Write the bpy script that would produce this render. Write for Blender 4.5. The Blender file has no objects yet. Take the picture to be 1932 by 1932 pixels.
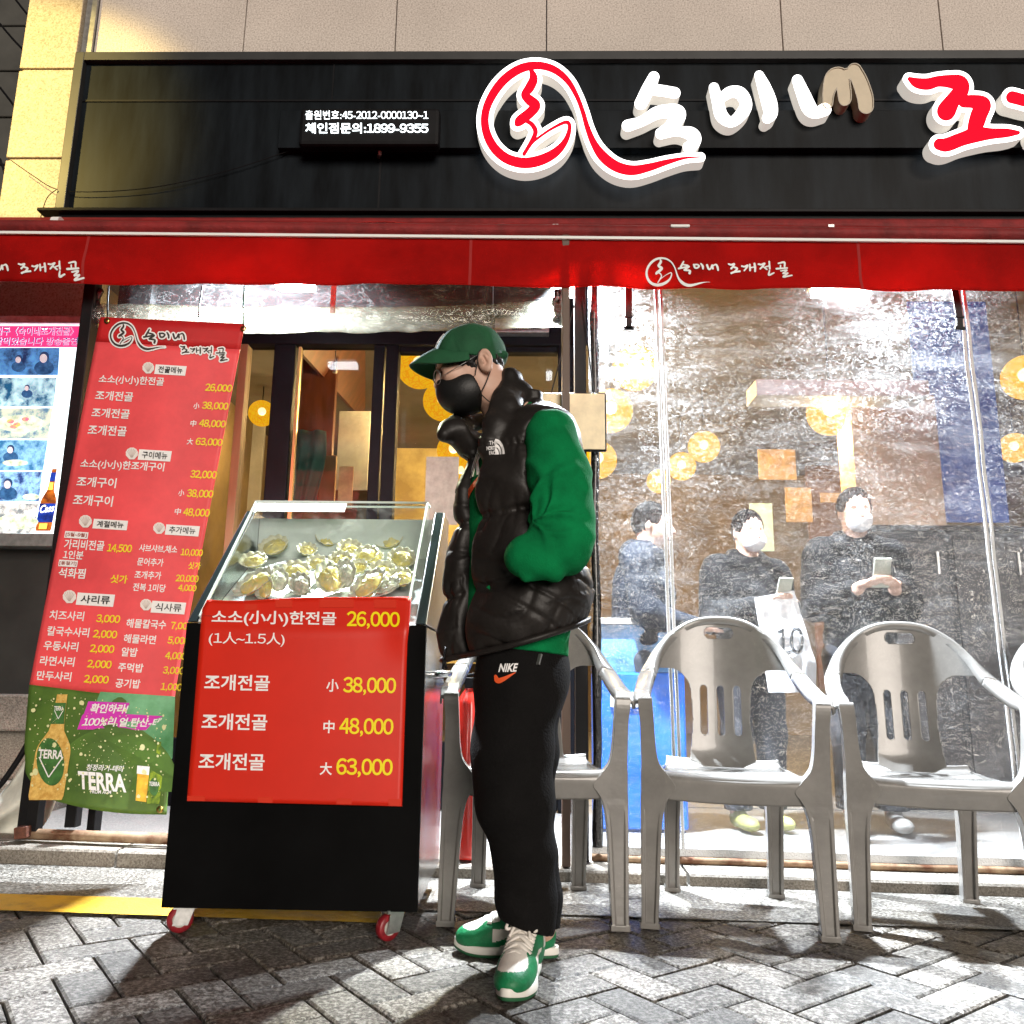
import bpy, bmesh, math, random
import numpy as np
from mathutils import Vector, Matrix, noise

R = math.radians
S = bpy.context.scene
COL = S.collection
rng = random.Random(11)

# ------------------------------------------------------------------ camera
FPX, CAM_H = 1550.0, 0.735
MCAM = Matrix.Rotation(R(1.1), 3, 'Z') @ Matrix.Rotation(R(90 + 11.4), 3, 'X') @ Matrix.Rotation(R(.7), 3, 'Z')
cam = bpy.data.cameras.new('camera')
cam.sensor_width = 36.0
cam.lens = 36.0 * FPX / 1932.0
cam.clip_start, cam.clip_end = .05, 300
camo = bpy.data.objects.new('camera', cam)
COL.objects.link(camo)
camo.matrix_world = Matrix.Translation((0, 0, CAM_H)) @ MCAM.to_4x4()
S.camera = camo

# ------------------------------------------------------------------ light of the street at night
W = bpy.data.worlds.new('World')
S.world = W
W.use_nodes = True
wn = W.node_tree.nodes
wn['Background'].inputs[0].default_value = (.62, .60, .60, 1)
wn['Background'].inputs[1].default_value = .07
sun = bpy.data.lights.new('street_glow', 'SUN')
sun.energy = 3.0
sun.angle = R(28)
sun.color = (1.0, .90, .80)
suno = bpy.data.objects.new('street_glow', sun)
COL.objects.link(suno)
suno.rotation_euler = Vector((-.30, 1.0, -.24)).to_track_quat('-Z', 'Y').to_euler()
S.view_settings.view_transform = 'Standard'
S.view_settings.look = 'None'
S.view_settings.exposure = 0.0
S.view_settings.gamma = 1.0
S.cycles.use_denoising = True
S.cycles.max_bounces = 8
S.cycles.transparent_max_bounces = 16
S.cycles.caustics_reflective = False
S.cycles.caustics_refractive = False
S.cycles.sample_clamp_indirect = 4.0


def P(px, py, Y):
    """point of the plane y = Y seen at a place of the photograph (1932 px wide)"""
    d = MCAM @ Vector(((px - 966) / FPX, -(py - 966) / FPX, -1))
    return Vector((0, 0, CAM_H)) + d * (Y / d.y)


def gz(x):
    return -.015 * x


# ------------------------------------------------------------------ materials
_M = {}


def mat(name, col=(.5, .5, .5), rough=.6, metal=0., var=0., vscale=12., col2=None, bump=0., bscale=60., emit=None,
        estr=0., coat=0., spec=.5, detail=5., sheen=0., trans=0., ramp=(.35, .65), stretch=None, ior=1.45):
    if name in _M:
        return _M[name]
    m = bpy.data.materials.new(name)
    m.use_nodes = True
    nt = m.node_tree
    b = nt.nodes['Principled BSDF']
    b.inputs['Base Color'].default_value = (*col, 1)
    b.inputs['Roughness'].default_value = rough
    b.inputs['Metallic'].default_value = metal
    b.inputs['Specular IOR Level'].default_value = spec
    b.inputs['Coat Weight'].default_value = coat
    b.inputs['Sheen Weight'].default_value = sheen
    b.inputs['Transmission Weight'].default_value = trans
    b.inputs['IOR'].default_value = ior
    if emit:
        b.inputs['Emission Color'].default_value = (*emit, 1)
        b.inputs['Emission Strength'].default_value = estr
    tc = nt.nodes.new('ShaderNodeTexCoord')
    src = tc.outputs['Object']
    if stretch:
        mp = nt.nodes.new('ShaderNodeMapping')
        mp.inputs['Scale'].default_value = stretch
        nt.links.new(src, mp.inputs['Vector'])
        src = mp.outputs['Vector']
    if var or col2:
        n = nt.nodes.new('ShaderNodeTexNoise')
        n.inputs['Scale'].default_value = vscale
        n.inputs['Detail'].default_value = detail
        n.inputs['Roughness'].default_value = .65
        nt.links.new(src, n.inputs['Vector'])
        r = nt.nodes.new('ShaderNodeValToRGB')
        c2 = col2 or tuple(max(0, c * (1 - var)) for c in col)
        c1 = col if col2 else tuple(min(1, c * (1 + var)) for c in col)
        r.color_ramp.elements[0].position, r.color_ramp.elements[1].position = ramp
        r.color_ramp.elements[0].color = (*c2, 1)
        r.color_ramp.elements[1].color = (*c1, 1)
        nt.links.new(n.outputs['Fac'], r.inputs['Fac'])
        nt.links.new(r.outputs['Color'], b.inputs['Base Color'])
        if emit and estr and emit == col:
            nt.links.new(r.outputs['Color'], b.inputs['Emission Color'])
    if bump:
        n2 = nt.nodes.new('ShaderNodeTexNoise')
        n2.inputs['Scale'].default_value = bscale
        n2.inputs['Detail'].default_value = 4
        nt.links.new(src, n2.inputs['Vector'])
        bp = nt.nodes.new('ShaderNodeBump')
        bp.inputs['Strength'].default_value = bump
        bp.inputs['Distance'].default_value = .01
        nt.links.new(n2.outputs['Fac'], bp.inputs['Height'])
        nt.links.new(bp.outputs['Normal'], b.inputs['Normal'])
    _M[name] = m
    return m


# ------------------------------------------------------------------ objects
WM = {}


def tag(o, label=None, cat=None, group=None, kind=None):
    if label: o['label'] = label
    if cat: o['category'] = cat
    if group: o['group'] = group
    if kind: o['kind'] = kind
    return o


def thing(name, label, cat, loc=(0, 0, 0), rotz=0., group=None):
    o = bpy.data.objects.new(name, None)
    o.empty_display_size = .1
    COL.objects.link(o)
    o.location = loc
    o.rotation_euler = (0, 0, rotz)
    WM[o] = Matrix.Translation(loc) @ Matrix.Rotation(rotz, 4, 'Z')
    return tag(o, label, cat, group)


def link(name, me, m, parent=None, smooth=False, world=True, bev=0.):
    """me: mesh in world coordinates (or parent's, world=False)"""
    if isinstance(m, (list, tuple)):
        for q in m: me.materials.append(q)
    elif m: me.materials.append(m)
    o = bpy.data.objects.new(name, me)
    COL.objects.link(o)
    if parent is not None:
        o.parent = parent
        WM[o] = WM[parent]
        if world: me.transform(WM[parent].inverted())
    else:
        if len(me.vertices):
            co = np.empty(len(me.vertices) * 3)
            me.vertices.foreach_get('co', co)
            co = co.reshape(-1, 3)
            c = Vector(((co[:, 0].min() + co[:, 0].max()) / 2, (co[:, 1].min() + co[:, 1].max()) / 2, co[:, 2].min()))
        else: c = Vector((0, 0, 0))
        me.transform(Matrix.Translation(-c))
        o.location = c
        WM[o] = Matrix.Translation(c)
    if smooth:
        me.polygons.foreach_set('use_smooth', [True] * len(me.polygons))
    if bev:
        md = o.modifiers.new('bevel', 'BEVEL')
        md.width = bev; md.segments = 2; md.limit_method = 'ANGLE'; md.angle_limit = R(40)
    return o


class MB:
    def __init__(s):
        s.v, s.f, s.mi = [], [], []

    def add(s, vs, fs, mi=0):
        n = len(s.v)
        s.v += [tuple(v) for v in vs]
        for f in fs:
            s.f.append([i + n for i in f]); s.mi.append(mi)
        return s

    def box(s, lo, hi, M=None, mi=0):
        x0, y0, z0 = lo; x1, y1, z1 = hi
        vs = [Vector(p) for p in ((x0, y0, z0), (x1, y0, z0), (x1, y1, z0), (x0, y1, z0), (x0, y0, z1), (x1, y0, z1), (x1, y1, z1), (x0, y1, z1))]
        if M: vs = [M @ v for v in vs]
        return s.add(vs, [(0, 3, 2, 1), (4, 5, 6, 7), (0, 1, 5, 4), (1, 2, 6, 5), (2, 3, 7, 6), (3, 0, 4, 7)], mi)

    def bar(s, a, b, w, t, up=(0, 0, 1), mi=0):
        a, b = Vector(a), Vector(b)
        d = (b - a); L = d.length; d.normalize()
        x = d.cross(Vector(up))
        if x.length < 1e-4: x = d.cross(Vector((0, 1, 0)))
        x.normalize(); y = x.cross(d)
        Mx = Matrix((( x.x, y.x, d.x, a.x), (x.y, y.y, d.y, a.y), (x.z, y.z, d.z, a.z), (0, 0, 0, 1)))
        return s.box((-w / 2, -t / 2, 0), (w / 2, t / 2, L), Mx, mi)

    def quad(s, a, b, c, d, mi=0):
        return s.add([a, b, c, d], [(0, 1, 2, 3)], mi)

    def tube(s, pts, r, n=10, cap=True, mi=0, flat=1.0):
        pts = [Vector(p) for p in pts]
        rs = r if isinstance(r, (list, tuple)) else [r] * len(pts)
        base = len(s.v)
        prev = None
        for i, p in enumerate(pts):
            t = (pts[min(i + 1, len(pts) - 1)] - pts[max(i - 1, 0)]).normalized()
            if prev is None:
                x = t.cross(Vector((0, 0, 1)))
                if x.length < .01: x = t.cross(Vector((0, 1, 0)))
            else: x = prev - t * prev.dot(t)
            x.normalize(); prev = x
            y = t.cross(x)
            for k in range(n):
                a = 2 * math.pi * k / n
                s.v.append(tuple(p + (x * math.cos(a) + y * math.sin(a) * flat) * rs[i]))
        for i in range(len(pts) - 1):
            for k in range(n):
                s.f.append([base + i * n + k, base + i * n + (k + 1) % n, base + (i + 1) * n + (k + 1) % n, base + (i + 1) * n + k]); s.mi.append(mi)
        if cap:
            s.f.append([base + k for k in range(n)][::-1]); s.mi.append(mi)
            e = base + (len(pts) - 1) * n
            s.f.append([e + k for k in range(n)]); s.mi.append(mi)
        return s

    def lathe(s, prof, n=24, M=None, mi=0):
        base = len(s.v)
        for r, z in prof:
            for k in range(n):
                a = 2 * math.pi * k / n
                p = Vector((r * math.cos(a), r * math.sin(a), z))
                s.v.append(tuple(M @ p if M else p))
        for i in range(len(prof) - 1):
            for k in range(n):
                s.f.append([base + i * n + k, base + i * n + (k + 1) % n, base + (i + 1) * n + (k + 1) % n, base + (i + 1) * n + k]); s.mi.append(mi)
        return s

    def grid(s, fn, nu, nv, mi=0):
        base = len(s.v)
        for j in range(nv + 1):
            for i in range(nu + 1):
                s.v.append(tuple(fn(i / nu, j / nv)))
        for j in range(nv):
            for i in range(nu):
                a = base + j * (nu + 1) + i
                s.f.append([a, a + 1, a + nu + 2, a + nu + 1]); s.mi.append(mi)
        return s

    def mesh(s, name='m'):
        me = bpy.data.meshes.new(name)
        me.from_pydata(s.v, [], s.f)
        if any(s.mi): me.polygons.foreach_set('material_index', s.mi)
        me.update()
        return me

    def build(s, name, m, parent=None, smooth=False, world=True, bev=0., solid=0., solo=None, kind=None):
        o = link(name, s.mesh(name), m, parent, smooth, world, bev)
        if solid:
            md = o.modifiers.new('solid', 'SOLIDIFY'); md.thickness = solid; md.offset = 0
        if solo: tag(o, *solo)
        if kind: o['kind'] = kind
        return o


def cr(pts, n=8):
    """Catmull-Rom through n-d points"""
    p = np.array(pts, float)
    if len(p) < 3: n = 2
    q = np.vstack([2 * p[0] - p[1], p, 2 * p[-1] - p[-2]])
    out = []
    for i in range(1, len(q) - 2):
        for k in range(n):
            t = k / n
            a, b, c, d = q[i - 1], q[i], q[i + 1], q[i + 2]
            out.append(.5 * ((2 * b) + (c - a) * t + (2 * a - 5 * b + 4 * c - d) * t * t + (3 * b - a - 3 * c + d) * t ** 3))
    out.append(p[-1])
    return np.array(out)


# ------------------------------------------------------------------ flat shapes from brush strokes
def stroke_sdf(strokes, X, Y, n=6):
    D = np.full(X.shape, 1e3)
    for st in strokes:
        q = cr(st, n)
        for a, b in zip(q[:-1], q[1:]):
            ab = b[:2] - a[:2]
            L = max(1e-9, ab @ ab)
            t = np.clip(((X - a[0]) * ab[0] + (Y - a[1]) * ab[1]) / L, 0, 1)
            d = np.hypot(X - a[0] - t * ab[0], Y - a[1] - t * ab[1]) - (a[2] + t * (b[2] - a[2]))
            np.minimum(D, d, out=D)
    return D


def flat(D, xs, ys):
    """filled outline of D<0 on a grid D[j,i]; returns verts 2d, faces, boundary edges"""
    V, Fc, key = [], [], {}

    def vid(k, p):
        if k not in key:
            key[k] = len(V); V.append(p)
        return key[k]
    ins = D < 0
    nj, ni = D.shape
    anyc = ins[:-1, :-1] | ins[1:, :-1] | ins[:-1, 1:] | ins[1:, 1:]
    for j, i in zip(*np.nonzero(anyc)):
        c = [(i, j), (i + 1, j), (i + 1, j + 1), (i, j + 1)]
        poly = []
        for k in range(4):
            (i0, j0), (i1, j1) = c[k], c[(k + 1) % 4]
            a, b = ins[j0, i0], ins[j1, i1]
            if a: poly.append(vid(('c', i0, j0), (xs[i0], ys[j0])))
            if a != b:
                da, db = D[j0, i0], D[j1, i1]
                t = min(.97, max(.03, da / (da - db)))
                e = ('e', min(i0, i1), min(j0, j1), i0 != i1)
                poly.append(vid(e, (xs[i0] + t * (xs[i1] - xs[i0]), ys[j0] + t * (ys[j1] - ys[j0]))))
        if len(poly) > 2: Fc.append(poly)
    cnt = {}
    for f in Fc:
        for a, b in zip(f, f[1:] + f[:1]):
            cnt[(a, b)] = cnt.get((a, b), 0) + 1
    E = [e for e in cnt if (e[1], e[0]) not in cnt]
    return V, Fc, E


def slab(mb, V, Fc, E, fn, d0, d1=None, mi=0, side_mi=None):
    """fn(x,y,d) -> 3d; front at d0, optional back at d1 with side walls"""
    n = len(V)
    if d1 is None:
        return mb.add([fn(x, y, d0) for x, y in V], Fc, mi)
    mb.add([fn(x, y, d0) for x, y in V], Fc, mi)
    base = len(mb.v)
    mb.add([fn(x, y, d1) for x, y in V], [f[::-1] for f in Fc], mi)
    for a, b in E:
        mb.f.append([base - n + a, base + a, base + b, base - n + b]); mb.mi.append(mi if side_mi is None else side_mi)
    return mb


def strokes_flat(strokes, h, grow=0., n=6):
    q = np.vstack([np.array(s, float) for s in strokes])
    r = q[:, 2].max() + grow + 2 * h
    xs = np.arange(q[:, 0].min() - r, q[:, 0].max() + r, h)
    ys = np.arange(q[:, 1].min() - r, q[:, 1].max() + r, h)
    X, Y = np.meshgrid(xs, ys)
    return flat(stroke_sdf(strokes, X, Y, n) - grow, xs, ys)


# ------------------------------------------------------------------ lettering from the font that ships with Blender
_TX = {}


def text2d(body, bold=.02, shear=0.):
    k = (body, bold, shear)
    if k in _TX: return _TX[k]
    if len(body) > 1 and any(ch.isdigit() for ch in body):
        # set figure by figure: the plain figures of the wide face, closed up
        V, Fc, x = [], [], 0.
        for ch in body:
            adv = {',': .27, '.': .26, ':': .28, '-': .38, '~': .58, '%': .80, '(': .36, ')': .36, '[': .36, ']': .36, ' ': .26, '!': .3}.get(ch, .56 if ch.isdigit() else .92)
            if ch != ' ':
                g = chr(ord(ch) + 0xFEE0) if ch.isdigit() else ch
                v, f, bb = text2d(g, bold, shear)
                ox = x + (adv - (bb[2] - bb[0])) / 2 - bb[0] if adv < .9 else x
                n = len(V); V += [(p + ox, q) for p, q in v]; Fc += [[i + n for i in q] for q in f]
            x += adv
        _TX[k] = (V, Fc, (min(v[0] for v in V), min(v[1] for v in V), max(v[0] for v in V), max(v[1] for v in V)))
        return _TX[k]
    c = bpy.data.curves.new('t', 'FONT')
    c.body = body; c.size = 1; c.offset = bold * .55; c.resolution_u = 4; c.shear = shear
    o = bpy.data.objects.new('t', c)
    COL.objects.link(o)
    bpy.context.view_layer.update()
    me = bpy.data.meshes.new_from_object(o.evaluated_get(bpy.context.evaluated_depsgraph_get()))
    V = [(v.co.x, v.co.y) for v in me.vertices]
    Fc = [list(p.vertices) for p in me.polygons]
    bpy.data.objects.remove(o); bpy.data.curves.remove(c); bpy.data.meshes.remove(me)
    x0 = min(v[0] for v in V); x1 = max(v[0] for v in V)
    y0 = min(v[1] for v in V); y1 = max(v[1] for v in V)
    _TX[k] = (V, Fc, (x0, y0, x1, y1))
    return _TX[k]


def put_text(mb, body, ax, ay, w, h, fn, ex=(1, 0), ey=(0, -1), bold=.02, shear=0., mi=0, d=0.):
    """text box with its lower left corner at (ax, ay) in picture-like units, w wide and h tall; fn(x,y,d) -> 3d"""
    V, Fc, (x0, y0, x1, y1) = text2d(body, bold, shear)
    if h is None: h = w * (y1 - y0) / (x1 - x0)
    sx, sy = w / (x1 - x0), h / (y1 - y0)
    out = []
    for x, y in V:
        u, v = (x - x0) * sx, (y - y0) * sy
        out.append(fn(ax + u * ex[0] + v * ey[0], ay + u * ex[1] + v * ey[1], d))
    return mb.add(out, Fc, mi)


# ------------------------------------------------------------------ soft bodies: distance fields and surface nets
class Fld:
    def __init__(s, lo, hi, h):
        s.lo, s.h = np.array(lo, float), h
        s.ax = [np.arange(lo[i], hi[i] + h, h) for i in range(3)]
        s.V = np.full([len(a) for a in s.ax], 9.0, np.float32)

    def sl(s, lo, hi):
        out = []
        for i in range(3):
            a = int(max(0, math.floor((lo[i] - s.lo[i]) / s.h)))
            b = int(min(len(s.ax[i]), math.ceil((hi[i] - s.lo[i]) / s.h) + 1))
            out.append(slice(a, max(a + 1, b)))
        return tuple(out)

    def xyz(s, q):
        return s.ax[0][q[0]][:, None, None], s.ax[1][q[1]][None, :, None], s.ax[2][q[2]][None, None, :]

    def op(s, fn, lo, hi, k=0., mode='+', m=None):
        m = (k + 3 * s.h) if m is None else m
        q = s.sl(np.array(lo) - m, np.array(hi) + m)
        d = fn(*s.xyz(q)).astype(np.float32)
        v = s.V[q]
        if mode == '+':
            if k > 0:
                h = np.clip(.5 + .5 * (v - d) / k, 0, 1)
                v = d * h + v * (1 - h) - k * h * (1 - h)
            else: v = np.minimum(v, d)
        elif mode == '-':
            d = -d
            if k > 0:
                h = np.clip(.5 - .5 * (v - d) / k, 0, 1)
                v = d * h + v * (1 - h) + k * h * (1 - h)
            else: v = np.maximum(v, d)
        s.V[q] = v
        return s

    def cap(s, a, b, ra, rb=None, k=0., mode='+'):
        rb = ra if rb is None else rb
        a, b = np.array(a, float), np.array(b, float)
        ab = b - a; L = max(1e-9, ab @ ab); r = max(ra, rb)

        def fn(X, Y, Z):
            t = np.clip(((X - a[0]) * ab[0] + (Y - a[1]) * ab[1] + (Z - a[2]) * ab[2]) / L, 0, 1)
            return np.sqrt((X - a[0] - t * ab[0]) ** 2 + (Y - a[1] - t * ab[1]) ** 2 + (Z - a[2] - t * ab[2]) ** 2) - (ra + t * (rb - ra))
        return s.op(fn, np.minimum(a, b) - r, np.maximum(a, b) + r, k, mode)

    def path(s, pts, k=0., k1=None):
        for p, q in zip(pts[:-1], pts[1:]):
            s.cap(p[:3], q[:3], p[3], q[3], k)
        return s

    def ell(s, c, r, M=None, k=0., mode='+'):
        c = np.array(c, float); r = np.array(r, float); R_ = r.max()
        A = np.array(M.transposed() if M is not None else Matrix.Identity(3))

        def fn(X, Y, Z):
            x, y, z = X - c[0], Y - c[1], Z - c[2]
            u = (A[0, 0] * x + A[0, 1] * y + A[0, 2] * z) / r[0]
            v = (A[1, 0] * x + A[1, 1] * y + A[1, 2] * z) / r[1]
            w = (A[2, 0] * x + A[2, 1] * y + A[2, 2] * z) / r[2]
            g = np.sqrt(u * u + v * v + w * w) + 1e-6
            g2 = np.sqrt((u / r[0]) ** 2 + (v / r[1]) ** 2 + (w / r[2]) ** 2) + 1e-6
            return g * (g - 1) / g2
        return s.op(fn, c - R_, c + R_, k, mode)

    def half(s, p, n):
        """keep the side of the plane the normal points away from"""
        p, n = np.array(p, float), np.array(n, float); n /= np.linalg.norm(n)
        X, Y, Z = s.xyz((slice(None),) * 3)
        s.V = np.maximum(s.V, ((X - p[0]) * n[0] + (Y - p[1]) * n[1] + (Z - p[2]) * n[2]).astype(np.float32))
        return s

    def mesh(s, name='m', disp=None):
        V = s.V
        ins = V < 0
        n = V.shape
        c = np.zeros([k - 1 for k in n], np.int8)
        for a in (0, 1):
            for b in (0, 1):
                for d in (0, 1):
                    c += ins[a:n[0] - 1 + a, b:n[1] - 1 + b, d:n[2] - 1 + d]
        act = (c > 0) & (c < 8)
        I, J, K = np.nonzero(act)
        idx = np.full(act.shape, -1, np.int64)
        idx[I, J, K] = np.arange(len(I))
        acc = np.zeros((len(I), 3)); cnt = np.zeros(len(I))
        offs = [(0, 0, 0), (1, 0, 0), (0, 1, 0), (0, 0, 1), (1, 1, 0), (1, 0, 1), (0, 1, 1), (1, 1, 1)]
        for p in range(8):
            for q in range(p + 1, 8):
                a, b = offs[p], offs[q]
                if sum(abs(a[i] - b[i]) for i in range(3)) != 1: continue
                va = V[I + a[0], J + a[1], K + a[2]]; vb = V[I + b[0], J + b[1], K + b[2]]
                m = (va < 0) != (vb < 0)
                t = np.where(m, va / np.where(m, va - vb, 1), 0)
                for i in range(3):
                    acc[:, i] += np.where(m, a[i] + t * (b[i] - a[i]), 0)
                cnt += m
        vert = np.stack([I, J, K], 1) + acc / cnt[:, None]
        vert = s.lo + vert * s.h
        faces = []
        for ax in range(3):
            sl0 = [slice(None)] * 3; sl1 = [slice(None)] * 3
            sl0[ax] = slice(0, -1); sl1[ax] = slice(1, None)
            A, B = ins[tuple(sl0)], ins[tuple(sl1)]
            cr_ = np.nonzero(A != B)
            o1, o2 = [(1, 2), (2, 0), (0, 1)][ax]
            ok = (cr_[o1] > 0) & (cr_[o2] > 0) & (cr_[o1] < n[o1] - 1) & (cr_[o2] < n[o2] - 1)
            g = np.stack(cr_, 1)[ok]
            flip = A[tuple(g.T)]
            def cell(d1, d2):
                h = g.copy(); h[:, o1] -= d1; h[:, o2] -= d2
                return idx[h[:, 0], h[:, 1], h[:, 2]]
            q = np.stack([cell(1, 1), cell(0, 1), cell(0, 0), cell(1, 0)], 1)
            q[~flip] = q[~flip][:, ::-1]
            faces.append(q)
        fc = np.vstack(faces)
        fc = fc[(fc >= 0).all(1)]
        if disp is not None: vert = disp(vert)
        me = bpy.data.meshes.new(name)
        me.from_pydata(vert.tolist(), [], fc.tolist())
        me.update()
        return me


def relax(me, it=2, f=.5):
    bm = bmesh.new(); bm.from_mesh(me)
    for _ in range(it):
        bmesh.ops.smooth_vert(bm, verts=bm.verts, factor=f, use_axis_x=True, use_axis_y=True, use_axis_z=True)
    bm.to_mesh(me); bm.free()
    return me


def smin(a, b, k):
    h = np.clip(.5 + .5 * (b - a) / k, 0, 1)
    return a * h + b * (1 - h) - k * h * (1 - h)

# ================================================================== materials of the place
def node_mat(name):
    m = bpy.data.materials.new(name)
    m.use_nodes = True
    m.node_tree.nodes.clear()
    return m, m.node_tree.nodes, m.node_tree.links


def granite(name, c1, c2, c3, scale=95, rough=.55, bump=.15):
    m, N, L = node_mat(name)
    out = N.new('ShaderNodeOutputMaterial'); b = N.new('ShaderNodeBsdfPrincipled')
    tc = N.new('ShaderNodeTexCoord')
    n1 = N.new('ShaderNodeTexNoise'); n1.inputs['Scale'].default_value = scale; n1.inputs['Detail'].default_value = 6; n1.inputs['Roughness'].default_value = .75
    r = N.new('ShaderNodeValToRGB')
    e = r.color_ramp.elements
    e[0].position = .36; e[0].color = (*c1, 1); e[1].position = .62; e[1].color = (*c3, 1)
    k = e.new(.47); k.color = (*c2, 1)
    n2 = N.new('ShaderNodeTexNoise'); n2.inputs['Scale'].default_value = 1.7; n2.inputs['Detail'].default_value = 5
    mx = N.new('ShaderNodeMix'); mx.data_type = 'RGBA'; mx.blend_type = 'MULTIPLY'; mx.inputs['Factor'].default_value = .35
    bp = N.new('ShaderNodeBump'); bp.inputs['Strength'].default_value = bump; bp.inputs['Distance'].default_value = .004
    for n in (n1, n2): L.new(tc.outputs['Object'], n.inputs['Vector'])
    L.new(n1.outputs['Fac'], r.inputs['Fac'])
    L.new(r.outputs['Color'], mx.inputs['A']); L.new(n2.outputs['Fac'], mx.inputs['B'])
    L.new(mx.outputs['Result'], b.inputs['Base Color'])
    L.new(n1.outputs['Fac'], bp.inputs['Height']); L.new(bp.outputs['Normal'], b.inputs['Normal'])
    b.inputs['Roughness'].default_value = rough
    L.new(b.outputs['BSDF'], out.inputs['Surface'])
    return m


M_granite = granite('pale_granite', (.34, .28, .235), (.64, .555, .485), (.84, .755, .68))
M_pier = granite('pier_granite', (.26, .20, .13), (.46, .38, .27), (.60, .52, .40), 80)
M_paver = granite('paver_stone', (.010, .007, .005), (.105, .086, .066), (.46, .43, .385), 85, .46, 1.0)
M_gutter = granite('gutter_asphalt', (.010, .008, .006), (.090, .078, .062), (.42, .40, .36), 95, .48, 1.0)
M_kerb = granite('kerb_stone', (.09, .075, .06), (.22, .19, .155), (.36, .33, .28), 120, .7, .5)


def by_stone(m, lo=.55, hi=1.25, stain=.75):
    nt = m.node_tree; b = next(n for n in nt.nodes if n.type == 'BSDF_PRINCIPLED')
    g = nt.nodes.new('ShaderNodeNewGeometry'); r = nt.nodes.new('ShaderNodeMapRange')
    r.inputs['To Min'].default_value = lo; r.inputs['To Max'].default_value = hi
    nt.links.new(g.outputs['Random Per Island'], r.inputs['Value'])
    tc = nt.nodes.new('ShaderNodeTexCoord'); n = nt.nodes.new('ShaderNodeTexNoise'); n.inputs['Scale'].default_value = 3.2; n.inputs['Detail'].default_value = 7; n.inputs['Roughness'].default_value = .7
    nt.links.new(tc.outputs['Object'], n.inputs['Vector'])
    r2 = nt.nodes.new('ShaderNodeMapRange'); r2.inputs['From Min'].default_value = .38; r2.inputs['From Max'].default_value = .56; r2.inputs['To Min'].default_value = 1 - stain * .6
    nt.links.new(n.outputs['Fac'], r2.inputs['Value'])
    k = nt.nodes.new('ShaderNodeMath'); k.operation = 'MULTIPLY'
    nt.links.new(r.outputs['Result'], k.inputs[0]); nt.links.new(r2.outputs['Result'], k.inputs[1])
    x = nt.nodes.new('ShaderNodeMix'); x.data_type = 'RGBA'; x.blend_type = 'MULTIPLY'; x.inputs['Factor'].default_value = 1
    nt.links.new(b.inputs['Base Color'].links[0].from_socket, x.inputs['A']); nt.links.new(k.outputs[0], x.inputs['B'])
    nt.links.new(x.outputs['Result'], b.inputs['Base Color'])


by_stone(M_paver)
by_stone(M_gutter, 1, 1, .7)
by_stone(M_kerb, .8, 1.1, .6)
M_joint = mat('joint_sand', (.012, .011, .010), .95)
M_yellow = mat('road_yellow', (.80, .47, .015), .5, var=.25, vscale=9, col2=(.50, .26, .02), bump=.4, bscale=160, ramp=(.28, .5))
M_black = mat('black_metal', (.006, .006, .007), .5, var=.3, vscale=6, spec=.2)
M_sign = mat('sign_panel', (.006, .008, .010), .42, var=.6, vscale=2.2, spec=.12, stretch=(3, 1, .5))
M_frame = mat('dark_frame', (.004, .0045, .006), .55, var=.3, vscale=5, spec=.12)
M_awn = mat('awning_red', (.33, .004, .003), .8, spec=.1, var=.22, vscale=3.5, bump=.25, bscale=220)


def see_light(m, col, f):
    nt = m.node_tree; b = nt.nodes['Principled BSDF']; o = nt.nodes['Material Output']
    t = nt.nodes.new('ShaderNodeBsdfTranslucent'); t.inputs['Color'].default_value = (*col, 1)
    x = nt.nodes.new('ShaderNodeMixShader'); x.inputs[0].default_value = f
    nt.links.new(b.outputs[0], x.inputs[1]); nt.links.new(t.outputs[0], x.inputs[2]); nt.links.new(x.outputs[0], o.inputs['Surface'])


see_light(M_awn, (.75, .035, .004), .13)
M_awn_dark = mat('awning_red_rail', (.20, .012, .012), .7, var=.3, vscale=9, bump=.4, bscale=60)
M_white = mat('white_paint', (.80, .80, .78), .5)
M_chrome = mat('steel', (.62, .63, .64), .22, 1.0, bump=.06, bscale=30, stretch=(1, 1, .1))
M_galv = mat('galvanised', (.45, .45, .44), .4, .9, var=.2, vscale=30)
M_rust = mat('rusty_pipe', (.34, .24, .15), .7, .2, var=.5, vscale=14, col2=(.12, .045, .02))
M_darkwall = mat('dark_wall', (.018, .018, .016), .5, var=.4, vscale=2)
M_olive = mat('olive_panel', (.045, .048, .018), .55, var=.3, vscale=1.5)
M_wood = mat('red_wood', (.10, .03, .014), .5, var=.4, vscale=7, stretch=(1, 1, .15))
M_tan = mat('tan_wood', (.22, .13, .06), .55, var=.2, vscale=5, stretch=(1, 1, .15))
M_cream = mat('cream_board', (.70, .58, .40), .5, var=.12, vscale=6)
M_ceil = mat('ceiling_grey', (.10, .092, .085), .8, var=.25, vscale=1.2)
M_inwall = mat('inner_wall', (.20, .145, .075), .8, var=.35, vscale=1.1)
M_floor = granite('terrace_floor', (.10, .10, .10), (.24, .235, .225), (.38, .37, .36), 130, .45, .2)
M_paper = mat('paper_white', (.78, .78, .76), .7)


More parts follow.
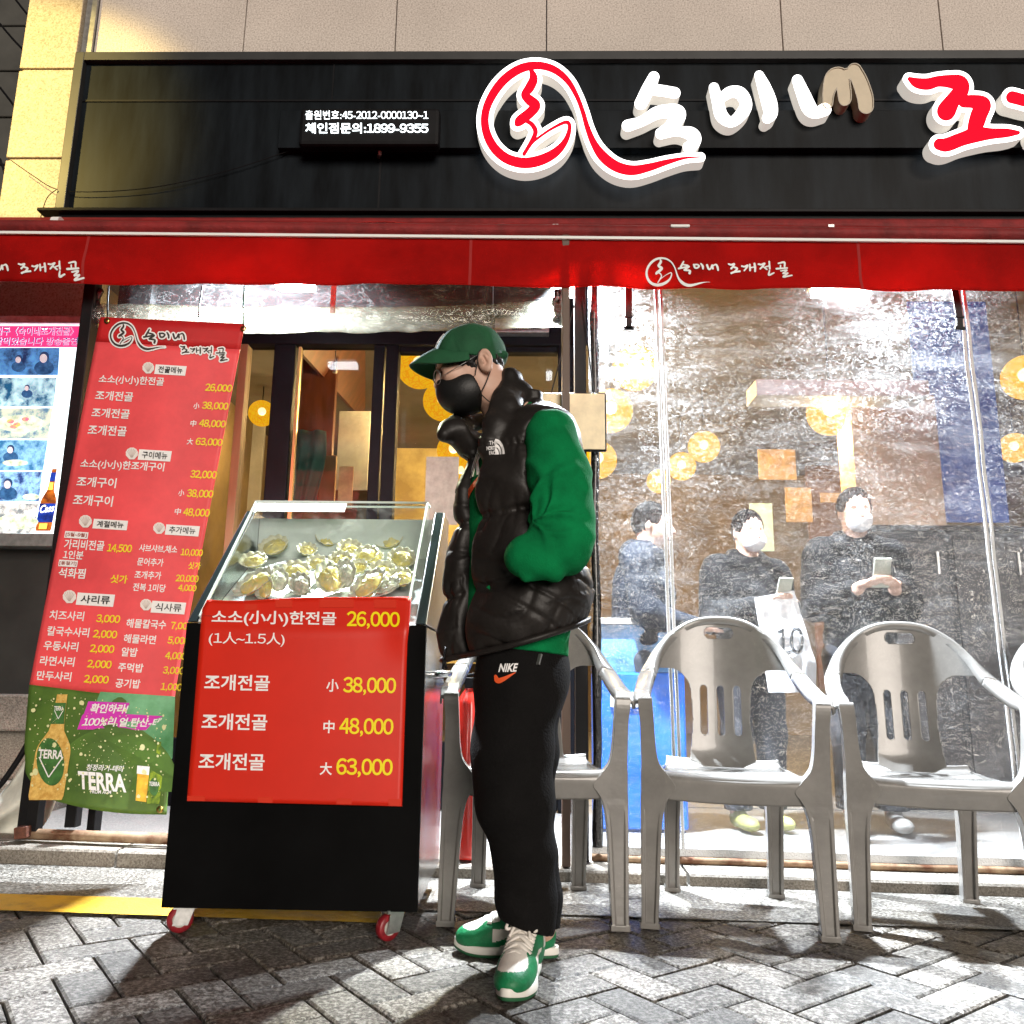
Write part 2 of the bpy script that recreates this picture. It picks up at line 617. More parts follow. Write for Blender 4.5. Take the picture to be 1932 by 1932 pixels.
def plastic_film(name, haze=.20, crink=.9, tint=(.93, .95, .97), scr=22., base=.05):
    """clear vinyl: mostly see-through, hazed by scratches, crinkled so that it glints and bends what lies behind"""
    m, N, L = node_mat(name)
    out = N.new('ShaderNodeOutputMaterial')
    tc = N.new('ShaderNodeTexCoord')

    def noise_(scale, detail=4, dist=0., rough=.6, stretch=None):
        n = N.new('ShaderNodeTexNoise')
        n.inputs['Scale'].default_value = scale; n.inputs['Detail'].default_value = detail
        n.inputs['Distortion'].default_value = dist; n.inputs['Roughness'].default_value = rough
        if stretch:
            mp = N.new('ShaderNodeMapping'); mp.inputs['Scale'].default_value = stretch
            L.new(tc.outputs['Object'], mp.inputs['Vector']); L.new(mp.outputs['Vector'], n.inputs['Vector'])
        else: L.new(tc.outputs['Object'], n.inputs['Vector'])
        return n

    def ramp(src, lo, hi, a=0., b=1.):
        r = N.new('ShaderNodeMapRange')
        r.inputs['From Min'].default_value = lo; r.inputs['From Max'].default_value = hi
        r.inputs['To Min'].default_value = a; r.inputs['To Max'].default_value = b
        L.new(src, r.inputs['Value'])
        return r.outputs['Result']

    def math_(op, a, b):
        n = N.new('ShaderNodeMath'); n.operation = op
        for i, q in enumerate((a, b)):
            if isinstance(q, (int, float)): n.inputs[i].default_value = q
            else: L.new(q, n.inputs[i])
        return n.outputs[0]
    crk = noise_(scr, 3, 1.6, .55, (.75, 1, 1.5))
    fine = noise_(scr * 2.1, 4, 1.0, .75)
    patch = noise_(2.3, 4, .6, .6)
    smear = noise_(3.0, 5, .5, .6, (1, 1, 5))
    hgt = math_('ADD', crk.outputs['Fac'], math_('MULTIPLY', fine.outputs['Fac'], .22))
    bp = N.new('ShaderNodeBump'); bp.inputs['Strength'].default_value = crink; bp.inputs['Distance'].default_value = .02
    L.new(hgt, bp.inputs['Height'])
    tr = N.new('ShaderNodeBsdfTransparent'); tr.inputs['Color'].default_value = (*tint, 1)
    rf = N.new('ShaderNodeBsdfRefraction'); rf.inputs['IOR'].default_value = 1.12; rf.inputs['Roughness'].default_value = .04
    gl = N.new('ShaderNodeBsdfGlossy'); gl.inputs['Roughness'].default_value = .09
    df = N.new('ShaderNodeBsdfTranslucent'); df.inputs['Color'].default_value = (.85, .88, .9, 1)
    dd = N.new('ShaderNodeBsdfDiffuse'); dd.inputs['Color'].default_value = (.75, .77, .8, 1)
    for n in (rf, gl): L.new(bp.outputs['Normal'], n.inputs['Normal'])
    # see-through with bent patches
    m1 = N.new('ShaderNodeMixShader'); L.new(tr.outputs[0], m1.inputs[1]); L.new(rf.outputs[0], m1.inputs[2])
    L.new(ramp(patch.outputs['Fac'], .36, .60, .04, .15), m1.inputs[0])
    # haze: even veil + squiggled creases + speckle
    line = math_('ABSOLUTE', math_('SUBTRACT', crk.outputs['Fac'], .5), 0)
    crease = math_('MULTIPLY', ramp(line, .0, .016, 1., 0.), ramp(patch.outputs['Fac'], .40, .55, .1, 1.))
    speck = math_('MULTIPLY', ramp(fine.outputs['Fac'], .52, .60, 0., 1.), ramp(patch.outputs['Fac'], .30, .62, .25, 1.))
    hz = math_('ADD', math_('ADD', base, math_('MULTIPLY', crease, haze * 4.0)), math_('ADD', math_('MULTIPLY', speck, haze * 1.0), math_('MULTIPLY', ramp(smear.outputs['Fac'], .46, .74, 0., 1.), haze * .75)))
    mxd = N.new('ShaderNodeMixShader'); mxd.inputs[0].default_value = .35
    L.new(df.outputs[0], mxd.inputs[1]); L.new(dd.outputs[0], mxd.inputs[2])
    m2 = N.new('ShaderNodeMixShader'); L.new(hz, m2.inputs[0]); L.new(m1.outputs[0], m2.inputs[1]); L.new(mxd.outputs[0], m2.inputs[2])
    m3 = N.new('ShaderNodeMixShader'); m3.inputs[0].default_value = .10
    L.new(m2.outputs[0], m3.inputs[1]); L.new(gl.outputs[0], m3.inputs[2])
    L.new(m3.outputs[0], out.inputs['Surface'])
    return m


def pane(name, tint=(.86, .88, .88), gloss=.08, haze=.0, rough=.03):
    m, N, L = node_mat(name)
    out = N.new('ShaderNodeOutputMaterial')
    tr = N.new('ShaderNodeBsdfTransparent'); tr.inputs['Color'].default_value = (*tint, 1)
    gl = N.new('ShaderNodeBsdfGlossy'); gl.inputs['Roughness'].default_value = rough
    df = N.new('ShaderNodeBsdfDiffuse'); df.inputs['Color'].default_value = (.7, .7, .68, 1)
    m1 = N.new('ShaderNodeMixShader'); m1.inputs[0].default_value = gloss
    L.new(tr.outputs[0], m1.inputs[1]); L.new(gl.outputs[0], m1.inputs[2])
    tc = N.new('ShaderNodeTexCoord'); n = N.new('ShaderNodeTexNoise'); n.inputs['Scale'].default_value = 7; n.inputs['Detail'].default_value = 8; n.inputs['Distortion'].default_value = 2
    L.new(tc.outputs['Object'], n.inputs['Vector'])
    r = N.new('ShaderNodeMapRange'); r.inputs['From Min'].default_value = .45; r.inputs['From Max'].default_value = .75; r.inputs['To Max'].default_value = haze
    L.new(n.outputs['Fac'], r.inputs['Value'])
    m2 = N.new('ShaderNodeMixShader'); L.new(r.outputs['Result'], m2.inputs[0]); L.new(m1.outputs[0], m2.inputs[1]); L.new(df.outputs[0], m2.inputs[2])
    L.new(m2.outputs[0], out.inputs['Surface'])
    return m


M_film = plastic_film('clear_vinyl', .050, .8, base=.004, scr=24.)
M_film_clear = plastic_film('clear_vinyl_short', .030, .6, (.86, .92, .96), base=.022, scr=9.)
M_film_roll = plastic_film('rolled_vinyl', .08, .8, (.82, .80, .62), 14., base=.05)
M_seam = mat('seam_tape', (.72, .73, .74), .4, bump=.8, bscale=150)
M_glass = pane('shop_glass', (.62, .62, .60), .022, .03)
M_case = pane('case_glass', (.92, .95, .94), .09, .10)  # milky haze stands in for bright reflections on the glass

# ================================================================== ground
mb = MB()
gx0, gx1, gy0, gy1 = -40, 40, -30, 60
mb.quad((gx0, gy0, gz(gx0) - .014), (gx1, gy0, gz(gx1) - .014), (gx1, gy1, gz(gx1) - .014), (gx0, gy1, gz(gx0) - .014))
mb.build('ground', M_joint, kind='structure')

mb = MB()
L_, W_, ch = .225, .1125, .006
c45, s45 = math.cos(R(38)), math.sin(R(38))
for i in range(-46, 47):
    for j in range(-46, 47):
        for k in (0, 1):
            # herringbone: pairs of pavers stepping along the diagonal
            bx = i * W_ + j * 2 * W_ ; by = i * W_ - j * 2 * W_
            if k == 0: x0, y0, x1, y1 = bx, by, bx + L_, by + W_
            else: x0, y0, x1, y1 = bx + L_, by - W_, bx + L_ + W_, by + W_
            cx, cy = (x0 + x1) / 2, (y0 + y1) / 2
            wx, wy = cx * c45 - cy * s45, cx * s45 + cy * c45 + 1.6
            if not (-4.2 < wx < 4.2 and -.6 < wy < 2.98): continue
            g = .0035
            dz = rng.uniform(-.0022, .0022); tx, ty = rng.uniform(-.010, .010), rng.uniform(-.010, .010)
            vs = []
            for inset, z in ((g, -.02), (g, -ch * .7), (g + ch, 0)):
                for X, Y in ((x0 + inset, y0 + inset), (x1 - inset, y0 + inset), (x1 - inset, y1 - inset), (x0 + inset, y1 - inset)):
                    X2, Y2 = X * c45 - Y * s45, X * s45 + Y * c45 + 1.6
                    vs.append((X2, Y2, gz(X2) + z + dz + (X - cx) * tx + (Y - cy) * ty))
            fs = [(8, 9, 10, 11)]
            for a in (0, 4):
                for q in range(4): fs.append((a + q, a + (q + 1) % 4, a + 4 + (q + 1) % 4, a + 4 + q))
            mb.add(vs, fs)
mb.build('pavement', M_paver, kind='structure')


def sheet(x0, x1, y0, y1, z, nx=24, ny=2, wob=.006):
    def fn(u, v):
        x = x0 + u * (x1 - x0)
        w = wob * noise.noise(Vector((x * 3, v * 5, z * 50))) if v in (0, 1) else 0
        return (x, y0 + v * (y1 - y0) + w, gz(x) + z)
    return fn, nx, ny


mb = MB(); mb.grid(*sheet(-9, 9, 2.80, 3.30, .005, 90)); mb.build('gutter', M_gutter, kind='structure')
mb = MB(); mb.grid(*sheet(-9, -.37, 2.625, 2.805, .010, 60)); mb.build('yellow_line', M_yellow, kind='structure')
# kerb stones, a metre each
mb = MB()
xk = [-8.2, -7.1, -6.0, -4.95, -3.9, -2.75, -1.52, -.45, .60, 1.95, 3.0, 4.1, 5.2, 6.3, 7.4, 8.5]
for a, b in zip(xk[:-1], xk[1:]):
    a, b = a + .006, b - .006
    t = .062 if b < 0 else .046
    vs = []
    for x in (a, b):
        for y, z in ((3.225, -.05), (3.225, t - .008), (3.233, t), (3.46, t + .004), (3.46, -.05)):
            vs.append((x, y + rng.uniform(-.002, .002), gz(x) + z))
    mb.add(vs, [(0, 1, 6, 5), (1, 2, 7, 6), (2, 3, 8, 7), (3, 4, 9, 8), (0, 4, 3, 2, 1), (5, 6, 7, 8, 9)])
mb.build('kerb', M_kerb, kind='structure')
mb = MB(); mb.quad((-2.35, 3.462, .050), (9, 3.462, .020), (9, 4.72, .03), (-2.35, 4.72, .060))
mb.build('terrace_floor', M_floor, kind='structure')

# ================================================================== the shop building
bld = thing('shop_building', 'granite faced shop building with a lit seafood restaurant on its ground floor', 'building', (0, 4.8, 0))
mb = MB()
xs_ = [P(q, 50, 4.6).x for q in (182, 462, 747, 1031, 1475, 1775)]
xs_ = xs_ + [xs_[-1] + .95, xs_[-1] + 2.3, xs_[-1] + 3.3, xs_[-1] + 4.6]
for a, b in zip(xs_[:-1], xs_[1:]):
    mb.box((a + .003, 4.60, 3.2), (b - .003, 4.75, 5.75)); mb.box((a + .003, 4.60, 5.756), (b - .003, 4.75, 8.2))
mb.build('wall', M_granite, bld, bev=.004)
mb = MB()
zs = [P(20, 415, 4.56).z, P(60, 305, 4.56).z, P(60, 137, 4.56).z, 6.0, 7.0, 8.2]
xl, xr = -3.27, P(165, 40, 4.6).x
for a, b in zip(zs[:-1], zs[1:]):
    mb.box((xl, 4.53, a + .010), (xr, 4.80, b - .010)); mb.box((xl + .012, 4.545, b - .010), (xr - .012, 4.80, b + .010))
mb.build('corner_pier', M_pier, bld, bev=.006)
mb = MB(); mb.box((xr, 4.575, 3.2), (xs_[0], 4.75, 8.2)); mb.build('pilaster_strip', M_galv, bld)
mb = MB(); mb.box((xl, 4.50, zs[0] - .07), (-2.7, 4.80, zs[0])); mb.box((xl, 4.56, 2.66), (-2.66, 4.78, zs[0] - .07))
mb.build('stone_band', M_pier, bld)
# ground floor left of the shop: dark cladding with a stone foot
mb = MB(); mb.box((-4.6, 4.36, 2.0), (-2.44, 4.5, 2.67)); mb.build('fascia', M_olive, bld)
mb = MB(); mb.box((-4.6, 4.37, .62), (-2.44, 4.5, 2.0)); mb.build('cladding', M_darkwall, bld)
mb = MB(); mb.box((-5.6, 4.22, .44), (-2.38, 4.5, .62)); mb.box((-5.6, 4.30, .20), (-2.38, 4.5, .44)); mb.box((-5.6, 4.18, .0), (-2.38, 4.5, .20))
mb.build('plinth', M_kerb, bld, bev=.01)
# inside
mb = MB(); mb.box((-3.1, 11.0, 0), (7.5, 11.15, 3.5)); mb.build('back_wall', M_inwall, bld)
for x in (-3.2, 7.4):
    mb = MB(); mb.box((x, 4.72, 0), (x + .12, 11.0, 3.5)); mb.build('side_wall', M_inwall, bld)
mb = MB(); mb.box((-3.2, 4.72, 3.5), (7.55, 11.2, 3.6)); mb.build('ceiling', M_ceil, bld)
mb = MB(); mb.box((-3.2, 4.72, -.05), (7.55, 11.2, .055)); mb.build('inner_floor', M_floor, bld)

# neighbour far behind on the left: dark siding
nb = thing('neighbour_building', 'dark clad neighbouring building at the top left edge', 'building', (-6, 6, 0))
mb = MB()
for k in range(26):
    z0 = .0 + k * .42
    mb.box((-9, 5.7, z0 + .012), (-3.4, 6.0, z0 + .42), Matrix.Identity(4))
mb.build('siding', mat('siding_grey', (.07, .068, .06), .55, var=.25, vscale=1.5), nb, bev=.012)
for k, pts in enumerate(([(0, 45), (30, 80), (66, 115)], [(30, 0), (52, 28), (78, 60)], [(0, 300), (12, 340), (20, 420)], [(0, 165), (30, 205), (50, 245)])):
    mb = MB(); mb.tube([P(x, y, 5.4) for x, y in cr(pts, 4)], .009, 6)
    mb.build('power_cable', M_black, solo=(['black cable crossing the top left corner', 'short thick black cable at the very top left', 'looped black cable beside the yellow pier', 'thin black cable slanting below the top left corner'][k], 'cable', 'cables on the left'))

# ================================================================== sign board
sg = thing('shop_sign', 'long black sign board with red and white glowing brush lettering over the awning', 'sign', (0, 4.45, 3.4))
SX0, SX1, SZ0, SZ1 = -2.857, 4.6, 3.432, 4.548
mb = MB(); mb.box((SX0 + .06, 4.47, SZ0), (SX1, 4.58, SZ1 - .05)); mb.build('backing', M_sign, sg)
mb = MB()
mb.box((SX0, 4.43, SZ0), (SX0 + .058, 4.59, SZ1)); mb.box((SX0 + .058, 4.43, SZ1 - .058), (SX1, 4.59, SZ1))
mb.build('frame', mat('sign_frame', (.035, .036, .036), .45, var=.2, vscale=4), sg, bev=.004)
mb = MB(); mb.box((SX0 - .06, 4.36, SZ0 - .022), (SX1, 4.59, SZ0 - .002)); mb.box((SX0 + .05, 4.40, SZ0 - .06), (SX1, 4.58, SZ0 - .023)); mb.build('bottom_lip', M_black, sg, bev=.003)
# panel joints, proud strips
zj = P(400, 191, 4.47).z
mb = MB(); mb.box((SX0 + .06, 4.463, zj - .006), (SX1, 4.472, zj + .006)); mb.box((P(629, 150, 4.47).x - .004, 4.464, zj + .006), (P(629, 150, 4.47).x + .004, 4.472, SZ1 - .06))
mb.box((P(716, 350, 4.47).x - .006, 4.464, SZ0), (P(716, 350, 4.47).x + .006, 4.472, 3.86)); mb.build('joint', M_black, sg)
zr0, zr1 = P(600, 291, 4.45).z + .012, P(600, 207, 4.40).z
mb = MB(); mb.box((P(525, 250, 4.4).x, 4.405, zr0), (SX1, 4.468, zr1)); mb.build('raceway', M_sign, sg, bev=.004)

M_glowwhite = mat('sign_glow_white', (.9, .9, .9), .4, emit=(1, 1, 1), estr=2.6)
M_glowred = mat('sign_glow_red', (.25, .002, .006), .6, emit=(1, .003, .028), estr=.86, spec=.05)
M_can = mat('letter_can', (.62, .58, .52), .45, var=.12, vscale=20, emit=(.84, .80, .72), estr=.62)
M_can_off = mat('letter_can_unlit', (.50, .45, .36), .45, var=.12, vscale=20)
M_unlit = mat('unlit_cream', (.60, .52, .38), .4, var=.06, vscale=9)

T1 = lambda pts: [(880.3 + .24536 * a, 94.8 + .24536 * b, .24536 * r) for a, b, r in pts]
T2 = lambda pts: [(1151.2 + .26288 * a, 94.8 + .26288 * b, .26288 * r) for a, b, r in pts]
T3 = lambda pts: [(1659.1 + .14126 * a, 94.8 + .14126 * b, .14126 * r) for a, b, r in pts]
EMB = [
    [(440, 803, 9), (500, 715, 13), (545, 680, 9), (650, 608, 9), (765, 555, 13), (792, 600, 15), (760, 700, 22), (680, 790, 34), (560, 850, 40), (430, 868, 40), (300, 830, 37), (200, 735, 35), (145, 600, 31), (150, 460, 30), (215, 320, 33), (310, 210, 34), (430, 138, 33), (560, 120, 29), (680, 155, 27), (780, 240, 22), (850, 360, 17), (895, 480, 17), (930, 600, 20), (980, 720, 27), (1050, 820, 38), (1150, 895, 40), (1270, 925, 38), (1400, 903, 30), (1540, 862, 20), (1680, 830, 8), (1800, 822, 3)],
    [(495, 150, 14), (515, 220, 32), (485, 290, 36), (447, 345, 28), (485, 385, 38), (530, 428, 38), (485, 485, 38), (415, 540, 38), (392, 565, 24)],
    [(460, 545, 14), (505, 575, 17), (530, 635, 18), (492, 716, 15), (442, 800, 14)],
]
SUK = [[(1440, 205, 40), (1395, 300, 48), (1340, 410, 46)], [(1415, 300, 44), (1510, 312, 42), (1600, 328, 42)],
       [(1240, 580, 44), (1350, 545, 38), (1470, 480, 48), (1600, 470, 55), (1625, 505, 58), (1570, 590, 50), (1495, 640, 42)],
       [(1500, 640, 40), (1620, 625, 34), (1720, 640, 50), (1755, 680, 48), (1730, 735, 46), (1705, 745, 40)]]
YI = [[(745, 268, 34), (772, 370, 40), (800, 470, 44), (870, 515, 36), (945, 455, 42), (975, 385, 42), (935, 310, 44), (865, 300, 40), (800, 340, 32)],
      [(1070, 180, 32), (1105, 265, 46), (1140, 370, 54), (1152, 450, 48), (1128, 488, 36)]]
NE_LIT = [[(1345, 215, 38), (1388, 320, 48), (1430, 415, 52), (1475, 450, 38), (1540, 425, 45)]]
NE_OFF = [[(1560, 385, 36), (1568, 300, 44), (1600, 205, 60), (1650, 190, 60), (1672, 260, 52), (1682, 340, 48), (1680, 362, 40)],
          [(1752, 150, 52), (1790, 225, 56), (1826, 335, 58), (1834, 405, 54)], [(1660, 185, 40), (1750, 160, 40)]]
JO = [[(400, 385, 26), (500, 440, 66), (640, 455, 78), (780, 420, 72), (940, 420, 88), (1070, 450, 110), (1085, 545, 105), (1000, 640, 95), (900, 800, 125), (895, 830, 110)],
      [(1130, 690, 80), (1260, 690, 90), (1380, 730, 105), (1330, 860, 112), (1285, 1000, 105), (1250, 1090, 80)],
      [(800, 1260, 78), (900, 1265, 92), (1100, 1190, 92), (1300, 1130, 100), (1500, 1118, 72), (1700, 1108, 58), (1850, 1105, 26)]]
LET = {   # brush lettering of the smaller print, in its own units
    'suk': [[(540, 160, 9), (505, 230, 13)], [(530, 200, 9), (585, 212, 11)], [(480, 250, 12), (540, 238, 10), (598, 226, 13), (545, 268, 11)], [(545, 270, 10), (608, 278, 12), (606, 308, 15)]],
    'yi': [[(660, 200, 12), (672, 238, 12), (700, 240, 11), (722, 215, 11), (700, 198, 10), (668, 200, 10)], [(745, 185, 9), (765, 215, 14), (768, 248, 10)]],
    'ne': [[(818, 200, 13), (838, 248, 13), (862, 238, 10), (880, 200, 12), (888, 240, 11)], [(895, 200, 8), (925, 190, 10), (942, 215, 13), (950, 255, 11)]],
    'jo': [[(1075, 180, 9), (1105, 190, 11), (1140, 182, 12), (1128, 210, 11), (1108, 232, 12)], [(1125, 212, 9), (1178, 232, 11), (1150, 265, 10)], [(1110, 285, 12), (1150, 270, 11), (1210, 264, 11)]],
    'gae': [[(1232, 205, 10), (1262, 212, 10), (1298, 200, 12), (1282, 232, 11), (1262, 255, 9)], [(1325, 190, 11), (1330, 255, 11)], [(1330, 226, 8), (1368, 218, 8)], [(1380, 178, 12), (1388, 225, 13), (1388, 268, 11)]],
    'jeon': [[(1428, 185, 11), (1460, 190, 10), (1500, 176, 11), (1475, 212, 11), (1448, 240, 10)], [(1478, 210, 8), (1525, 248, 10)], [(1512, 218, 8), (1550, 206, 8)], [(1555, 155, 10), (1560, 240, 11)], [(1556, 262, 8), (1546, 322, 12), (1605, 296, 9)]],
    'gol': [[(1665, 172, 9), (1735, 160, 12), (1738, 212, 10)], [(1690, 195, 8), (1688, 235, 9)], [(1640, 240, 12), (1768, 228, 10)], [(1690, 268, 9), (1762, 256, 10), (1712, 305, 10), (1772, 296, 8), (1712, 352, 13), (1815, 328, 10)]],
}
LET['emblem'] = [[(90 + (a - 110) * .45, 100 + (b - 85) * .42, r * .42) for a, b, r in s] for s in EMB]

LD = .080


def letter(name, strokes, grow_rim, grow_face, face_m, h=1.0, unlit=False):
    """channel letter: a can standing off the board, a glowing white face and, where it has one, a red face"""
    V, Fc, E = strokes_flat(strokes, h, grow_rim)
    yb = 4.40

    def fn(x, y, d):
        q = P(x, y, 4.33)
        return (q.x, 4.33 + d, q.z)
    mb = MB()
    slab(mb, V, Fc, E, fn, 0, LD, 0, 1)
    o = mb.build(name, [M_unlit if unlit else M_glowwhite, M_can_off if unlit else M_can], sg)
    if face_m:
        V2, F2, E2 = strokes_flat(strokes, h, grow_face)
        m2 = MB(); slab(m2, V2, F2, E2, fn, -.004, -.001, 0)
        m2.build('letter_face', face_m, o)
    if unlit:
        V2, F2, E2 = strokes_flat(strokes, h, grow_rim)
        # rim: outline minus inset
        q = np.vstack([np.array(s, float) for s in strokes]); r = q[:, 2].max() + 6
        xs = np.arange(q[:, 0].min() - r, q[:, 0].max() + r, h); ys = np.arange(q[:, 1].min() - r, q[:, 1].max() + r, h)
        X, Y = np.meshgrid(xs, ys); D = stroke_sdf(strokes, X, Y) - grow_rim
        V3, F3, E3 = flat(np.abs(D + .9) - .9, xs, ys)
        m2 = MB(); slab(m2, V3, F3, E3, fn, -.006, -.001, 0); m2.build('letter_rim', M_can_off, o)
    return o


letter('emblem', [T1(s) for s in EMB], 8.3, .2, M_glowred)
letter('letter', [T1(s) for s in SUK], .5, 0, None)
letter('letter', [T2(s) for s in YI], .5, 0, None)
letter('letter', [T2(s) for s in NE_LIT], .5, 0, None)
letter('letter', [T2(s) for s in NE_OFF], .5, 0, None, unlit=True)
letter('letter', [T3(s) for s in JO], 8.6, 0, M_glowred)
for nm, dx in (('gae', 0), ('jeon', 25), ('gol', 55)):
    st = [[(1893 + (a - 1222) * 1.62 + dx, 130 + (b - 165) * 1.35, r * 1.15) for a, b, r in s] for s in LET[nm]]
    letter('letter', st, 8.0, 0, M_glowred)

# led ticker on the sign
lt = thing('led_ticker', 'small black display with two lines of white dot lettering on the sign board', 'display', (P(695, 270, 4.33).x, 4.33, P(695, 270, 4.33).z))
a, b = P(561, 271, 4.31), P(830, 201, 4.31)
mb = MB(); mb.box((a.x, 4.315, a.z), (b.x, 4.404, b.z)); mb.build('case', M_black, lt, bev=.022)
fl = lambda x, y, d: (P(x, y, 4.31).x, 4.311 - d, P(x, y, 4.31).z)
mb = MB()
put_text(mb, '출원번호:45-2012-0000130~1', 576, 225, 232, 17, fl, bold=.004)
put_text(mb, '체인점문의:1899-9355', 576, 251.5, 232, 20, fl, bold=.035)
mb.build('lettering', mat('led_white', (.9, .95, 1), .5, emit=(.85, .97, 1.0), estr=3.0), lt)
mb = MB(); mb.tube([P(716, 274, 4.36), P(717, 290, 4.40), P(714, 296, 4.46)], .012, 8); mb.build('cable_gland', M_galv, lt)
mb = MB(); mb.tube([P(x, y, 4.44) for x, y in cr([(20, 302), (60, 330), (107, 357), (180, 362), (300, 352), (430, 322), (545, 285)], 5)], .0028, 5)
mb.build('sagging_wire', M_black, solo=('thin black wire sagging across the sign board from the yellow pier', 'wire'))
mb = MB(); mb.tube([P(x, y, 4.42) for x, y in cr([(107, 357), (88, 375), (74, 420)], 5)], .0028, 5)
mb.build('hanging_wire', M_black, solo=('short thin wire bending down at the sign board corner', 'wire'))

# ================================================================== awning
aw = thing('awning', 'red retractable awning with a white printed valance across the shop front', 'awning', (0, 3.3, 2.4))
AX0, AX1 = -4.4, 4.8


def val(u, v, off=0.):
    x = AX0 + u * (AX1 - AX0)
    z = 2.598 - v * (.232 + .012 * noise.noise(Vector((x * .9, 3, 0))))
    y = 3.25 - off + v * (.034 * noise.noise(Vector((x * 2.3, v * .9, 1))) + .020 * noise.noise(Vector((x * 5, v * 2.4, 5)))) - .012 * v
    return Vector((x, y, z + gz(x) * .5))


mb = MB(); mb.grid(val, 260, 12); mb.build('valance', M_awn, aw, True, solid=.003)
mb = MB()
for q in (-3.7, -1.93, -.26, 1.4, 3.05):
    mb = MB(); mb.grid(lambda u, v, q=q: val((q + u * .012 - AX0) / (AX1 - AX0), v, .003), 1, 10)
    mb.build('valance_seam', mat('awning_seam', (.30, .012, .01), .8), aw, True)
mb = MB(); mb.grid(lambda u, v: Vector((AX0 + u * (AX1 - AX0), 3.262 - .030 * math.sin(v * 3.0), 2.605 + v * .062 + .003 * noise.noise(Vector((u * 60, v, 0))) + gz(AX0 + u * (AX1 - AX0)) * .5)), 150, 6)
mb.build('front_rail', M_awn_dark, aw, True, solid=.006)
mb = MB(); mb.bar((AX0, 3.238, 2.596 + gz(AX0) * .5), (AX1, 3.238, 2.596 + gz(AX1) * .5), .010, .012); mb.build('rail_trim', M_white, aw)


def canv(u, v):
    x = AX0 + u * (AX1 - AX0)
    hump = .03 * math.exp(-((x + .65) / .22) ** 2) * (1 - v)
    return Vector((x, 3.27 + v * 1.12, 2.655 + v * .70 - .05 * math.sin(v * math.pi) + hump + .006 * noise.noise(Vector((x * 4, v * 3, 2))) + gz(x) * .5))


mb = MB(); mb.grid(canv, 120, 10); mb.build('canvas', mat('awning_canvas', (.36, .008, .006), .8, var=.25, vscale=3), aw, True, solid=.003)
mb = MB()
for q in (-3.2, -1.93, .33, 2.5):
    mb = MB(); mb.bar((q, 3.30, 2.60), (q - .25, 3.85, 2.80), .035, .05); mb.bar((q - .25, 3.85, 2.80), (q, 4.42, 3.22), .035, .05)
    mb.build('folding_arm', M_white, aw)
mb = MB(); mb.tube([(AX0, 4.40, 3.33), (AX1, 4.40, 3.33)], .05, 12); mb.build('roller', M_awn_dark, aw)
mb = MB(); mb.tube([P(101, 422, 3.9), P(116, 422, 3.9)], .035, 10); mb.build('roller_cap', M_white, aw)

SUKLINE = ['emblem', 'suk', 'yi', 'ne', 'jo', 'gae', 'jeon', 'gol']


def awn_print(px0, py0, sc, names):
    mb = MB()
    for nm in names:
        V, Fc, E = strokes_flat([[(a * sc, b * sc, r * sc) for a, b, r in s] for s in LET[nm]], .42)
        pts = []
        for x, y in V:
            q = P(px0 + x, py0 + y, 3.2)
            pts.append((q.x, val((q.x - AX0) / (AX1 - AX0), max(0, min(1, (2.598 + gz(q.x) * .5 - q.z) / .232)), .004).y - .002, q.z))
        mb.add(pts, Fc)
    return mb.build('printed_name', M_white, aw)


awn_print(1780 / 1.4767, 680 / 1.4767, .2381 / 1.4767, SUKLINE)
awn_print(-146, 460.5 + 3, .2381 / 1.4767 * 1.01, SUKLINE)
mb = MB(); mb.box((P(1264, 428, 3.24).x, 3.222, P(1264, 432, 3.24).z), (P(1300, 428, 3.24).x, 3.25, P(1264, 427, 3.24).z)); mb.build('rail_clip', M_white, aw, bev=.003)

# ================================================================== posts, curtains and straps under the awning
def post(px0, px1, pt, pb, Y, label, m=M_black, t=.03):
    a, b = P((px0 + px1) / 2, pt, Y), P((px0 + px1) / 2, pt, Y)
    w = P(px1, pt, Y).x - P(px0, pt, Y).x
    c = P((px0 + px1) / 2, pb, Y)
    mb = MB(); mb.box((a.x - w / 2, Y - t, gz(a.x) + .052), (a.x + w / 2, Y + t, 2.62))
    return mb.build('awning_post', m, bev=.003, solo=(label, 'post', 'awning posts'))


post(1083, 1104, 545, 1600, 3.36, 'black square post beside the standing man at the curtain edge')
post(1060, 1074, 545, 1200, 3.275, 'thin brown post in front of the hanging cream board', mat('brown_post', (.10, .06, .04), .5))
post(165, 186, 545, 1000, 3.40, 'dark post between the light box and the red menu banner')
post(279, 292, 545, 620, 3.52, 'thin black post behind the top of the red menu banner')
post(917, 931, 545, 630, 3.56, 'thin black post above the green cap')

# big clear curtain on the right
cu = thing('plastic_curtain', 'clear crinkled plastic curtain with white seams hanging behind the plastic chairs', 'curtain', (2, 3.36, 0))
CX0, CX1 = P(1112, 800, 3.36).x, 4.6


def curt(u, v):
    x = CX0 + u * (CX1 - CX0); z = .075 + v * 2.53 + gz(x)
    w = .012 * noise.noise(Vector((x * 3.1, z * .6, 0))) + .006 * noise.noise(Vector((x * 9, z * 5, 3))) + .010 * noise.noise(Vector((x * 1.2, z * 4.0, 8)))
    if x < CX0 + .1: w *= .5
    return Vector((x, 3.385 + w, z))


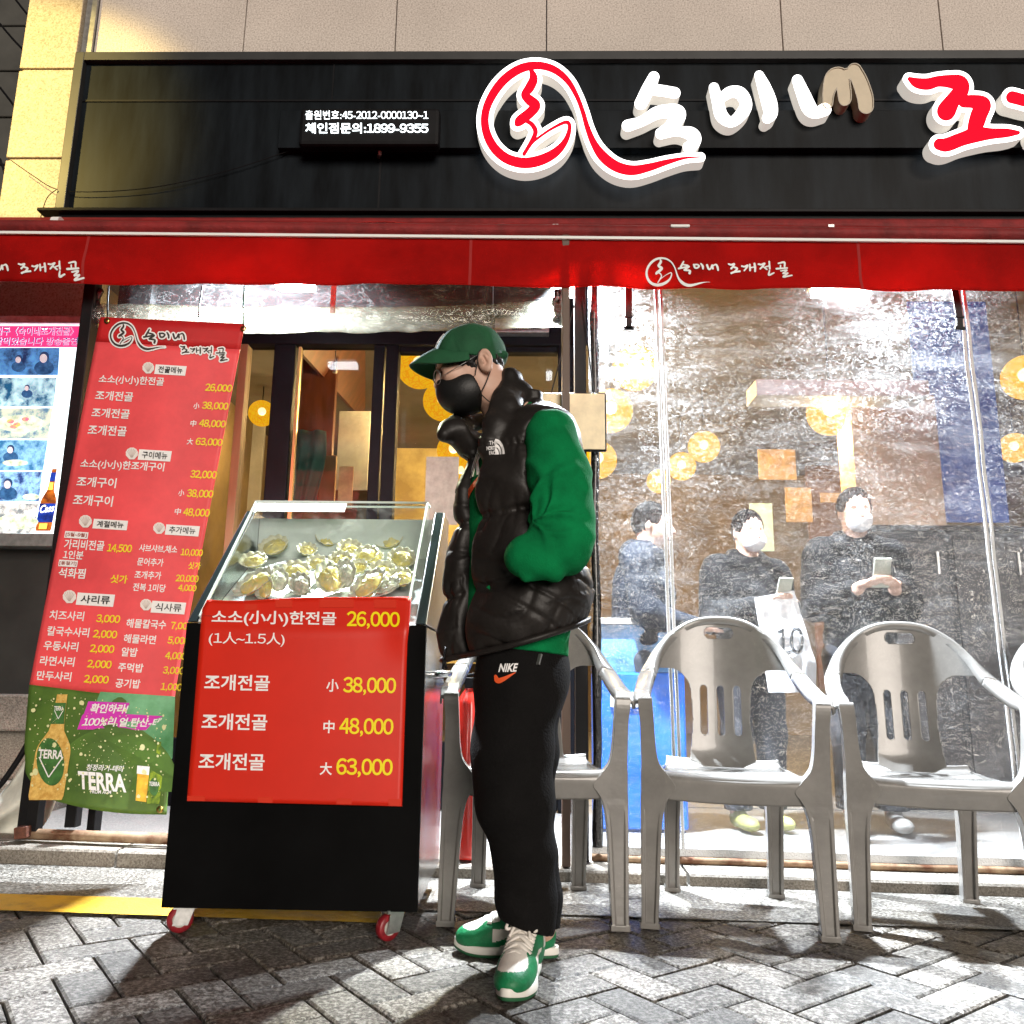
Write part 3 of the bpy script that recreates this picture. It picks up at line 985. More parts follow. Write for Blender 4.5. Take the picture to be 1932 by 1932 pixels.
mb = MB(); mb.grid(curt, 170, 110); mb.build('sheet', M_film, cu, True)
for xx in (.567, 1.895, 3.24):
    for dx in (-.011, .011):
        mb = MB(); mb.grid(lambda u, v, xx=xx, dx=dx: curt((xx + .035 * (1 - v) + dx + (u - .5) * .014 - CX0) / (CX1 - CX0), v) - Vector((0, .004, 0)), 1, 70)
        mb.build('seam', M_seam, cu, True, solid=.0015)
mb = MB(); mb.grid(lambda u, v: curt(u, v * .012) - Vector((0, .005, 0)), 90, 1); mb.build('hem', M_seam, cu, True)
mb = MB(); mb.tube([curt(k / 40, 0) - Vector((0, 0, .012)) for k in range(41)], .016, 8); mb.build('hem_bar', M_rust, cu, True)
# gathered black edge of the curtain
mb = MB()
mb.grid(lambda u, v: Vector((P(1122, 800, 3.36).x + .018 * math.cos(u * 6.28) * (1 + .4 * noise.noise(Vector((v * 14, u * 3, 0)))) + .012 * noise.noise(Vector((v * 5, 0, 2))), 3.36 + .018 * math.sin(u * 6.28), .10 + v * 2.45)), 14, 90)
mb.build('gathered_edge', mat('black_vinyl', (.012, .012, .012), .16, bump=1., bscale=70, coat=.6), cu, True)

# rolled up curtain on the left
ru = thing('rolled_curtain', 'yellowish clear plastic curtain rolled up under the awning on the left', 'curtain', (-.8, 3.42, 2.2))
RX0, RX1 = P(188, 560, 3.42).x, P(1062, 560, 3.42).x


def rcur(u, v):
    x = RX0 + u * (RX1 - RX0)
    z0 = P(188 + u * 874, 618 + 14 * math.sin(u * 2.6) - 12 * u, 3.42).z
    z = z0 + .09 + v * (2.60 - z0 - .09)
    return Vector((x, 3.43 + .012 * noise.noise(Vector((x * 3, z * 4, 4))), z))


def roll(u, v):
    x = RX0 + u * (RX1 - RX0)
    z0 = P(188 + u * 874, 618 + 14 * math.sin(u * 2.6) - 12 * u, 3.42).z
    a = v * 2 * math.pi
    r = .058 * (1 + .16 * noise.noise(Vector((x * 5, math.cos(a) * 1.5, math.sin(a) * 1.5))) + .10 * noise.noise(Vector((x * 16, math.cos(a) * 3, math.sin(a) * 3 + 9))))
    return Vector((x, 3.42 + r * math.cos(a) * .8, z0 + .055 + r * math.sin(a) * 1.0))


mb = MB(); mb.grid(rcur, 80, 8); mb.build('sheet', M_film_clear, ru, True)
mb = MB(); mb.grid(roll, 150, 22); mb.build('roll', M_film_roll, ru, True)
mb = MB(); mb.grid(lambda u, v: rcur(.5 + u * .012, v) - Vector((0, .005, 0)), 1, 10); mb.build('seam', M_seam, ru, True)


def knot(px_, py_, label):
    mb = MB()
    for k in range(7):
        x0 = px_ + rng.uniform(-9, 9)
        pts = [(x0, py_), (px_ + rng.uniform(-12, 12), py_ + 20), (px_ + rng.uniform(-8, 8), py_ + 38), (px_ + rng.uniform(-14, 14), py_ + 58)]
        mb.tube([P(x, y, 3.40 + .02 * rng.random()) for x, y in cr(pts, 5)], [.012 * P(0, 0, 1).length * .6] * 16, 7)
    return mb.build('curtain_tie', mat('black_vinyl', (.012, .012, .012), .16), None, True, solo=(label, 'tie', 'black ties at the ends of the rolled curtain'))


knot(1058, 550, 'bunched black tie at the right end of the rolled curtain')
knot(181, 548, 'bunched black tie above the red menu banner')


def strap(px_, top, bot, lean, label):
    mb = MB(); a, b = P(px_, top, 3.33), P(px_ + lean, bot, 3.33)
    w = 13 / FPX * 3.5
    mb.bar(a, b, w, .004, (0, 1, 0))
    root = thing('strap', label, 'strap', (b.x, 3.33, b.z), 0, 'black buckle straps hanging under the awning')
    mb.build('webbing', M_black, root)
    mb = MB(); c = P(px_ + lean, bot + 4, 3.33); d = P(px_ + lean * 1.1, bot + 26, 3.33)
    mb.bar(b, c, w * 1.35, .012, (0, 1, 0)); mb.bar(c, d, w * .9, .010, (0, 1, 0)); mb.bar(P(px_ + lean * 1.1, bot + 20, 3.33), d, w * 1.5, .010, (0, 1, 0))
    mb.build('buckle', M_black, root, bev=.002)


strap(1186, 540, 596, 0, 'black webbing strap with buckle near the left edge of the plastic curtain')
strap(1801, 545, 596, 9, 'bent black webbing strap with buckle near the right side of the plastic curtain')
# flood lights under the awning
M_lens = mat('led_lens', (1, 1, 1), .3, emit=(.88, .95, 1.0), estr=45.)


def flood(px_, py_, Y, w, h, energy, label, size=.16, tilt=0., sp=118):
    c = P(px_, py_, Y)
    r = thing('flood_light', label, 'lamp', c, 0, 'white flood lights under the awning')
    mb = MB(); mb.box((c.x - w / 2, Y - .05, c.z + h * .55), (c.x + w / 2, Y + .07, c.z + h * .55 + .05)); mb.build('housing', M_galv, r, bev=.006)
    mb = MB(); mb.box((c.x - w / 2 + .006, Y - .046, c.z - h * .5), (c.x + w / 2 - .006, Y + .03, c.z + h * .54)); mb.build('lens', M_lens, r, bev=.006)
    mb = MB(); mb.bar((c.x, Y + .01, c.z + h * .5 + .05), (c.x, Y + .01, 2.665 + .62 * (Y - 3.27)), .03, .012); mb.build('bracket', M_galv, r)
    if energy:
        l = bpy.data.lights.new('flood_light_beam', 'AREA')
        l.shape = 'RECTANGLE'; l.size = size; l.size_y = .06
        l.energy = energy; l.color = (.86, .93, 1.0); l.spread = R(sp)
        lo = bpy.data.objects.new('flood_light_beam', l)
        COL.objects.link(lo)
        lo.parent = r
        lo.location = (0, -.06, -h * .5 - .02)
        lo.rotation_euler = Vector((tilt, -.5, -1)).to_track_quat('-Z', 'Y').to_euler()


flood(560, 541, 3.95, .20, .030, 180, 'white flood light glowing under the awning left of the standing man')
flood(1048, 549, 3.9, .05, .04, 0, 'small white spot light left of the black post')
flood(1076, 549, 3.62, .06, .045, 420, 'small white spot light on the black post', size=.09, tilt=.25, sp=120)
flood(1578, 551, 3.95, .26, .045, 185, 'large white flood light glowing behind the plastic curtain')

# the warm street lamp on the left (out of frame) that turns the pier yellow
sl = bpy.data.lights.new('street_lamp_beam', 'SPOT')
sl.energy = 2300; sl.color = (1.0, .74, .22); sl.spot_size = R(24); sl.spot_blend = .5; sl.shadow_soft_size = .12
slo = bpy.data.objects.new('street_lamp_beam', sl)
COL.objects.link(slo)
slo.location = (-5.6, 1.2, 5.6)
slo.rotation_euler = (Vector((-3.25, 4.5, 4.28)) - slo.location).to_track_quat('-Z', 'Y').to_euler()

# ================================================================== light box poster on the left
lb = thing('light_box', 'glowing poster light box with food photos and a beer bottle on the wall at left', 'light box', (-3.1, 4.3, 1.44))
LBY = 4.27
LBF = lambda x, y, d=0.: (P(x, y, LBY).x, LBY - .002 - d, P(x, y, LBY).z)


def emat(name, col, s=1.0, col2=None, vscale=6., ramp=(.35, .65), detail=6):
    return mat(name, col, .4, emit=col, estr=s, col2=col2, var=.1 if col2 else 0, vscale=vscale, ramp=ramp, detail=detail)


bx = -3.6; rx = P(157, 615, LBY).x; zb, zt = P(113, 1008, LBY).z, P(157, 613, LBY).z
mb = MB(); mb.box((bx, LBY + .002, zb), (rx, 4.36, zt)); mb.build('backlit_panel', emat('box_white', (.80, .95, 1.0), 1.9), lb)
mb = MB(); mb.box((bx, LBY - .02, zt + .002), (rx + .03, 4.36, zt + .045)); mb.box((rx + .003, LBY - .02, zb), (rx + .03, 4.36, zt + .001)); mb.build('frame', M_galv, lb, bev=.003)
mb = MB(); mb.box((bx, LBY - .03, zb - .07), (rx + .03, 4.36, zb - .002)); mb.build('sill', M_galv, lb, bev=.003)
mb = MB()
mb.quad(LBF(-260, 655, .001), LBF(151, 655.5, .001), LBF(156.5, 615.5, .001), LBF(-260, 615, .001)); mb.build('header', emat('box_pink', (.95, .05, .24), 1.0), lb)
mb = MB(); mb2 = MB()
for m_, d, bo in ((mb2, .003, .045), (mb, .005, .012)):
    put_text(m_, '서울대입구〈숙이네조개전골〉', -49, 634, 189, 17, LBF, bold=bo, shear=.12, d=d)
    put_text(m_, '훈남녀 잘먹었습니다 방송출연', -60, 652, 208, 15, LBF, bold=bo, shear=.12, d=d)
mb2.build('header_outline', emat('box_white2', (1, 1, 1), 1.3), lb); mb.build('header_lettering', emat('box_navy', (.008, .03, .30), .6), lb)
strips = [(270, 500, 505, 490), (522, 765, 480, 455), (777, 1035, 448, 408), (1046, 1300, 405, 365), (1312, 1560, 358, 330), (1578, 1830, 325, 295)]
cols = [((.10, .35, .75), (.01, .03, .10)), ((.55, .90, .98), (.01, .10, .22)), ((.75, .85, .60), (.10, .22, .34)), ((.25, .55, .75), (.03, .16, .36)), ((.30, .60, .90), (.02, .05, .20)), ((.78, .80, .76), (.16, .20, .22))]
for k, (y0, y1, xa, xb) in enumerate(strips):
    mb = MB()
    s = lambda v: 595.9 + .22429 * v
    mb.quad(LBF(-260, s(y1), .001), LBF(.22429 * xb, s(y1), .001), LBF(.22429 * xa, s(y0), .001), LBF(-260, s(y0), .001))
    mb.build('food_photo', emat('photo_%d' % k, cols[k][0], .95, cols[k][1], 11 + 3 * k, (.38, .60)), lb)


def blob(mb, cx, cy, rx_, ry_, d, n=22, fn=LBF):
    mb.add([fn(cx + rx_ * math.cos(2 * math.pi * k / n), cy - ry_ * math.sin(2 * math.pi * k / n), d) for k in range(n)], [list(range(n))])


ppl = ((84, 676, 1.25), (36, 679, .9), (52, 733, .7), (21, 849, .95), (16, 914, 1.15))
for nm, m_, fx in (('photo_shirt', emat('ph_dark', (.04, .14, .32), .9, (.01, .05, .14), 40), lambda x, y, s: (x, y + 15 * s, 15 * s, 11 * s, .003)), ('photo_hair', emat('ph_hair', (.02, .05, .14), .8), lambda x, y, s: (x + .6 * s, y - 2.2 * s, 7.2 * s, 7.4 * s, .004)), ('photo_face', emat('ph_skin', (.80, .70, .68), 1.0, (.50, .45, .52), 60), lambda x, y, s: (x - .5 * s, y + .8 * s, 5.6 * s, 6.6 * s, .005))):
    for x, y, s in ppl:
        mb = MB(); blob(mb, *fx(x, y, s)); mb.build(nm, m_, lb)
for cx, cy, a, b in ((40, 800, 46, 16), (30, 874, 24, 6), (60, 938, 16, 6), (34, 985, 40, 14)):
    mb = MB(); blob(mb, cx, cy, a, b, .006); mb.build('photo_plate', emat('ph_plate', (.88, .93, .80), 1.0, (.35, .45, .30), 30), lb)
for cx, cy in ((22, 796), (34, 802), (50, 792), (28, 806)):
    mb = MB(); blob(mb, cx, cy, 7, 4, .008); mb.build('photo_food', emat('ph_food', (.95, .72, .08), 1.0, (.75, .12, .30), 40), lb)


def bottle(mb, cx, top, bot, wid, lean, fn, d, parts=None, f0=0., f1=1.):
    prof = [(0, .30), (.03, .34), (.035, .30), (.20, .34), (.34, .42), (.44, .78), (.50, .96), (.56, 1), (.97, 1), (1, .93)]
    L, Rr = [], []
    for t in np.linspace(f0, f1, 24):
        w = np.interp(t, [p[0] for p in prof], [p[1] for p in prof]) * wid / 2
        y = top + t * (bot - top); x = cx + lean * t
        L.append((x - w, y)); Rr.append((x + w, y))
    n = len(L)
    mb.add([fn(*p, d) for p in L] + [fn(*p, d) for p in Rr], [(i + 1, n + i + 1, n + i, i) for i in range(n - 1)])


bcx = 104; bl = -22
mb = MB(); bottle(mb, bcx, 885, 1002, 30, bl, LBF, .003); mb.build('bottle_picture', emat('btl_amber', (.55, .16, .015), .9, (.10, .02, .005), 14), lb)
mb = MB(); bottle(mb, bcx, 885, 1002, 30.5, bl, LBF, .005, f0=.56, f1=.86); bottle(mb, bcx, 885, 1002, 30.5, bl, LBF, .005, f0=.06, f1=.2); mb.build('bottle_label', emat('btl_blue', (.01, .05, .42), .9, (.005, .015, .12), 20), lb)
mb = MB(); bottle(mb, bcx, 885, 1002, 20, bl, LBF, .006, f0=.22, f1=.34); bottle(mb, bcx - 1, 885, 1002, 15, bl, LBF, .006, f0=.88, f1=.97); mb.build('bottle_shine', emat('btl_shine', (1, .62, .10), 1.2), lb)
mb = MB(); put_text(mb, 'Cass', 76, 969, 27, 15, LBF, ex=(1, -.12), ey=(.2, -1), bold=.05, shear=.15, d=.008); mb.build('bottle_lettering', emat('btl_txt', (.9, .95, 1), 1.3), lb)
ll = bpy.data.lights.new('light_box_glow', 'AREA'); ll.shape = 'RECTANGLE'; ll.size = 1.0; ll.size_y = 1.1; ll.energy = 14; ll.color = (.75, .88, 1.0)
llo = bpy.data.objects.new('light_box_glow', ll); COL.objects.link(llo); llo.parent = lb
llo.location = (0.05, -.06, .6); llo.rotation_euler = Vector((0, -1, 0)).to_track_quat('-Z', 'Y').to_euler()

# ================================================================== the red menu banner
bn = thing('menu_banner', 'tall red cloth menu banner with white and yellow print hanging left of the display cart', 'banner', (-1.55, 3.15, .2))


def bedge(py, side):
    if side == 0: return float(np.interp(py, [590, 1300, 1400, 1470, 1520], [191, 54, 46, 48, 62]))
    return float(np.interp(py, [590, 1300, 1420, 1540], [466, 331, 322, 314]))


def BY(px, py):
    t = (py - 600) / 900.
    return 3.235 - .10 * t - .014 * math.sin(t * 7 + 1) + .015 * math.sin(px * .016 + t * 2.5) - (.05 * max(0, t - .86) / .14 if t > .86 else 0)


def BF(px, py, d=0.):
    q = P(px, py, BY(px, py))
    return Vector((q.x, q.y - d, q.z))


def bsheet(t0, t1, nv):
    # t along the banner: left edge py from 598..1497, right edge 612..1537
    def fn(u, v):
        t = t0 + v * (t1 - t0)
        yl = 598 + t * 899; yr = 611 + t * 926
        if t > .93: yl -= 16 * ((t - .93) / .07) ** 2 * 0
        a, b = bedge(yl, 0), bedge(yr, 1)
        y = yl + u * (yr - yl) + 12 * max(0, t - .9) / .1 * math.sin(u * math.pi)
        if t > .9 and u < .2: y -= 26 * ((t - .9) / .1) ** 2 * (1 - u / .2) ** 2
        return BF(a + u * (b - a), y)
    return fn, 36, nv


TG = .7715
M_banner = mat('banner_red', (.80, .075, .085), .55, var=.14, vscale=3, bump=.15, bscale=12)
M_banner_top = mat('banner_hem', (.50, .010, .012), .6, var=.12, vscale=6)
M_bgreen = mat('banner_green', (.10, .19, .03), .5, var=.3, vscale=4, col2=(.045, .10, .015))
mb = MB(); mb.grid(*bsheet(0, .052, 3)); mb.build('top_hem', M_banner_top, bn, True)
mb = MB(); mb.grid(*bsheet(.052, TG, 60)); mb.build('red_sheet', M_banner, bn, True)
mb = MB(); mb.grid(*bsheet(TG, 1, 26)); mb.build('picture_sheet', M_bgreen, bn, True)
for o in list(bn.children):
    md = o.modifiers.new('solid', 'SOLIDIFY'); md.thickness = .0015; md.offset = 1
bex, bey = (1, .048), (.165, -1)
PW, PY_ = MB(), MB()
D1 = .0035


def bt(mb, s, x0, x1, base, h, bold=.035, ex=None, ey=None, d=D1):
    put_text(mb, s, x0, base, x1 - x0, h, BF, ex or bex, ey or bey, bold, d=d)


items_w = [('소소(小小)한전골', 186, 308.5, 725, 18), ('조개전골', 179.5, 250.4, 755, 18), ('조개전골', 172.5, 244, 787.5, 18), ('조개전골', 165.5, 238, 820.5, 19),
           ('小', 364.6, 376, 772, 12), ('中', 359, 370, 805, 12), ('大', 352.5, 364, 839, 12),
           ('소소(小小)한조개구이', 151.4, 309, 885, 19), ('조개구이', 144.4, 218.7, 918, 19), ('조개구이', 137.4, 212, 953, 20),
           ('小', 336, 347.5, 936, 12), ('中', 329.5, 341, 971, 12),
           ('가리비전골', 120.6, 196, 1036, 19), ('1인분', 119, 157, 1054, 16), ('석화찜', 110, 160.4, 1090, 19),
           ('샤브샤브,채소', 262, 334, 1041.5, 15), ('문어추가', 258.6, 308, 1067, 15), ('조개추가', 253.8, 303.7, 1091.5, 15), ('전복 1미당', 250.4, 312, 1115, 15),
           ('치즈사리', 93, 158, 1169, 18), ('칼국수사리', 88.8, 167.7, 1199, 18), ('우동사리', 82, 147, 1226.5, 18), ('라면사리', 75, 140, 1255, 18), ('만두사리', 69, 134, 1283, 18),
           ('해물칼국수', 238, 313, 1184, 17), ('해물라면', 233, 293.4, 1213, 17), ('알밥', 228.8, 259, 1238, 17), ('주먹밥', 222.5, 269.6, 1267, 17), ('공기밥', 217.5, 264, 1297, 17)]
items_y = [('26,000', 386.5, 437, 740, 16), ('38,000', 380.6, 430, 774, 16), ('48,000', 375, 425, 807.5, 16), ('63,000', 368.6, 419, 842, 16),
           ('32,000', 358.4, 408, 904, 17), ('38,000', 352, 401.6, 940, 17), ('48,000', 345, 395, 975.5, 17),
           ('14,500', 202, 248, 1043, 17), ('싯가', 208, 240, 1100, 16), ('10,000', 340.7, 382, 1050, 15), ('싯가', 354.8, 378, 1074, 14), ('20,000', 331, 374, 1099, 15), ('4,000', 335.7, 370, 1116.5, 14),
           ('3,000', 181, 226, 1176, 17), ('2,000', 175, 220.4, 1205, 17), ('2,000', 169, 215, 1232.5, 17), ('2,000', 164, 210, 1261.5, 17), ('2,000', 158, 204.6, 1290, 17),
           ('7,000', 321.7, 362, 1189, 16), ('5,000', 315.8, 356, 1216.5, 16), ('4,000', 311, 351, 1245.5, 16), ('3,000', 307, 347, 1273, 16), ('1,000', 303, 343, 1304, 16)]
M_pwhite = mat('print_white', (.85, .83, .82), .55)
M_pyel = mat('print_yellow', (.85, .66, .02), .55)
for s, x0, x1, b, h in items_w:
    mb = MB(); bt(mb, s, x0, x1, b, h); mb.build('menu_lettering', M_pwhite, bn)
for s, x0, x1, b, h in items_y:
    mb = MB(); bt(mb, s, x0, x1, b, h, .045); mb.build('price_lettering', M_pyel, bn)
for x0, y0, x1, y1, m_ in ((461, 540, 459, 612, mat('cord_green', (.03, .10, .06), .7)), (382, 540, 374, 600, M_black), (205, 540, 203, 604, M_black)):
    mb = MB(); mb.tube([P(x0, y0, 3.26), P((x0 + x1) / 2 - 1, (y0 + y1) / 2, 3.26), P(x1, y1, 3.23)], .0035, 6); mb.build('cord', m_, bn)
for s, x0, y0, x1, y1, red in (('전골메뉴', 294.5, 688, 353, 710, 0), ('구이메뉴', 263.6, 848, 325, 872, 0), ('계절메뉴', 178, 979, 242.6, 1001, 0), ('추가메뉴', 314.7, 989.5, 378, 1013, 0),
                              ('사리류', 147.5, 1118, 218, 1146, 0), ('식사류', 288.3, 1133.5, 352, 1160.5, 0), ('[5월~9월]', 124, 1002, 168, 1017.5, 1), ('[동절기]', 112.7, 1056, 148, 1071, 1)):
    h = (y1 - y0) * .82; sk = .06
    c = [(x0, y0), (x1, y0 + sk * (x1 - x0)), (x1 - .165 * h, y0 + sk * (x1 - x0) + h), (x0 - .165 * h, y0 + h)]
    BX = MB(); BX.add([BF(*p, D1) for p in (c[3], c[2], c[1], c[0])], [(0, 1, 2, 3)]); bo_ = BX.build('label_box', M_pwhite, bn)
    w = (x1 - x0) * (.78 if not red else .9)
    mb = MB(); bt(mb, s, x0 + (x1 - x0 - w) / 2 - .12 * h, x0 + (x1 - x0 + w) / 2 - .12 * h, y0 + h * .84 + .006 * w, h * .66, .022, d=D1 + .002)
    mb.build('label_lettering', mat('print_redbrown', (.35, .05, .03), .5) if red else mat('print_black', (.012, .012, .014), .5), bo_)


def shellicon(mb, cx, cy, r):
    n = 40; pts = []
    for k in range(n + 1):
        a = math.pi * (1.18 - 1.36 * k / n)
        rr = r * (1 + .06 * abs(math.sin(k / n * math.pi * 8)))
        pts.append((cx + rr * math.cos(a) * 1.02, cy - rr * math.sin(a) * .98 - r * .1))
    pts += [(cx + r * .42, cy + r * .92), (cx - r * .42, cy + r * .92)]
    mb.add([BF(cx, cy, D1)] + [BF(x, y, D1) for x, y in pts], [(0, i + 2, i + 1) for i in range(len(pts) - 1)] + [(0, 1, len(pts))])


for cx, cy, r in ((280.5, 695.5, 10.5), (249.6, 857, 11), (162, 985, 11.5), (301, 997.7, 10.5), (132, 1127, 12), (276.4, 1142, 10.5)):
    SH, SL = MB(), MB(); shellicon(SH, cx, cy, r)
    for k in range(7):
        a = math.pi * (.18 + .64 * k / 6)
        p, q = (cx + .12 * r * math.cos(a), cy + r * .6), (cx + r * .92 * math.cos(a), cy - r * .92 * math.sin(a))
        SL.add([BF(p[0] - .3, p[1], D1 + .002), BF(p[0] + .3, p[1], D1 + .002), BF(q[0] + .45, q[1], D1 + .002), BF(q[0] - .45, q[1], D1 + .002)], [(0, 1, 2, 3)])
    si = SH.build('shell_icon', mat('icon_shell', (.80, .74, .70), .6), bn); SL.build('shell_ribs', mat('icon_rib', (.50, .40, .36), .6), si)
# logo: dark brush lettering with a white edge
lg0, lg1 = MB(), MB()
K = .2381 / 1.4767


def logo(names, ox, oy, sc, rot):
    ca, sa = math.cos(rot), math.sin(rot)
    for nm in names:
        st = [[(ox + (a * ca - b * sa) * sc, oy + (a * sa + b * ca) * sc, r * sc * .86) for a, b, r in s] for s in LET[nm]]
        for m_, g, d in ((lg0, 2.6, D1), (lg1, 0, D1 + .002)):
            V, Fc, E = strokes_flat(st, .45, g)
            m_.add([BF(x, y, d) for x, y in V], Fc)


logo(['emblem'], 198, 592, .138, .06)
logo(['suk', 'yi', 'ne'], 196, 592.5, .163, .045)
logo(['jo', 'gae', 'jeon', 'gol'], 214, 621, .121, .085)
lg0.build('logo_edge', M_pwhite, bn); lg1.build('logo', mat('logo_brown', (.035, .028, .024), .6), bn)
# stains and creases of the cloth
# picture part
def poly(mb, pts, d): mb.add([BF(x, y, d) for x, y in pts], [list(range(len(pts)))[::-1]])


mb = MB(); poly(mb, [(331, 1314), (326, 1430), (318, 1440), (300, 1400), (270, 1378), (240, 1372), (180, 1330), (190, 1305)], .0025); mb.build('pale_sky', mat('bn_mint', (.20, .50, .27), .5, var=.35, vscale=6, col2=(.07, .26, .10)), bn)
mb = MB(); poly(mb, [(100 + 118 * math.cos(a) + 118, 1478 - 106 * math.sin(a)) for a in np.linspace(-.15, math.pi + .1, 30)], .0035); mb.build('dark_hill', mat('bn_hill', (.075, .16, .02), .5, var=.25, vscale=5), bn)
mb = MB(); poly(mb, [(168, 1323), (246, 1326), (238, 1347), (327, 1352), (325, 1378), (147, 1376), (156, 1350), (160, 1346)], .005); mb.build('slogan_box', mat('bn_magenta', (.62, .03, .45), .5), bn)
mb = MB()
bt(mb, '확인하라!', 170, 240, 1345, 18, .05, (1, .02), (.32, -1), .0065); bt(mb, '100%리.얼.탄산-테라', 156, 320, 1370, 17, .05, (1, .012), (.32, -1), .0065)
bt(mb, '청정라거-테라', 163, 234, 1453, 12, .03, (1, .045), (.3, -1), .0065)
bt(mb, 'TERRA', 150, 240, 1488, 34, .06, (1, .075), (-.04, -1), .0065)
bt(mb, 'FROM AGM', 172, 211, 1496.5, 7, .03, (1, .03), (.1, -1), .0065)
mb.build('slogan_lettering', M_pwhite, bn)
M_bt1 = mat('bn_bottle', (.80, .55, .16), .5, var=.3, vscale=60, col2=(.55, .30, .06))
mb = MB(); bottle(mb, 119, 1310, 1509, 66, -32, BF, .005); mb.build('large_bottle', M_bt1, bn)
M_gl = mat('bn_label', (.05, .15, .035), .5, var=.3, vscale=30)
mb = MB(); bottle(mb, 118.5, 1310, 1509, 68, -32, BF, .0065, f0=.08, f1=.28)
mb.add([BF(97 + 26 * math.cos(a) - .10 * 30 * math.sin(a), 1437 - 45 * math.sin(a), .0068) for a in np.linspace(0, 6.28, 30)[:-1]], [list(range(29))[::-1]])
mb.build('bottle_label', M_gl, bn)
mb = MB()
for a, b, c, w in (((76, 1428), (94, 1466), (121, 1428), 2.2), ((105, 1340), (112, 1356), (121, 1341), 1.3)):
    for p, q in ((a, b), (b, c)):
        dx, dy = q[0] - p[0], q[1] - p[1]; L = math.hypot(dx, dy); nx, ny = -dy / L * w / 2, dx / L * w / 2
        mb.add([BF(p[0] + nx, p[1] + ny, .008), BF(q[0] + nx, q[1] + ny, .008), BF(q[0] - nx, q[1] - ny, .008), BF(p[0] - nx, p[1] - ny, .008)], [(0, 1, 2, 3)])
bt(mb, 'TERRA', 74, 121, 1430, 17, .05, (1, .05), (.1, -1), .0085); bt(mb, 'TERRA', 104, 122, 1340, 8, .05, (1, .05), (.1, -1), .0085)
mb.build('bottle_lettering', M_pwhite, bn)
mb = MB(); poly(mb, [(261, 1452), (283, 1454), (277, 1513), (257, 1510)], .005); mb.build('beer_glass', mat('bn_beer', (.85, .48, .04), .4, var=.2, vscale=30), bn)
mb = MB(); poly(mb, [(260.5, 1444), (284, 1446), (282.5, 1462), (259.5, 1459)], .0065); mb.build('beer_foam', M_pwhite, bn)
mb = MB(); bottle(mb, 302, 1399, 1516, 24, -12, BF, .005); mb.build('small_bottle', mat('bn_btl2', (.42, .55, .03), .4, var=.4, vscale=25, col2=(.05, .13, .02)), bn)
mb = MB(); bt(mb, 'TERRA', 283, 303, 1482, 8, .05, (1, .05), (.1, -1), .0085); mb.build('small_bottle_lettering', M_pwhite, bn)
mb = MB(); mb.add([BF(292 + 9 * math.cos(a), 1484 - 17 * math.sin(a), .0068) for a in np.linspace(0, 6.28, 24)[:-1]], [list(range(23))[::-1]]); mb.build('small_bottle_label', M_gl, bn)
mb = MB()
for k in range(330):
    t = rng.uniform(TG + .01, .985); u = rng.uniform(.04, .97)
    y = 598 + t * 899 + u * (13 + 27 * t); x = bedge(y, 0) + u * (bedge(y, 1) - bedge(y, 0))
    r = abs(rng.gauss(0, .9)) + .35
    if rng.random() < .03: r = rng.uniform(3, 5.5)
    n = 7
    mb.add([BF(x + r * math.cos(6.283 * i / n), y - r * math.sin(6.283 * i / n) * rng.uniform(.7, 1.4), .0098 + .000002 * k) for i in range(n)], [list(range(n))])
mb.build('drops', mat('bn_drop', (.72, .72, .38), .4), bn)
mb = MB()
for x, y in ((460, 621), (203, 606), (303, 1527)):
    q = BF(x, y, .004)
    mb.lathe([(.006, 0), (.012, .0), (.013, .003), (.006, .004)], 14, Matrix.Translation(q) @ Matrix.Rotation(R(90), 4, 'X'))
mb.build('grommet', mat('brass', (.55, .38, .12), .3, 1.0), bn, True)

# ---- rail, posts, gathered sheet and stone at the foot of the banner
bs = thing('post_rail', 'rusty pipe rail with two short black posts on the kerb under the red banner', 'rail', (-1.7, 3.33, .1))
a, b = P(34, 1573, 3.33), P(330, 1583, 3.30)
mb = MB(); mb.tube([a, b], .021, 12); mb.build('pipe', M_rust, bs, True)
mb = MB(); mb.tube([P(330, 1600, 3.29), P(140, 1594, 3.32)], .006, 8); mb.build('rod', M_galv, bs, True)
mb = MB(); mb.bar(P(47, 1580, 3.31), P(47, 1558, 3.31), .065, .05); mb.build('pipe_clamp', mat('rust_dark', (.10, .035, .02), .8, var=.5, vscale=40), bs, bev=.004)
for px_, b_, t_ in ((63, 1568, 1440), (136, 1560, 1440)):
    mb = MB(); q = P(px_, b_, 3.33); mb.box((q.x - .022, 3.31, q.z), (q.x + .022, 3.355, P(px_, t_, 3.33).z)); mb.build('short_post', M_black, bs, bev=.003)
pl = MB()


def gsheet(u, v):
    # strip of vinyl pulled down to the left
    c = cr([(152, 1265, 56), (118, 1360, 60), (78, 1440, 70), (24, 1508, 95), (-60, 1560, 120), (-140, 1600, 140)], 8)
    t = v * (len(c) - 1); i = min(int(t), len(c) - 2); q = c[i] + (t - i) * (c[i + 1] - c[i])
    fold = .03 * math.sin(u * 9 + v * 3) + .02 * noise.noise(Vector((u * 4, v * 5, 2)))
    p = P(q[0] - 34 + u * q[2], q[1] + u * 46, 3.46 + fold)
    return p


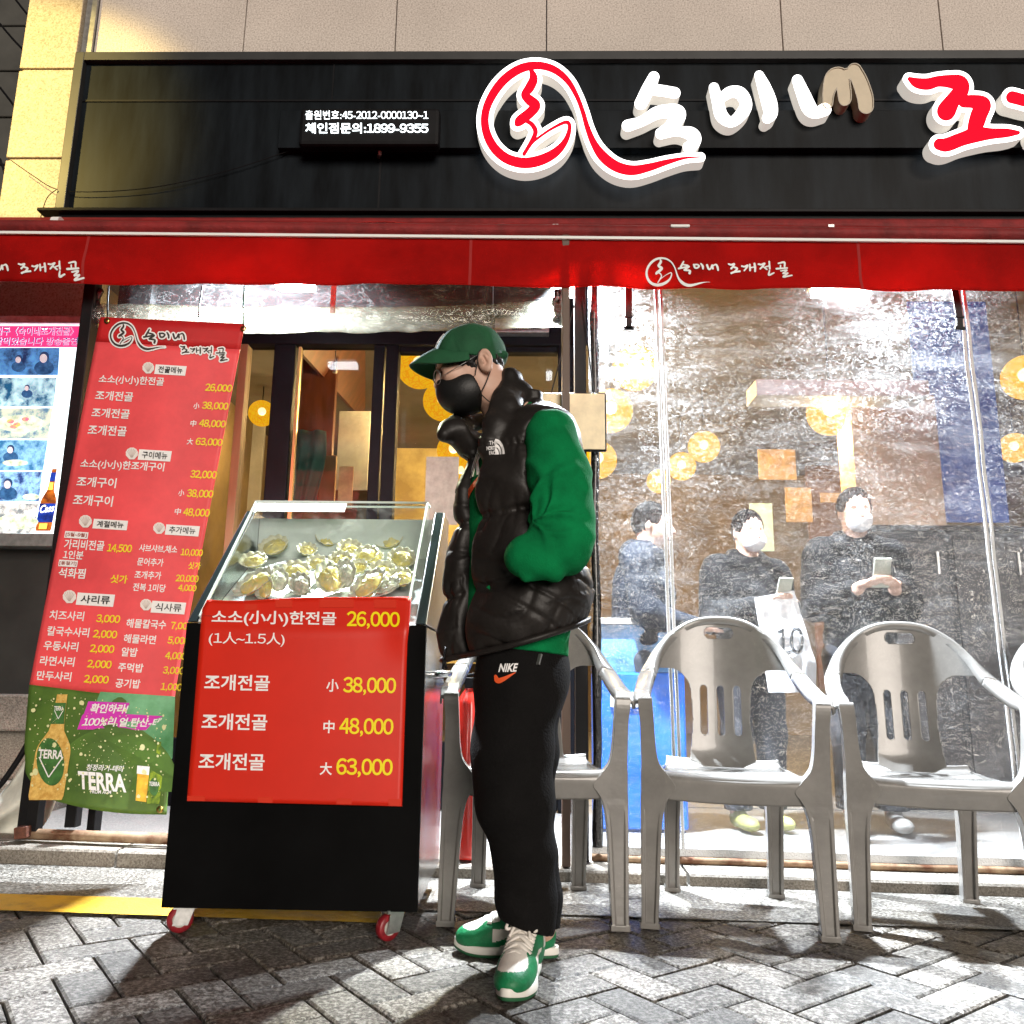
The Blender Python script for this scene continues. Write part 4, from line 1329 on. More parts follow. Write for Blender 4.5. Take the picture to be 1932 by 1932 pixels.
pl.grid(gsheet, 30, 60)
pl.build('gathered_sheet', mat('milky_vinyl', (.62, .62, .55), .25, var=.25, vscale=5, coat=.4), None, True, solid=.002, solo=('milky plastic sheet pulled aside to the kerb at the lower left', 'curtain'))
mb = MB()
c = cr([(152, 1265), (100, 1372), (62, 1440), (14, 1500), (-60, 1545)], 8)
mb.tube([P(x - 32, y, 3.44) for x, y in c], .012, 8)
mb.build('sheet_cord', M_black, None, True, solo=('thick black edge cord along the milky plastic sheet', 'cord'))
f = Fld((-1.66, 3.20, .06), (-1.50, 3.34, .16), .005)
q = P(135, 1583, 3.27)
f.ell(q, (.033, .024, .016)); f.ell(q + Vector((.018, 0, .008)), (.018, .014, .014), k=.01); f.ell(q + Vector((-.02, .003, .004)), (.018, .012, .012), k=.01)
me = f.mesh(); tag(link('oyster_shell', me, mat('stone_cream', (.58, .48, .33), .8, var=.3, vscale=60, bump=.8, bscale=120), None, True), 'small cream oyster shell lying on the kerb under the banner', 'shell')

# ================================================================== display cart
CX_0, CX_1, CY0, CY1, CZ0, CZ1 = -1.022, -.300, 2.47, 3.08, .088, .885
ct = thing('display_cart', 'black and steel refrigerated display cart on red casters with a slanted glass top', 'cart', ((CX_0 + CX_1) / 2, 2.77, 0))
mb = MB(); mb.box((CX_0, CY0, CZ0), (CX_1, CY0 + .02, CZ1)); mb.build('front_panel', mat('cart_black', (.0022, .0022, .0023), .6, var=.4, vscale=3, spec=.06), ct, bev=.002)
mb = MB(); mb.box((CX_0 + .002, CY0 + .021, CZ0 + .004), (CX_1 - .002, CY1, CZ1 - .004)); mb.build('steel_body', M_chrome, ct, bev=.003)
for x0, x1, nm in ((CX_0, CX_0 + .034, 0), (CX_1 - .034, CX_1, 1)):
    mb = MB()
    sec = [(CY0 + .003, CZ1 + .003), (2.91, 1.315), (CY1, 1.315), (CY1, CZ1 + .003)]
    mb.add([(x0, y, z) for y, z in sec] + [(x1, y, z) for y, z in sec], [(3, 2, 1, 0), (4, 5, 6, 7), (0, 1, 5, 4), (1, 2, 6, 5), (2, 3, 7, 6), (3, 0, 4, 7)])
    o = mb.build('cheek', M_chrome, ct, bev=.002)
    mb = MB()
    for xa, xb, d in ((x0 + .005, x1 - .005, .002),):
        mb.add([(xa, sec[0][0] - d, sec[0][1] + d), (xb, sec[0][0] - d, sec[0][1] + d), (xb, sec[1][0] - d, sec[1][1] + d), (xa, sec[1][0] - d, sec[1][1] + d)], [(0, 1, 2, 3)])
    mb.build('edge_strip', mat('cart_edge', (.02, .03, .032), .12, coat=.6), o)
mb = MB(); mb.box((CX_0 + .035, 2.96, CZ1), (CX_1 - .035, 3.00, 1.30)); mb.build('case_back', mat('case_grey', (.55, .62, .60), .35, var=.12, vscale=5), ct)  # pale grey green of reflections on the glass is put into its colour
GX0, GX1 = -.985, -.362
ga, gb = Vector((0, 2.475, .905)), Vector((0, 2.905, 1.352))
mb = MB(); mb.quad((GX0, ga.y, ga.z), (GX1, ga.y, ga.z), (GX1, gb.y, gb.z), (GX0, gb.y, gb.z)); mb.build('front_glass', M_case, ct)
for x in (GX0, GX1):
    mb = MB(); mb.quad((x, ga.y, ga.z), (x, gb.y, gb.z), (x, 2.955, gb.z), (x, 2.955, ga.z)); mb.build('side_glass', M_case, ct)
mb = MB(); mb.quad((GX0, gb.y, gb.z + .001), (GX1, gb.y, gb.z + .001), (GX1, 2.985, gb.z + .001), (GX0, 2.985, gb.z + .001)); mb.build('lid_glass', M_case, ct)
mb = MB()
M_trim = mat('glass_edge', (.72, .82, .80), .15, coat=.5, emit=(.6, .8, .78), estr=0.)
for x in (GX0, GX1): mb.bar((x, ga.y, ga.z), (x, gb.y, gb.z), .007, .007)
mb.bar((GX0, gb.y, gb.z), (GX1, gb.y, gb.z), .007, .007); mb.bar((GX1, gb.y, gb.z), (GX1, 2.985, gb.z), .006, .006); mb.bar((GX0, gb.y, gb.z), (GX0, 2.985, gb.z), .006, .006)
mb.bar((GX0, 2.985, gb.z), (GX1, 2.985, gb.z), .006, .006)
mb.build('glass_edge', M_trim, ct)
tz = lambda y: .90 + (y - 2.50) * .60
mb = MB(); mb.quad((CX_0 + .036, 2.495, tz(2.495) - .02), (CX_1 - .036, 2.495, tz(2.495) - .02), (CX_1 - .036, 2.958, tz(2.958) - .02), (CX_0 + .036, 2.958, tz(2.958) - .02)); mb.build('tray', mat('tray_grey', (.58, .64, .62), .3, var=.15, vscale=14), ct)
mb = MB(); mb.tube([(-.318, 2.60, .74), (-.262, 2.62, .745), (-.250, 2.72, .745), (-.262, 2.80, .745), (-.318, 2.82, .74)], .011, 10); mb.build('handle', M_chrome, ct, True)
for sx, sy, rz in ((CX_0 + .055, CY0 + .04, .25), (CX_1 - .075, CY0 + .035, .75), (CX_0 + .055, CY1 - .06, -.3), (CX_1 - .055, CY1 - .06, .4)):
    g = gz(sx); z = .036 + g
    T = Matrix.Translation((sx, sy, 0)) @ Matrix.Rotation(rz, 4, 'Z')
    mb = MB()
    for s_ in (-1, 1):
        pts = [(-.030, s_ * .021, z - .012), (.012, s_ * .021, z - .012), (.03, s_ * .021, CZ0 + .004), (-.018, s_ * .021, CZ0 + .004)]
        a4 = [T @ Vector(p) for p in pts] + [T @ (Vector(p) + Vector((0, s_ * .003, 0))) for p in pts]
        mb.add(a4, [(0, 1, 2, 3), (7, 6, 5, 4), (0, 4, 5, 1), (1, 5, 6, 2), (2, 6, 7, 3), (3, 7, 4, 0)])
    mb.box((-.03, -.026, CZ0 - .006), (.034, .026, CZ0 + .003), T)
    w = mb.build('caster', M_galv, ct)
    Mw = T @ Matrix.Translation((-.012, 0, z)) @ Matrix.Rotation(R(90), 4, 'X')
    mb = MB(); mb.lathe([(.020, -.013), (.033, -.0125), (.036, -.008), (.036, .008), (.033, .0125), (.020, .013)], 24, Mw); mb.build('tyre', mat('caster_red', (.22, .012, .018), .4, var=.3, vscale=60), w, True)
    mb = MB(); mb.lathe([(.0, -.011), (.006, -.014), (.008, -.009), (.020, -.010), (.021, -.013), (.021, .013), (.020, .010), (.008, .009), (.006, .014), (0, .011)], 20, Mw); mb.build('rim', mat('caster_rim', (.55, .53, .48), .4), w, True)

# handwritten note taped on the lid
nt_ = thing('handwritten_note', 'strip of paper with handwritten black words taped along the top of the glass', 'note', (-.82, 2.89, 1.34))
sv = (gb - ga).normalized(); nrm = Vector((0, -sv.z, sv.y))


def NF(px_, py_, d=0.):
    # plane of the slanted glass
    dd = MCAM @ Vector(((px_ - 966) / FPX, -(py_ - 966) / FPX, -1))
    o = Vector((0, 0, CAM_H)); t = (ga - o).dot(nrm) / dd.dot(nrm)
    return o + dd * t + nrm * (.003 + d)


mb = MB(); mb.add([NF(478, 966), NF(650, 967), NF(655, 951), NF(487, 949)], [(0, 1, 2, 3)]); mb.build('tape', mat('clear_tape', (.72, .76, .74), .25), nt_)
mb = MB(); put_text(mb, '대(大)사이즈 입니다', 489, 961.5, 150, 10.5, lambda x, y, d: NF(x, y, .002), bold=-.004, shear=.2); mb.build('handwriting', mat('ink', (.02, .025, .03), .5), nt_)

# price poster
pp = thing('price_poster', 'bright red price poster with white dishes and yellow prices taped on the black cart', 'poster', (-.66, 2.46, .38))


def PE(py, s):
    return float(np.interp(py, [1126, 1150, 1215, 1525], [394, 381, 376, 351.6] if s == 0 else [776, 775, 768.5, 758.5]))


def PF(px, py, d=0.):
    Y = 2.462
    if py < 1190: Y += (1190 - py) * .00062
    Y -= .006 * math.sin((px - 360) / 400 * 3.1) * (1 if py > 1190 else .5) + .010 * math.exp(-((px - 770) / 30.) ** 2) * math.exp(-((py - 1190) / 45.) ** 2)
    q = P(px, py, Y)
    return Vector((q.x, q.y - d, q.z))


def psheet(u, v):
    y = (1128 + v * (1511 - 1128)) * (1 - u) + (1126 + v * (1521.5 - 1126)) * u
    y -= 6 * (1 - v) ** 8 * math.exp(-((u - .15) / .2) ** 2) * -1
    return PF(PE(y, 0) + u * (PE(y, 1) - PE(y, 0)), y)


M_poster = mat('poster_red', (.62, .018, .005), .42, var=.06, vscale=3, bump=.06, bscale=9)
mb = MB(); mb.grid(psheet, 40, 44); mb.build('paper', M_poster, pp, True, solid=.001)
mb = MB(); mY = MB()
px_ex = (1, .016)
for s, x0, x1, base, h in (('소소(小小)한전골', 399.4, 634, 1180, 29), ('조개전골', 385.7, 508.8, 1302, 30), ('小', 615.4, 639, 1305, 24), ('조개전골', 380.6, 504, 1376.5, 31), ('中', 610, 631, 1383, 24), ('조개전골', 375, 499, 1452, 32), ('大', 603, 626.5, 1462, 24)):
    mb = MB(); put_text(mb, s, x0, base, x1 - x0, h, PF, px_ex, (.05, -1), .035, d=.003); mb.build('dish_lettering', M_pwhite, pp)
mb = MB(); put_text(mb, '(1人~1.5人)', 394, 1218, 143, 26, PF, px_ex, (.05, -1), .012, d=.003); mb.build('dish_lettering', M_pwhite, pp)
for s, x0, x1, base, h in (('26,000', 654, 754, 1186, 33), ('38,000', 647.3, 747, 1311, 34), ('48,000', 640, 742, 1389, 35), ('63,000', 634.4, 740.7, 1466, 36)):
    mb = MB(); put_text(mb, s, x0, base, x1 - x0, h, PF, px_ex, (.03, -1), .04, d=.003); mb.build('price_lettering', mat('poster_yellow', (.88, .72, .0), .5), pp)
for x0, x1, y0, y1 in ((354, 388, 1501, 1511), (487, 515, 1503, 1514), (635, 664, 1506, 1517), (733, 757, 1507, 1520), (462, 486, 1140, 1152), (520, 552, 1131, 1146), (603, 668, 1130, 1146), (706, 748, 1131, 1147)):
    mb = MB(); mb.add([PF(x0, y1, .0025), PF(x1, y1 + .4, .0025), PF(x1, y0 + .4, .0025), PF(x0, y0, .0025)], [(0, 1, 2, 3)])
    mb.build('tape', mat('poster_tape', (.62, .04, .02), .22), pp)

# shellfish in the case
M_shell = mat('scallop_white', (.66, .65, .48), .35, var=.2, vscale=40, coat=.4)
M_meat = mat('scallop_yellow', (.72, .60, .16), .3, var=.35, vscale=55, coat=.5, col2=(.50, .46, .22))
M_meat2 = mat('oyster_grey', (.62, .62, .52), .3, var=.4, vscale=60, coat=.5, col2=(.34, .36, .28))
mb = MB()
Tp = Matrix.Translation((-.665, 2.74, tz(2.74) - .006)) @ Matrix.Rotation(math.atan(.60), 4, 'X') @ Matrix.Diagonal((1.0, .72, 1, 1))
mb.lathe([(0, 0), (.20, 0), (.25, .012), (.265, .022), (.268, .020), (.25, .008), (.2, -.006), (0, -.006)], 48, Tp)
pt = mb.build('serving_plate', mat('plate_white', (.42, .45, .45), .2, coat=.5), None, True, solo=('large oval white plate under the shellfish in the glass case', 'plate'))
spots = [(580, 490, 58), (712, 395, 66), (888, 330, 70), (1052, 352, 55), (1450, 350, 66), (1190, 415, 55), (1295, 452, 58), (1522, 472, 60), (1135, 488, 55), (850, 556, 60), (985, 505, 46), (1395, 560, 58), (1245, 530, 42), (1512, 598, 60), (920, 420, 44), (1340, 470, 44)]
oys = [(590, 628, 78), (730, 612, 66), (1060, 600, 84), (1160, 580, 70), (1310, 640, 80), (880, 640, 60), (655, 668, 50), (1430, 655, 52)]
wh = ['at the far left', 'second from the left in the back row', 'at the top middle of the pile', 'right of the topmost', 'at the upper right', 'in the middle of the pile', 'right of the middle', 'at the right edge', 'in the centre front', 'orange one left of centre', 'smallest near the centre', 'at the right front', 'small one under the middle', 'at the lower right corner', 'half hidden under the topmost one', 'small one beside the upper right one']


def seafood(x, y, r, idx, oyster):
    px_, py_ = 304.7 + .29793 * x, 914.2 + .29793 * y
    o = Vector((0, 0, CAM_H)); dd = MCAM @ Vector(((px_ - 966) / FPX, -(py_ - 966) / FPX, -1))
    n = Vector((0, -.60, 1)).normalized(); pl_ = Vector((0, 2.5, .90 + .028 + .012 * rng.random()))
    t = (pl_ - o).dot(n) / dd.dot(n); c = o + dd * t
    rr = r * 1.55 * .29793 / FPX * 2.78
    tilt = Matrix.Translation(c) @ (Vector((rng.uniform(-.35, .35), -1.0 + rng.uniform(-.25, .25), .9))).to_track_quat('Z', 'Y').to_matrix().to_4x4() @ Matrix.Rotation(rng.uniform(-.8, .8), 4, 'Z')
    if oyster:
        root = thing('oyster', 'grey open oyster %s of the glass case' % ['at the front left', 'second in the front row', 'in the front middle', 'right of the front middle', 'long one at the front right', 'behind the front row', 'small one in the lower left corner', 'small one at the front right'][idx], 'oyster', c, 0, 'open oysters in the glass case')
        sx, sy = .72, 1.2
    else:
        root = thing('scallop', 'pale open scallop %s of the glass case' % wh[idx], 'scallop', c, 0, 'open scallops in the glass case')
        sx, sy = 1, 1
    seed = rng.random() * 50
    mb = MB()
    N_ = 40
    vs, fs = [tilt @ Vector((0, 0, -.006))], []
    for q, (fr, zz) in enumerate(((.4, -.005), (.75, .002), (1.0, .012))):
        for k in range(N_):
            a = 6.2832 * k / N_
            rad = rr * fr * (1 + .035 * math.sin(a * 11) * fr + .07 * noise.noise(Vector((math.cos(a), math.sin(a), seed))))
            vs.append(tilt @ Vector((rad * math.cos(a) * sx, rad * math.sin(a) * sy, zz + .003 * math.sin(a * 11) * fr)))
    for k in range(N_):
        fs.append((0, 1 + k, 1 + (k + 1) % N_))
        for q in (0, 1): fs.append((1 + q * N_ + k, 1 + (q + 1) * N_ + k, 1 + (q + 1) * N_ + (k + 1) % N_, 1 + q * N_ + (k + 1) % N_))
    mb.add(vs, fs); mb.build('half_shell', M_shell if not oyster else M_meat2, root, True, solid=.002)
    mb = MB()
    def lump(u, v):
        a, b = u * 6.2832, v * math.pi / 2
        rad = rr * .76 * math.cos(b) * (1 + .22 * noise.noise(Vector((math.cos(a) * 2, math.sin(a) * 2, seed + v * 2))))
        return tilt @ Vector((rad * math.cos(a) * sx + rr * .08, rad * math.sin(a) * sy, -.002 + rr * .36 * math.sin(b) * (1 + .5 * noise.noise(Vector((math.cos(a) * 3, math.sin(a) * 3, seed + 9 + v * 3))))))
    mb.grid(lump, 24, 8); mb.build('meat', M_meat2 if oyster and idx % 2 else M_meat, root, True)


for i, s in enumerate(spots): seafood(*s, i, False)
for i, s in enumerate(oys): seafood(*s, i, True)

# ================================================================== plastic armchairs
M_chair = mat('chair_plastic', (.190, .182, .170), .27, var=.16, vscale=5, bump=.05, bscale=45, coat=.30)


def scuffed(m):
    nt = m.node_tree; b = nt.nodes['Principled BSDF']
    tc = nt.nodes.new('ShaderNodeTexCoord')
    n = nt.nodes.new('ShaderNodeTexNoise'); n.inputs['Scale'].default_value = 26; n.inputs['Detail'].default_value = 5; n.inputs['Distortion'].default_value = 3.5
    nt.links.new(tc.outputs['Object'], n.inputs['Vector'])
    r = nt.nodes.new('ShaderNodeMapRange'); r.inputs['From Min'].default_value = .5; r.inputs['From Max'].default_value = .508; r.inputs['To Min'].default_value = .45; r.inputs['To Max'].default_value = 0
    n2 = nt.nodes.new('ShaderNodeMath'); n2.operation = 'SUBTRACT'; n2.inputs[1].default_value = .5
    n3 = nt.nodes.new('ShaderNodeMath'); n3.operation = 'ABSOLUTE'
    n4 = nt.nodes.new('ShaderNodeMapRange'); n4.inputs['From Max'].default_value = .007; n4.inputs['To Min'].default_value = .42; n4.inputs['To Max'].default_value = 0
    nt.links.new(n.outputs['Fac'], n2.inputs[0]); nt.links.new(n2.outputs[0], n3.inputs[0]); nt.links.new(n3.outputs[0], n4.inputs['Value'])
    n5 = nt.nodes.new('ShaderNodeTexNoise'); n5.inputs['Scale'].default_value = 4
    nt.links.new(tc.outputs['Object'], n5.inputs['Vector'])
    n6 = nt.nodes.new('ShaderNodeMapRange'); n6.inputs['From Min'].default_value = .5; n6.inputs['From Max'].default_value = .7
    nt.links.new(n5.outputs['Fac'], n6.inputs['Value'])
    n7 = nt.nodes.new('ShaderNodeMath'); n7.operation = 'MULTIPLY'
    nt.links.new(n4.outputs['Result'], n7.inputs[0]); nt.links.new(n6.outputs['Result'], n7.inputs[1])
    mx = nt.nodes.new('ShaderNodeMix'); mx.data_type = 'RGBA'
    old = b.inputs['Base Color'].links[0].from_socket
    nt.links.new(old, mx.inputs['A']); mx.inputs['B'].default_value = (.55, .50, .42, 1)
    nt.links.new(n7.outputs[0], mx.inputs['Factor']); nt.links.new(mx.outputs['Result'], b.inputs['Base Color'])


scuffed(M_chair)


def yb(x, z):
    return .195 + .055 * (z - .44) / .47 - 1.15 * x * x - 4 * np.maximum(0, .515 - np.asarray(z)) ** 2


def make_chair(label):
    root = thing('plastic_armchair', label, 'chair', (0, 0, 0), 0, 'grey brown plastic armchairs in a row at the curtain')
    # back panel
    h = .0042
    xs = np.arange(-.285, .2851, h); zs_ = np.arange(.40, .925, h)
    X, Z = np.meshgrid(xs, zs_)
    hx = np.interp(Z, [.40, .725, .76, .815, .87, .905, .914, .93], [.272, .272, .258, .225, .165, .09, .03, -.05])
    D = np.abs(X) - hx
    D = np.maximum(D * .7, Z - .912)
    D = np.maximum(D, .440 - Z + .5 * np.maximum(0, np.abs(X) - .07))
    half = np.interp(Z, [.40, .47, .60, .73, .80], [.128, .112, .100, .108, .118])

    def rbox(cx, cz, hx_, hz, r):
        qx, qz = np.abs(X - cx) - (hx_ - r), np.abs(Z - cz) - (hz - r)
        return np.hypot(np.maximum(qx, 0), np.maximum(qz, 0)) + np.minimum(np.maximum(qx, qz), 0) - r
    for s in (-1, 1):
        qx = half + .07 - s * X; qz = Z - .765 + .07
        op = np.hypot(np.maximum(qx, 0), np.maximum(qz, 0)) + np.minimum(np.maximum(qx, qz), 0) - .07
        D = np.maximum(D, -op)
    for c in (-.058, 0, .058): D = np.maximum(D, -rbox(c * 1.02, .632, .0125, .086, .0124))
    D = np.maximum(D, -rbox(0, .872, .052, .0165, .0164))
    V, Fc, E = flat(D, xs, zs_)
    mb = MB(); slab(mb, V, Fc, E, lambda x, z, d: (x, yb(x, z) - .022 + d, z + max(0, z - .70) * .24), 0, .007)
    mb.build('backrest', M_chair, root, True, world=False)
    for p in root.children[-1].data.polygons: p.use_smooth = abs(p.normal.y) > .5
    hoop = [(0, .245, .917), (.09, .242, .907), (.165, .222, .872), (.225, .182, .817), (.258, .118, .762), (.272, .03, .727), (.279, -.08, .702), (.282, -.165, .688), (.281, -.212, .662)]
    wv = [(0, 1, 0), (0, 1, .05), (.05, 1, .1), (.2, 1, .15), (.5, .8, .2), (.85, .45, .1), (1, .1, 0), (1, 0, 0), (1, 0, 0)]
    hoop = [(a, b, c + max(0, c - .70) * .24) for a, b, c in hoop]
    full = [(-a, b, c) for a, b, c in hoop[:0:-1]] + hoop
    fw = [(-a, b, c) for a, b, c in wv[:0:-1]] + wv
    fw = [(-a, -b, -c) if i < 8 else (a, b, c) for i, (a, b, c) in enumerate(fw)]
    pc = cr(full, 8); wc = cr([tuple(Vector(w)) for w in [(-w[0], w[1], w[2]) for w in wv[:0:-1]] + wv], 8)
    # width vectors flip sign in x on the left so the strip never twists
    for i in range(len(wc)):
        if pc[i][0] < 0: wc[i] = (wc[i][0], wc[i][1], wc[i][2])
    n = len(pc)

    def band(i0, i1):
        mb = MB(); vs = []
        for i in range(i0, i1 + 1):
            p = Vector(pc[i]); t = (Vector(pc[min(i + 1, n - 1)]) - Vector(pc[max(i - 1, 0)])).normalized()
            w = Vector(wc[i]); w = (w - t * w.dot(t)).normalized()
            nn = t.cross(w).normalized()
            if nn.dot(Vector((p.x, 0, p.z - .5))) < 0: nn = -nn
            for a, b in ((-.027, .004), (-.022, .0075), (.022, .0075), (.027, .004), (.027, -.022), (.022, -.022), (.020, -.004), (-.020, -.004), (-.022, -.022), (-.027, -.022)):
                vs.append(p + w * a + nn * b)
        m = 10; fs = []
        for i in range(i1 - i0):
            for k in range(m): fs.append((i * m + k, (i + 1) * m + k, (i + 1) * m + (k + 1) % m, i * m + (k + 1) % m))
        fs.append(tuple(range(m))); fs.append(tuple(range((i1 - i0) * m, (i1 - i0 + 1) * m))[::-1])
        mb.add(vs, fs); return mb
    k0, k1 = 4 * 8 - 2, 12 * 8 + 2
    band(k0, k1).build('back_rim', M_chair, root, True, world=False)
    band(0, k0).build('armrest', M_chair, root, True, world=False)
    band(k1, n - 1).build('armrest', M_chair, root, True, world=False)
    # seat with rolled front apron
    prof = [(-.214, .372), (-.219, .395), (-.224, .418), (-.222, .435), (-.212, .4465), (-.195, .449), (-.13, .442), (-.04, .434), (.06, .430), (.14, .434), (.19, .444), (.205, .462)]
    pr = cr(prof, 4)

    def seat(u, v):
        t = v * (len(pr) - 1); i = min(int(t), len(pr) - 2); q = pr[i] + (t - i) * (pr[i + 1] - pr[i])
        hw = np.interp(q[0], [-.22, .21], [.232, .196]); x = (u * 2 - 1) * hw
        z = q[1]
        e = abs(u * 2 - 1)
        if v < .12: z -= .012 * (e ** 6) * 0 + (-.012) * (1 - e ** 2) * (1 - v / .12) * -1 * .6
        if v > .25: z += .004 * e ** 4 - .004 * (1 - e * e)
        return Vector((x, q[0], z))
    mb = MB(); mb.grid(seat, 40, 44); mb.build('seat', M_chair, root, True, world=False, solid=.008)
    mb = MB()
    for s in (-1, 1):
        mb.bar((s * .228, -.20, .418), (s * .192, .20, .425), .008, .045)
    mb.build('seat_rail', M_chair, root, world=False)

    def leg(s, rows, rear=False):
        mb = MB(); m = 8; vs = []
        rows = [tuple(q) for q in cr(rows, 3)]
        for z, xi, xo, yf, dp, rc in rows:
            pts = [(xo, yf), (xo - .010, yf), (xo - .014, yf + rc), (xi + .014, yf + rc), (xi + .010, yf), (xi, yf), (xi, yf + dp), (xo, yf + dp)]
            vs += [(s * x, y, z) for x, y in pts]
        fs = []
        for i in range(len(rows) - 1):
            for k in range(m):
                f = (i * m + k, i * m + (k + 1) % m, (i + 1) * m + (k + 1) % m, (i + 1) * m + k)
                fs.append(f if s > 0 else f[::-1])
        a, b = tuple(range(m)), tuple(range((len(rows) - 1) * m, len(rows) * m))
        fs += [a if s < 0 else a[::-1], b[::-1] if s < 0 else b]
        mb.add(vs, fs); mb.build('leg', M_chair, root, world=False, bev=.0025)
    fr = [(0, .232, .289, -.252, .05, 0), (.018, .232, .289, -.252, .05, 0), (.0185, .235, .286, -.250, .046, .007), (.10, .231, .286, -.246, .046, .007), (.22, .226, .287, -.238, .048, .006), (.30, .221, .287, -.233, .05, .003), (.345, .213, .287, -.230, .052, .0), (.372, .203, .287, -.229, .053, 0), (.392, .190, .286, -.229, .053, 0), (.412, .178, .286, -.229, .053, 0),
          (.448, .205, .286, -.229, .053, 0), (.462, .218, .285, -.229, .053, 0), (.485, .231, .285, -.229, .05, 0), (.53, .239, .286, -.229, .047, 0), (.60, .244, .288, -.230, .046, 0), (.645, .247, .293, -.232, .046, 0), (.672, .249, .296, -.230, .05, 0), (.682, .250, .294, -.222, .05, 0)]
    rr = [(0, .150, .206, .218, .055, 0), (.016, .150, .206, .218, .055, 0), (.0165, .153, .203, .219, .05, .012), (.12, .152, .204, .207, .052, .012), (.26, .150, .206, .190, .055, .010), (.36, .146, .208, .176, .058, .004), (.43, .142, .210, .168, .060, 0)]
    for s in (-1, 1):
        leg(s, fr); leg(s, rr)
    return root


def dup(src, label):
    r = src.copy(); COL.objects.link(r); r['label'] = label
    for c in list(src.children):
        d = c.copy(); COL.objects.link(d); d.parent = r
        for g in c.children:
            e = g.copy(); COL.objects.link(e); e.parent = d
    return r


ch0 = make_chair('grey brown plastic armchair directly behind the standing man')
ch = [ch0, dup(ch0, 'grey brown plastic armchair whole in view right of the standing man'), dup(ch0, 'grey brown plastic armchair near the right edge touching its neighbour'), dup(ch0, 'grey brown plastic armchair cut off by the right edge of the photo')]
for o, (x, y, a, s) in zip(ch, ((.02, 2.885, 1.5, 1), (.672, 2.890, -8.0, 1), (1.342, 2.925, -11.5, 1), (2.06, 3.0, -8, 1))):
    o.location = (x, y, gz(x) + .004); o.rotation_euler = (0, R(.86), R(a))

# fire extinguisher behind the man
fe = P(884, 1420, 3.32)
ex_ = thing('fire_extinguisher', 'red fire extinguisher standing behind the legs of the man', 'extinguisher', (fe.x, 3.32, .06))
zt_ = P(872, 1300, 3.32).z; zb_ = .06
mb = MB(); r_ = .047
mb.lathe([(0, zb_), (r_ * .95, zb_ + .002), (r_, zb_ + .02), (r_, zt_ - .06), (r_ * .8, zt_ - .025), (r_ * .4, zt_), (.02, zt_ + .004), (0, zt_ + .004)], 28, Matrix.Translation((fe.x, 3.32, 0))); mb.build('cylinder', mat('ext_red', (.55, .02, .012), .25, coat=.5), ex_, True)
mb = MB(); mb.box((fe.x - .02, 3.30, zt_ + .004), (fe.x + .02, 3.34, zt_ + .045)); mb.bar((fe.x - .02, 3.32, zt_ + .05), (fe.x + .09, 3.32, zt_ + .075), .02, .012); mb.bar((fe.x - .02, 3.32, zt_ + .03), (fe.x + .09, 3.32, zt_ + .03), .02, .010); mb.build('valve', M_black, ex_, bev=.003)
mb = MB(); mb.tube(cr([(fe.x - .02, 3.30, zt_ + .03), (fe.x - .075, 3.29, zt_), (fe.x - .078, 3.29, zt_ - .15), (fe.x - .07, 3.29, zb_ + .12)], 6), .010, 8); mb.build('hose', M_black, ex_, True)

# ================================================================== the standing man
M_skin = mat('skin', (.58, .36, .27), .5, var=.08, vscale=14, bump=.06, bscale=180)
M_sweat = mat('sweat_green', (.002, .165, .050), .95, var=.2, vscale=10, bump=.22, bscale=210, spec=.15)
M_vest = mat('vest_black', (.0145, .0122, .011), .46, var=.45, vscale=4, bump=.42, bscale=19, spec=.30)
M_knit = mat('trouser_black', (.0055, .005, .005), .9, var=.2, vscale=10, bump=.35, bscale=160, spec=.15)
M_cap = mat('cap_green', (.008, .075, .028), .8, var=.2, vscale=12, bump=.3, bscale=320)
M_hair = mat('hair_black', (.006, .005, .005), .45, bump=.9, bscale=140, stretch=(1, 1, .25))
M_mask = mat('mask_black', (.007, .007, .007), .5, bump=.1, bscale=200)
M_sw = mat('shoe_white', (.74, .70, .64), .5, var=.08, vscale=30, bump=.1, bscale=90)
M_sgreen = mat('shoe_green', (.006, .17, .06), .5, var=.2, vscale=30, bump=.2, bscale=150)
M_sole = mat('sole_white', (.78, .76, .70), .45)
M_outs = mat('outsole_green', (.02, .11, .045), .6)

man = thing('person', 'man in green cap, black mask and puffer vest looking down at the display cart', 'person', (-.02, 2.3, 0))
AT = R(22)
FW = Vector((-math.cos(AT), -math.sin(AT), 0)); LF = Vector((math.sin(AT), -math.cos(AT), 0))
HC = P(885, 688, 2.31)
ah, ph = R(7), R(20)
hf = Vector((-math.cos(ah) * math.cos(ph), -math.sin(ah) * math.cos(ph), -math.sin(ph)))
hl = Vector((math.sin(ah), -math.cos(ah), 0)); hu = hf.cross(hl)
HM = Matrix((hf, hl, hu)).transposed()          # head axes as columns
H4 = Matrix.Translation(HC) @ HM.to_4x4()


def hp(f, l, u): return HC + hf * f + hl * l + hu * u


def wrinkle(me, fn):
    n = len(me.vertices)
    co = np.empty(n * 3); me.vertices.foreach_get('co', co); co = co.reshape(-1, 3)
    no = np.array([v.vector[:] for v in me.vertex_normals]) if n else co
    co = co + no * fn(co)[:, None]
    me.vertices.foreach_set('co', co.ravel()); me.update()
    return me


def wav(p, d, f, ph_=0.): return np.sin((p[:, 0] * d[0] + p[:, 1] * d[1] + p[:, 2] * d[2]) * f + ph_)


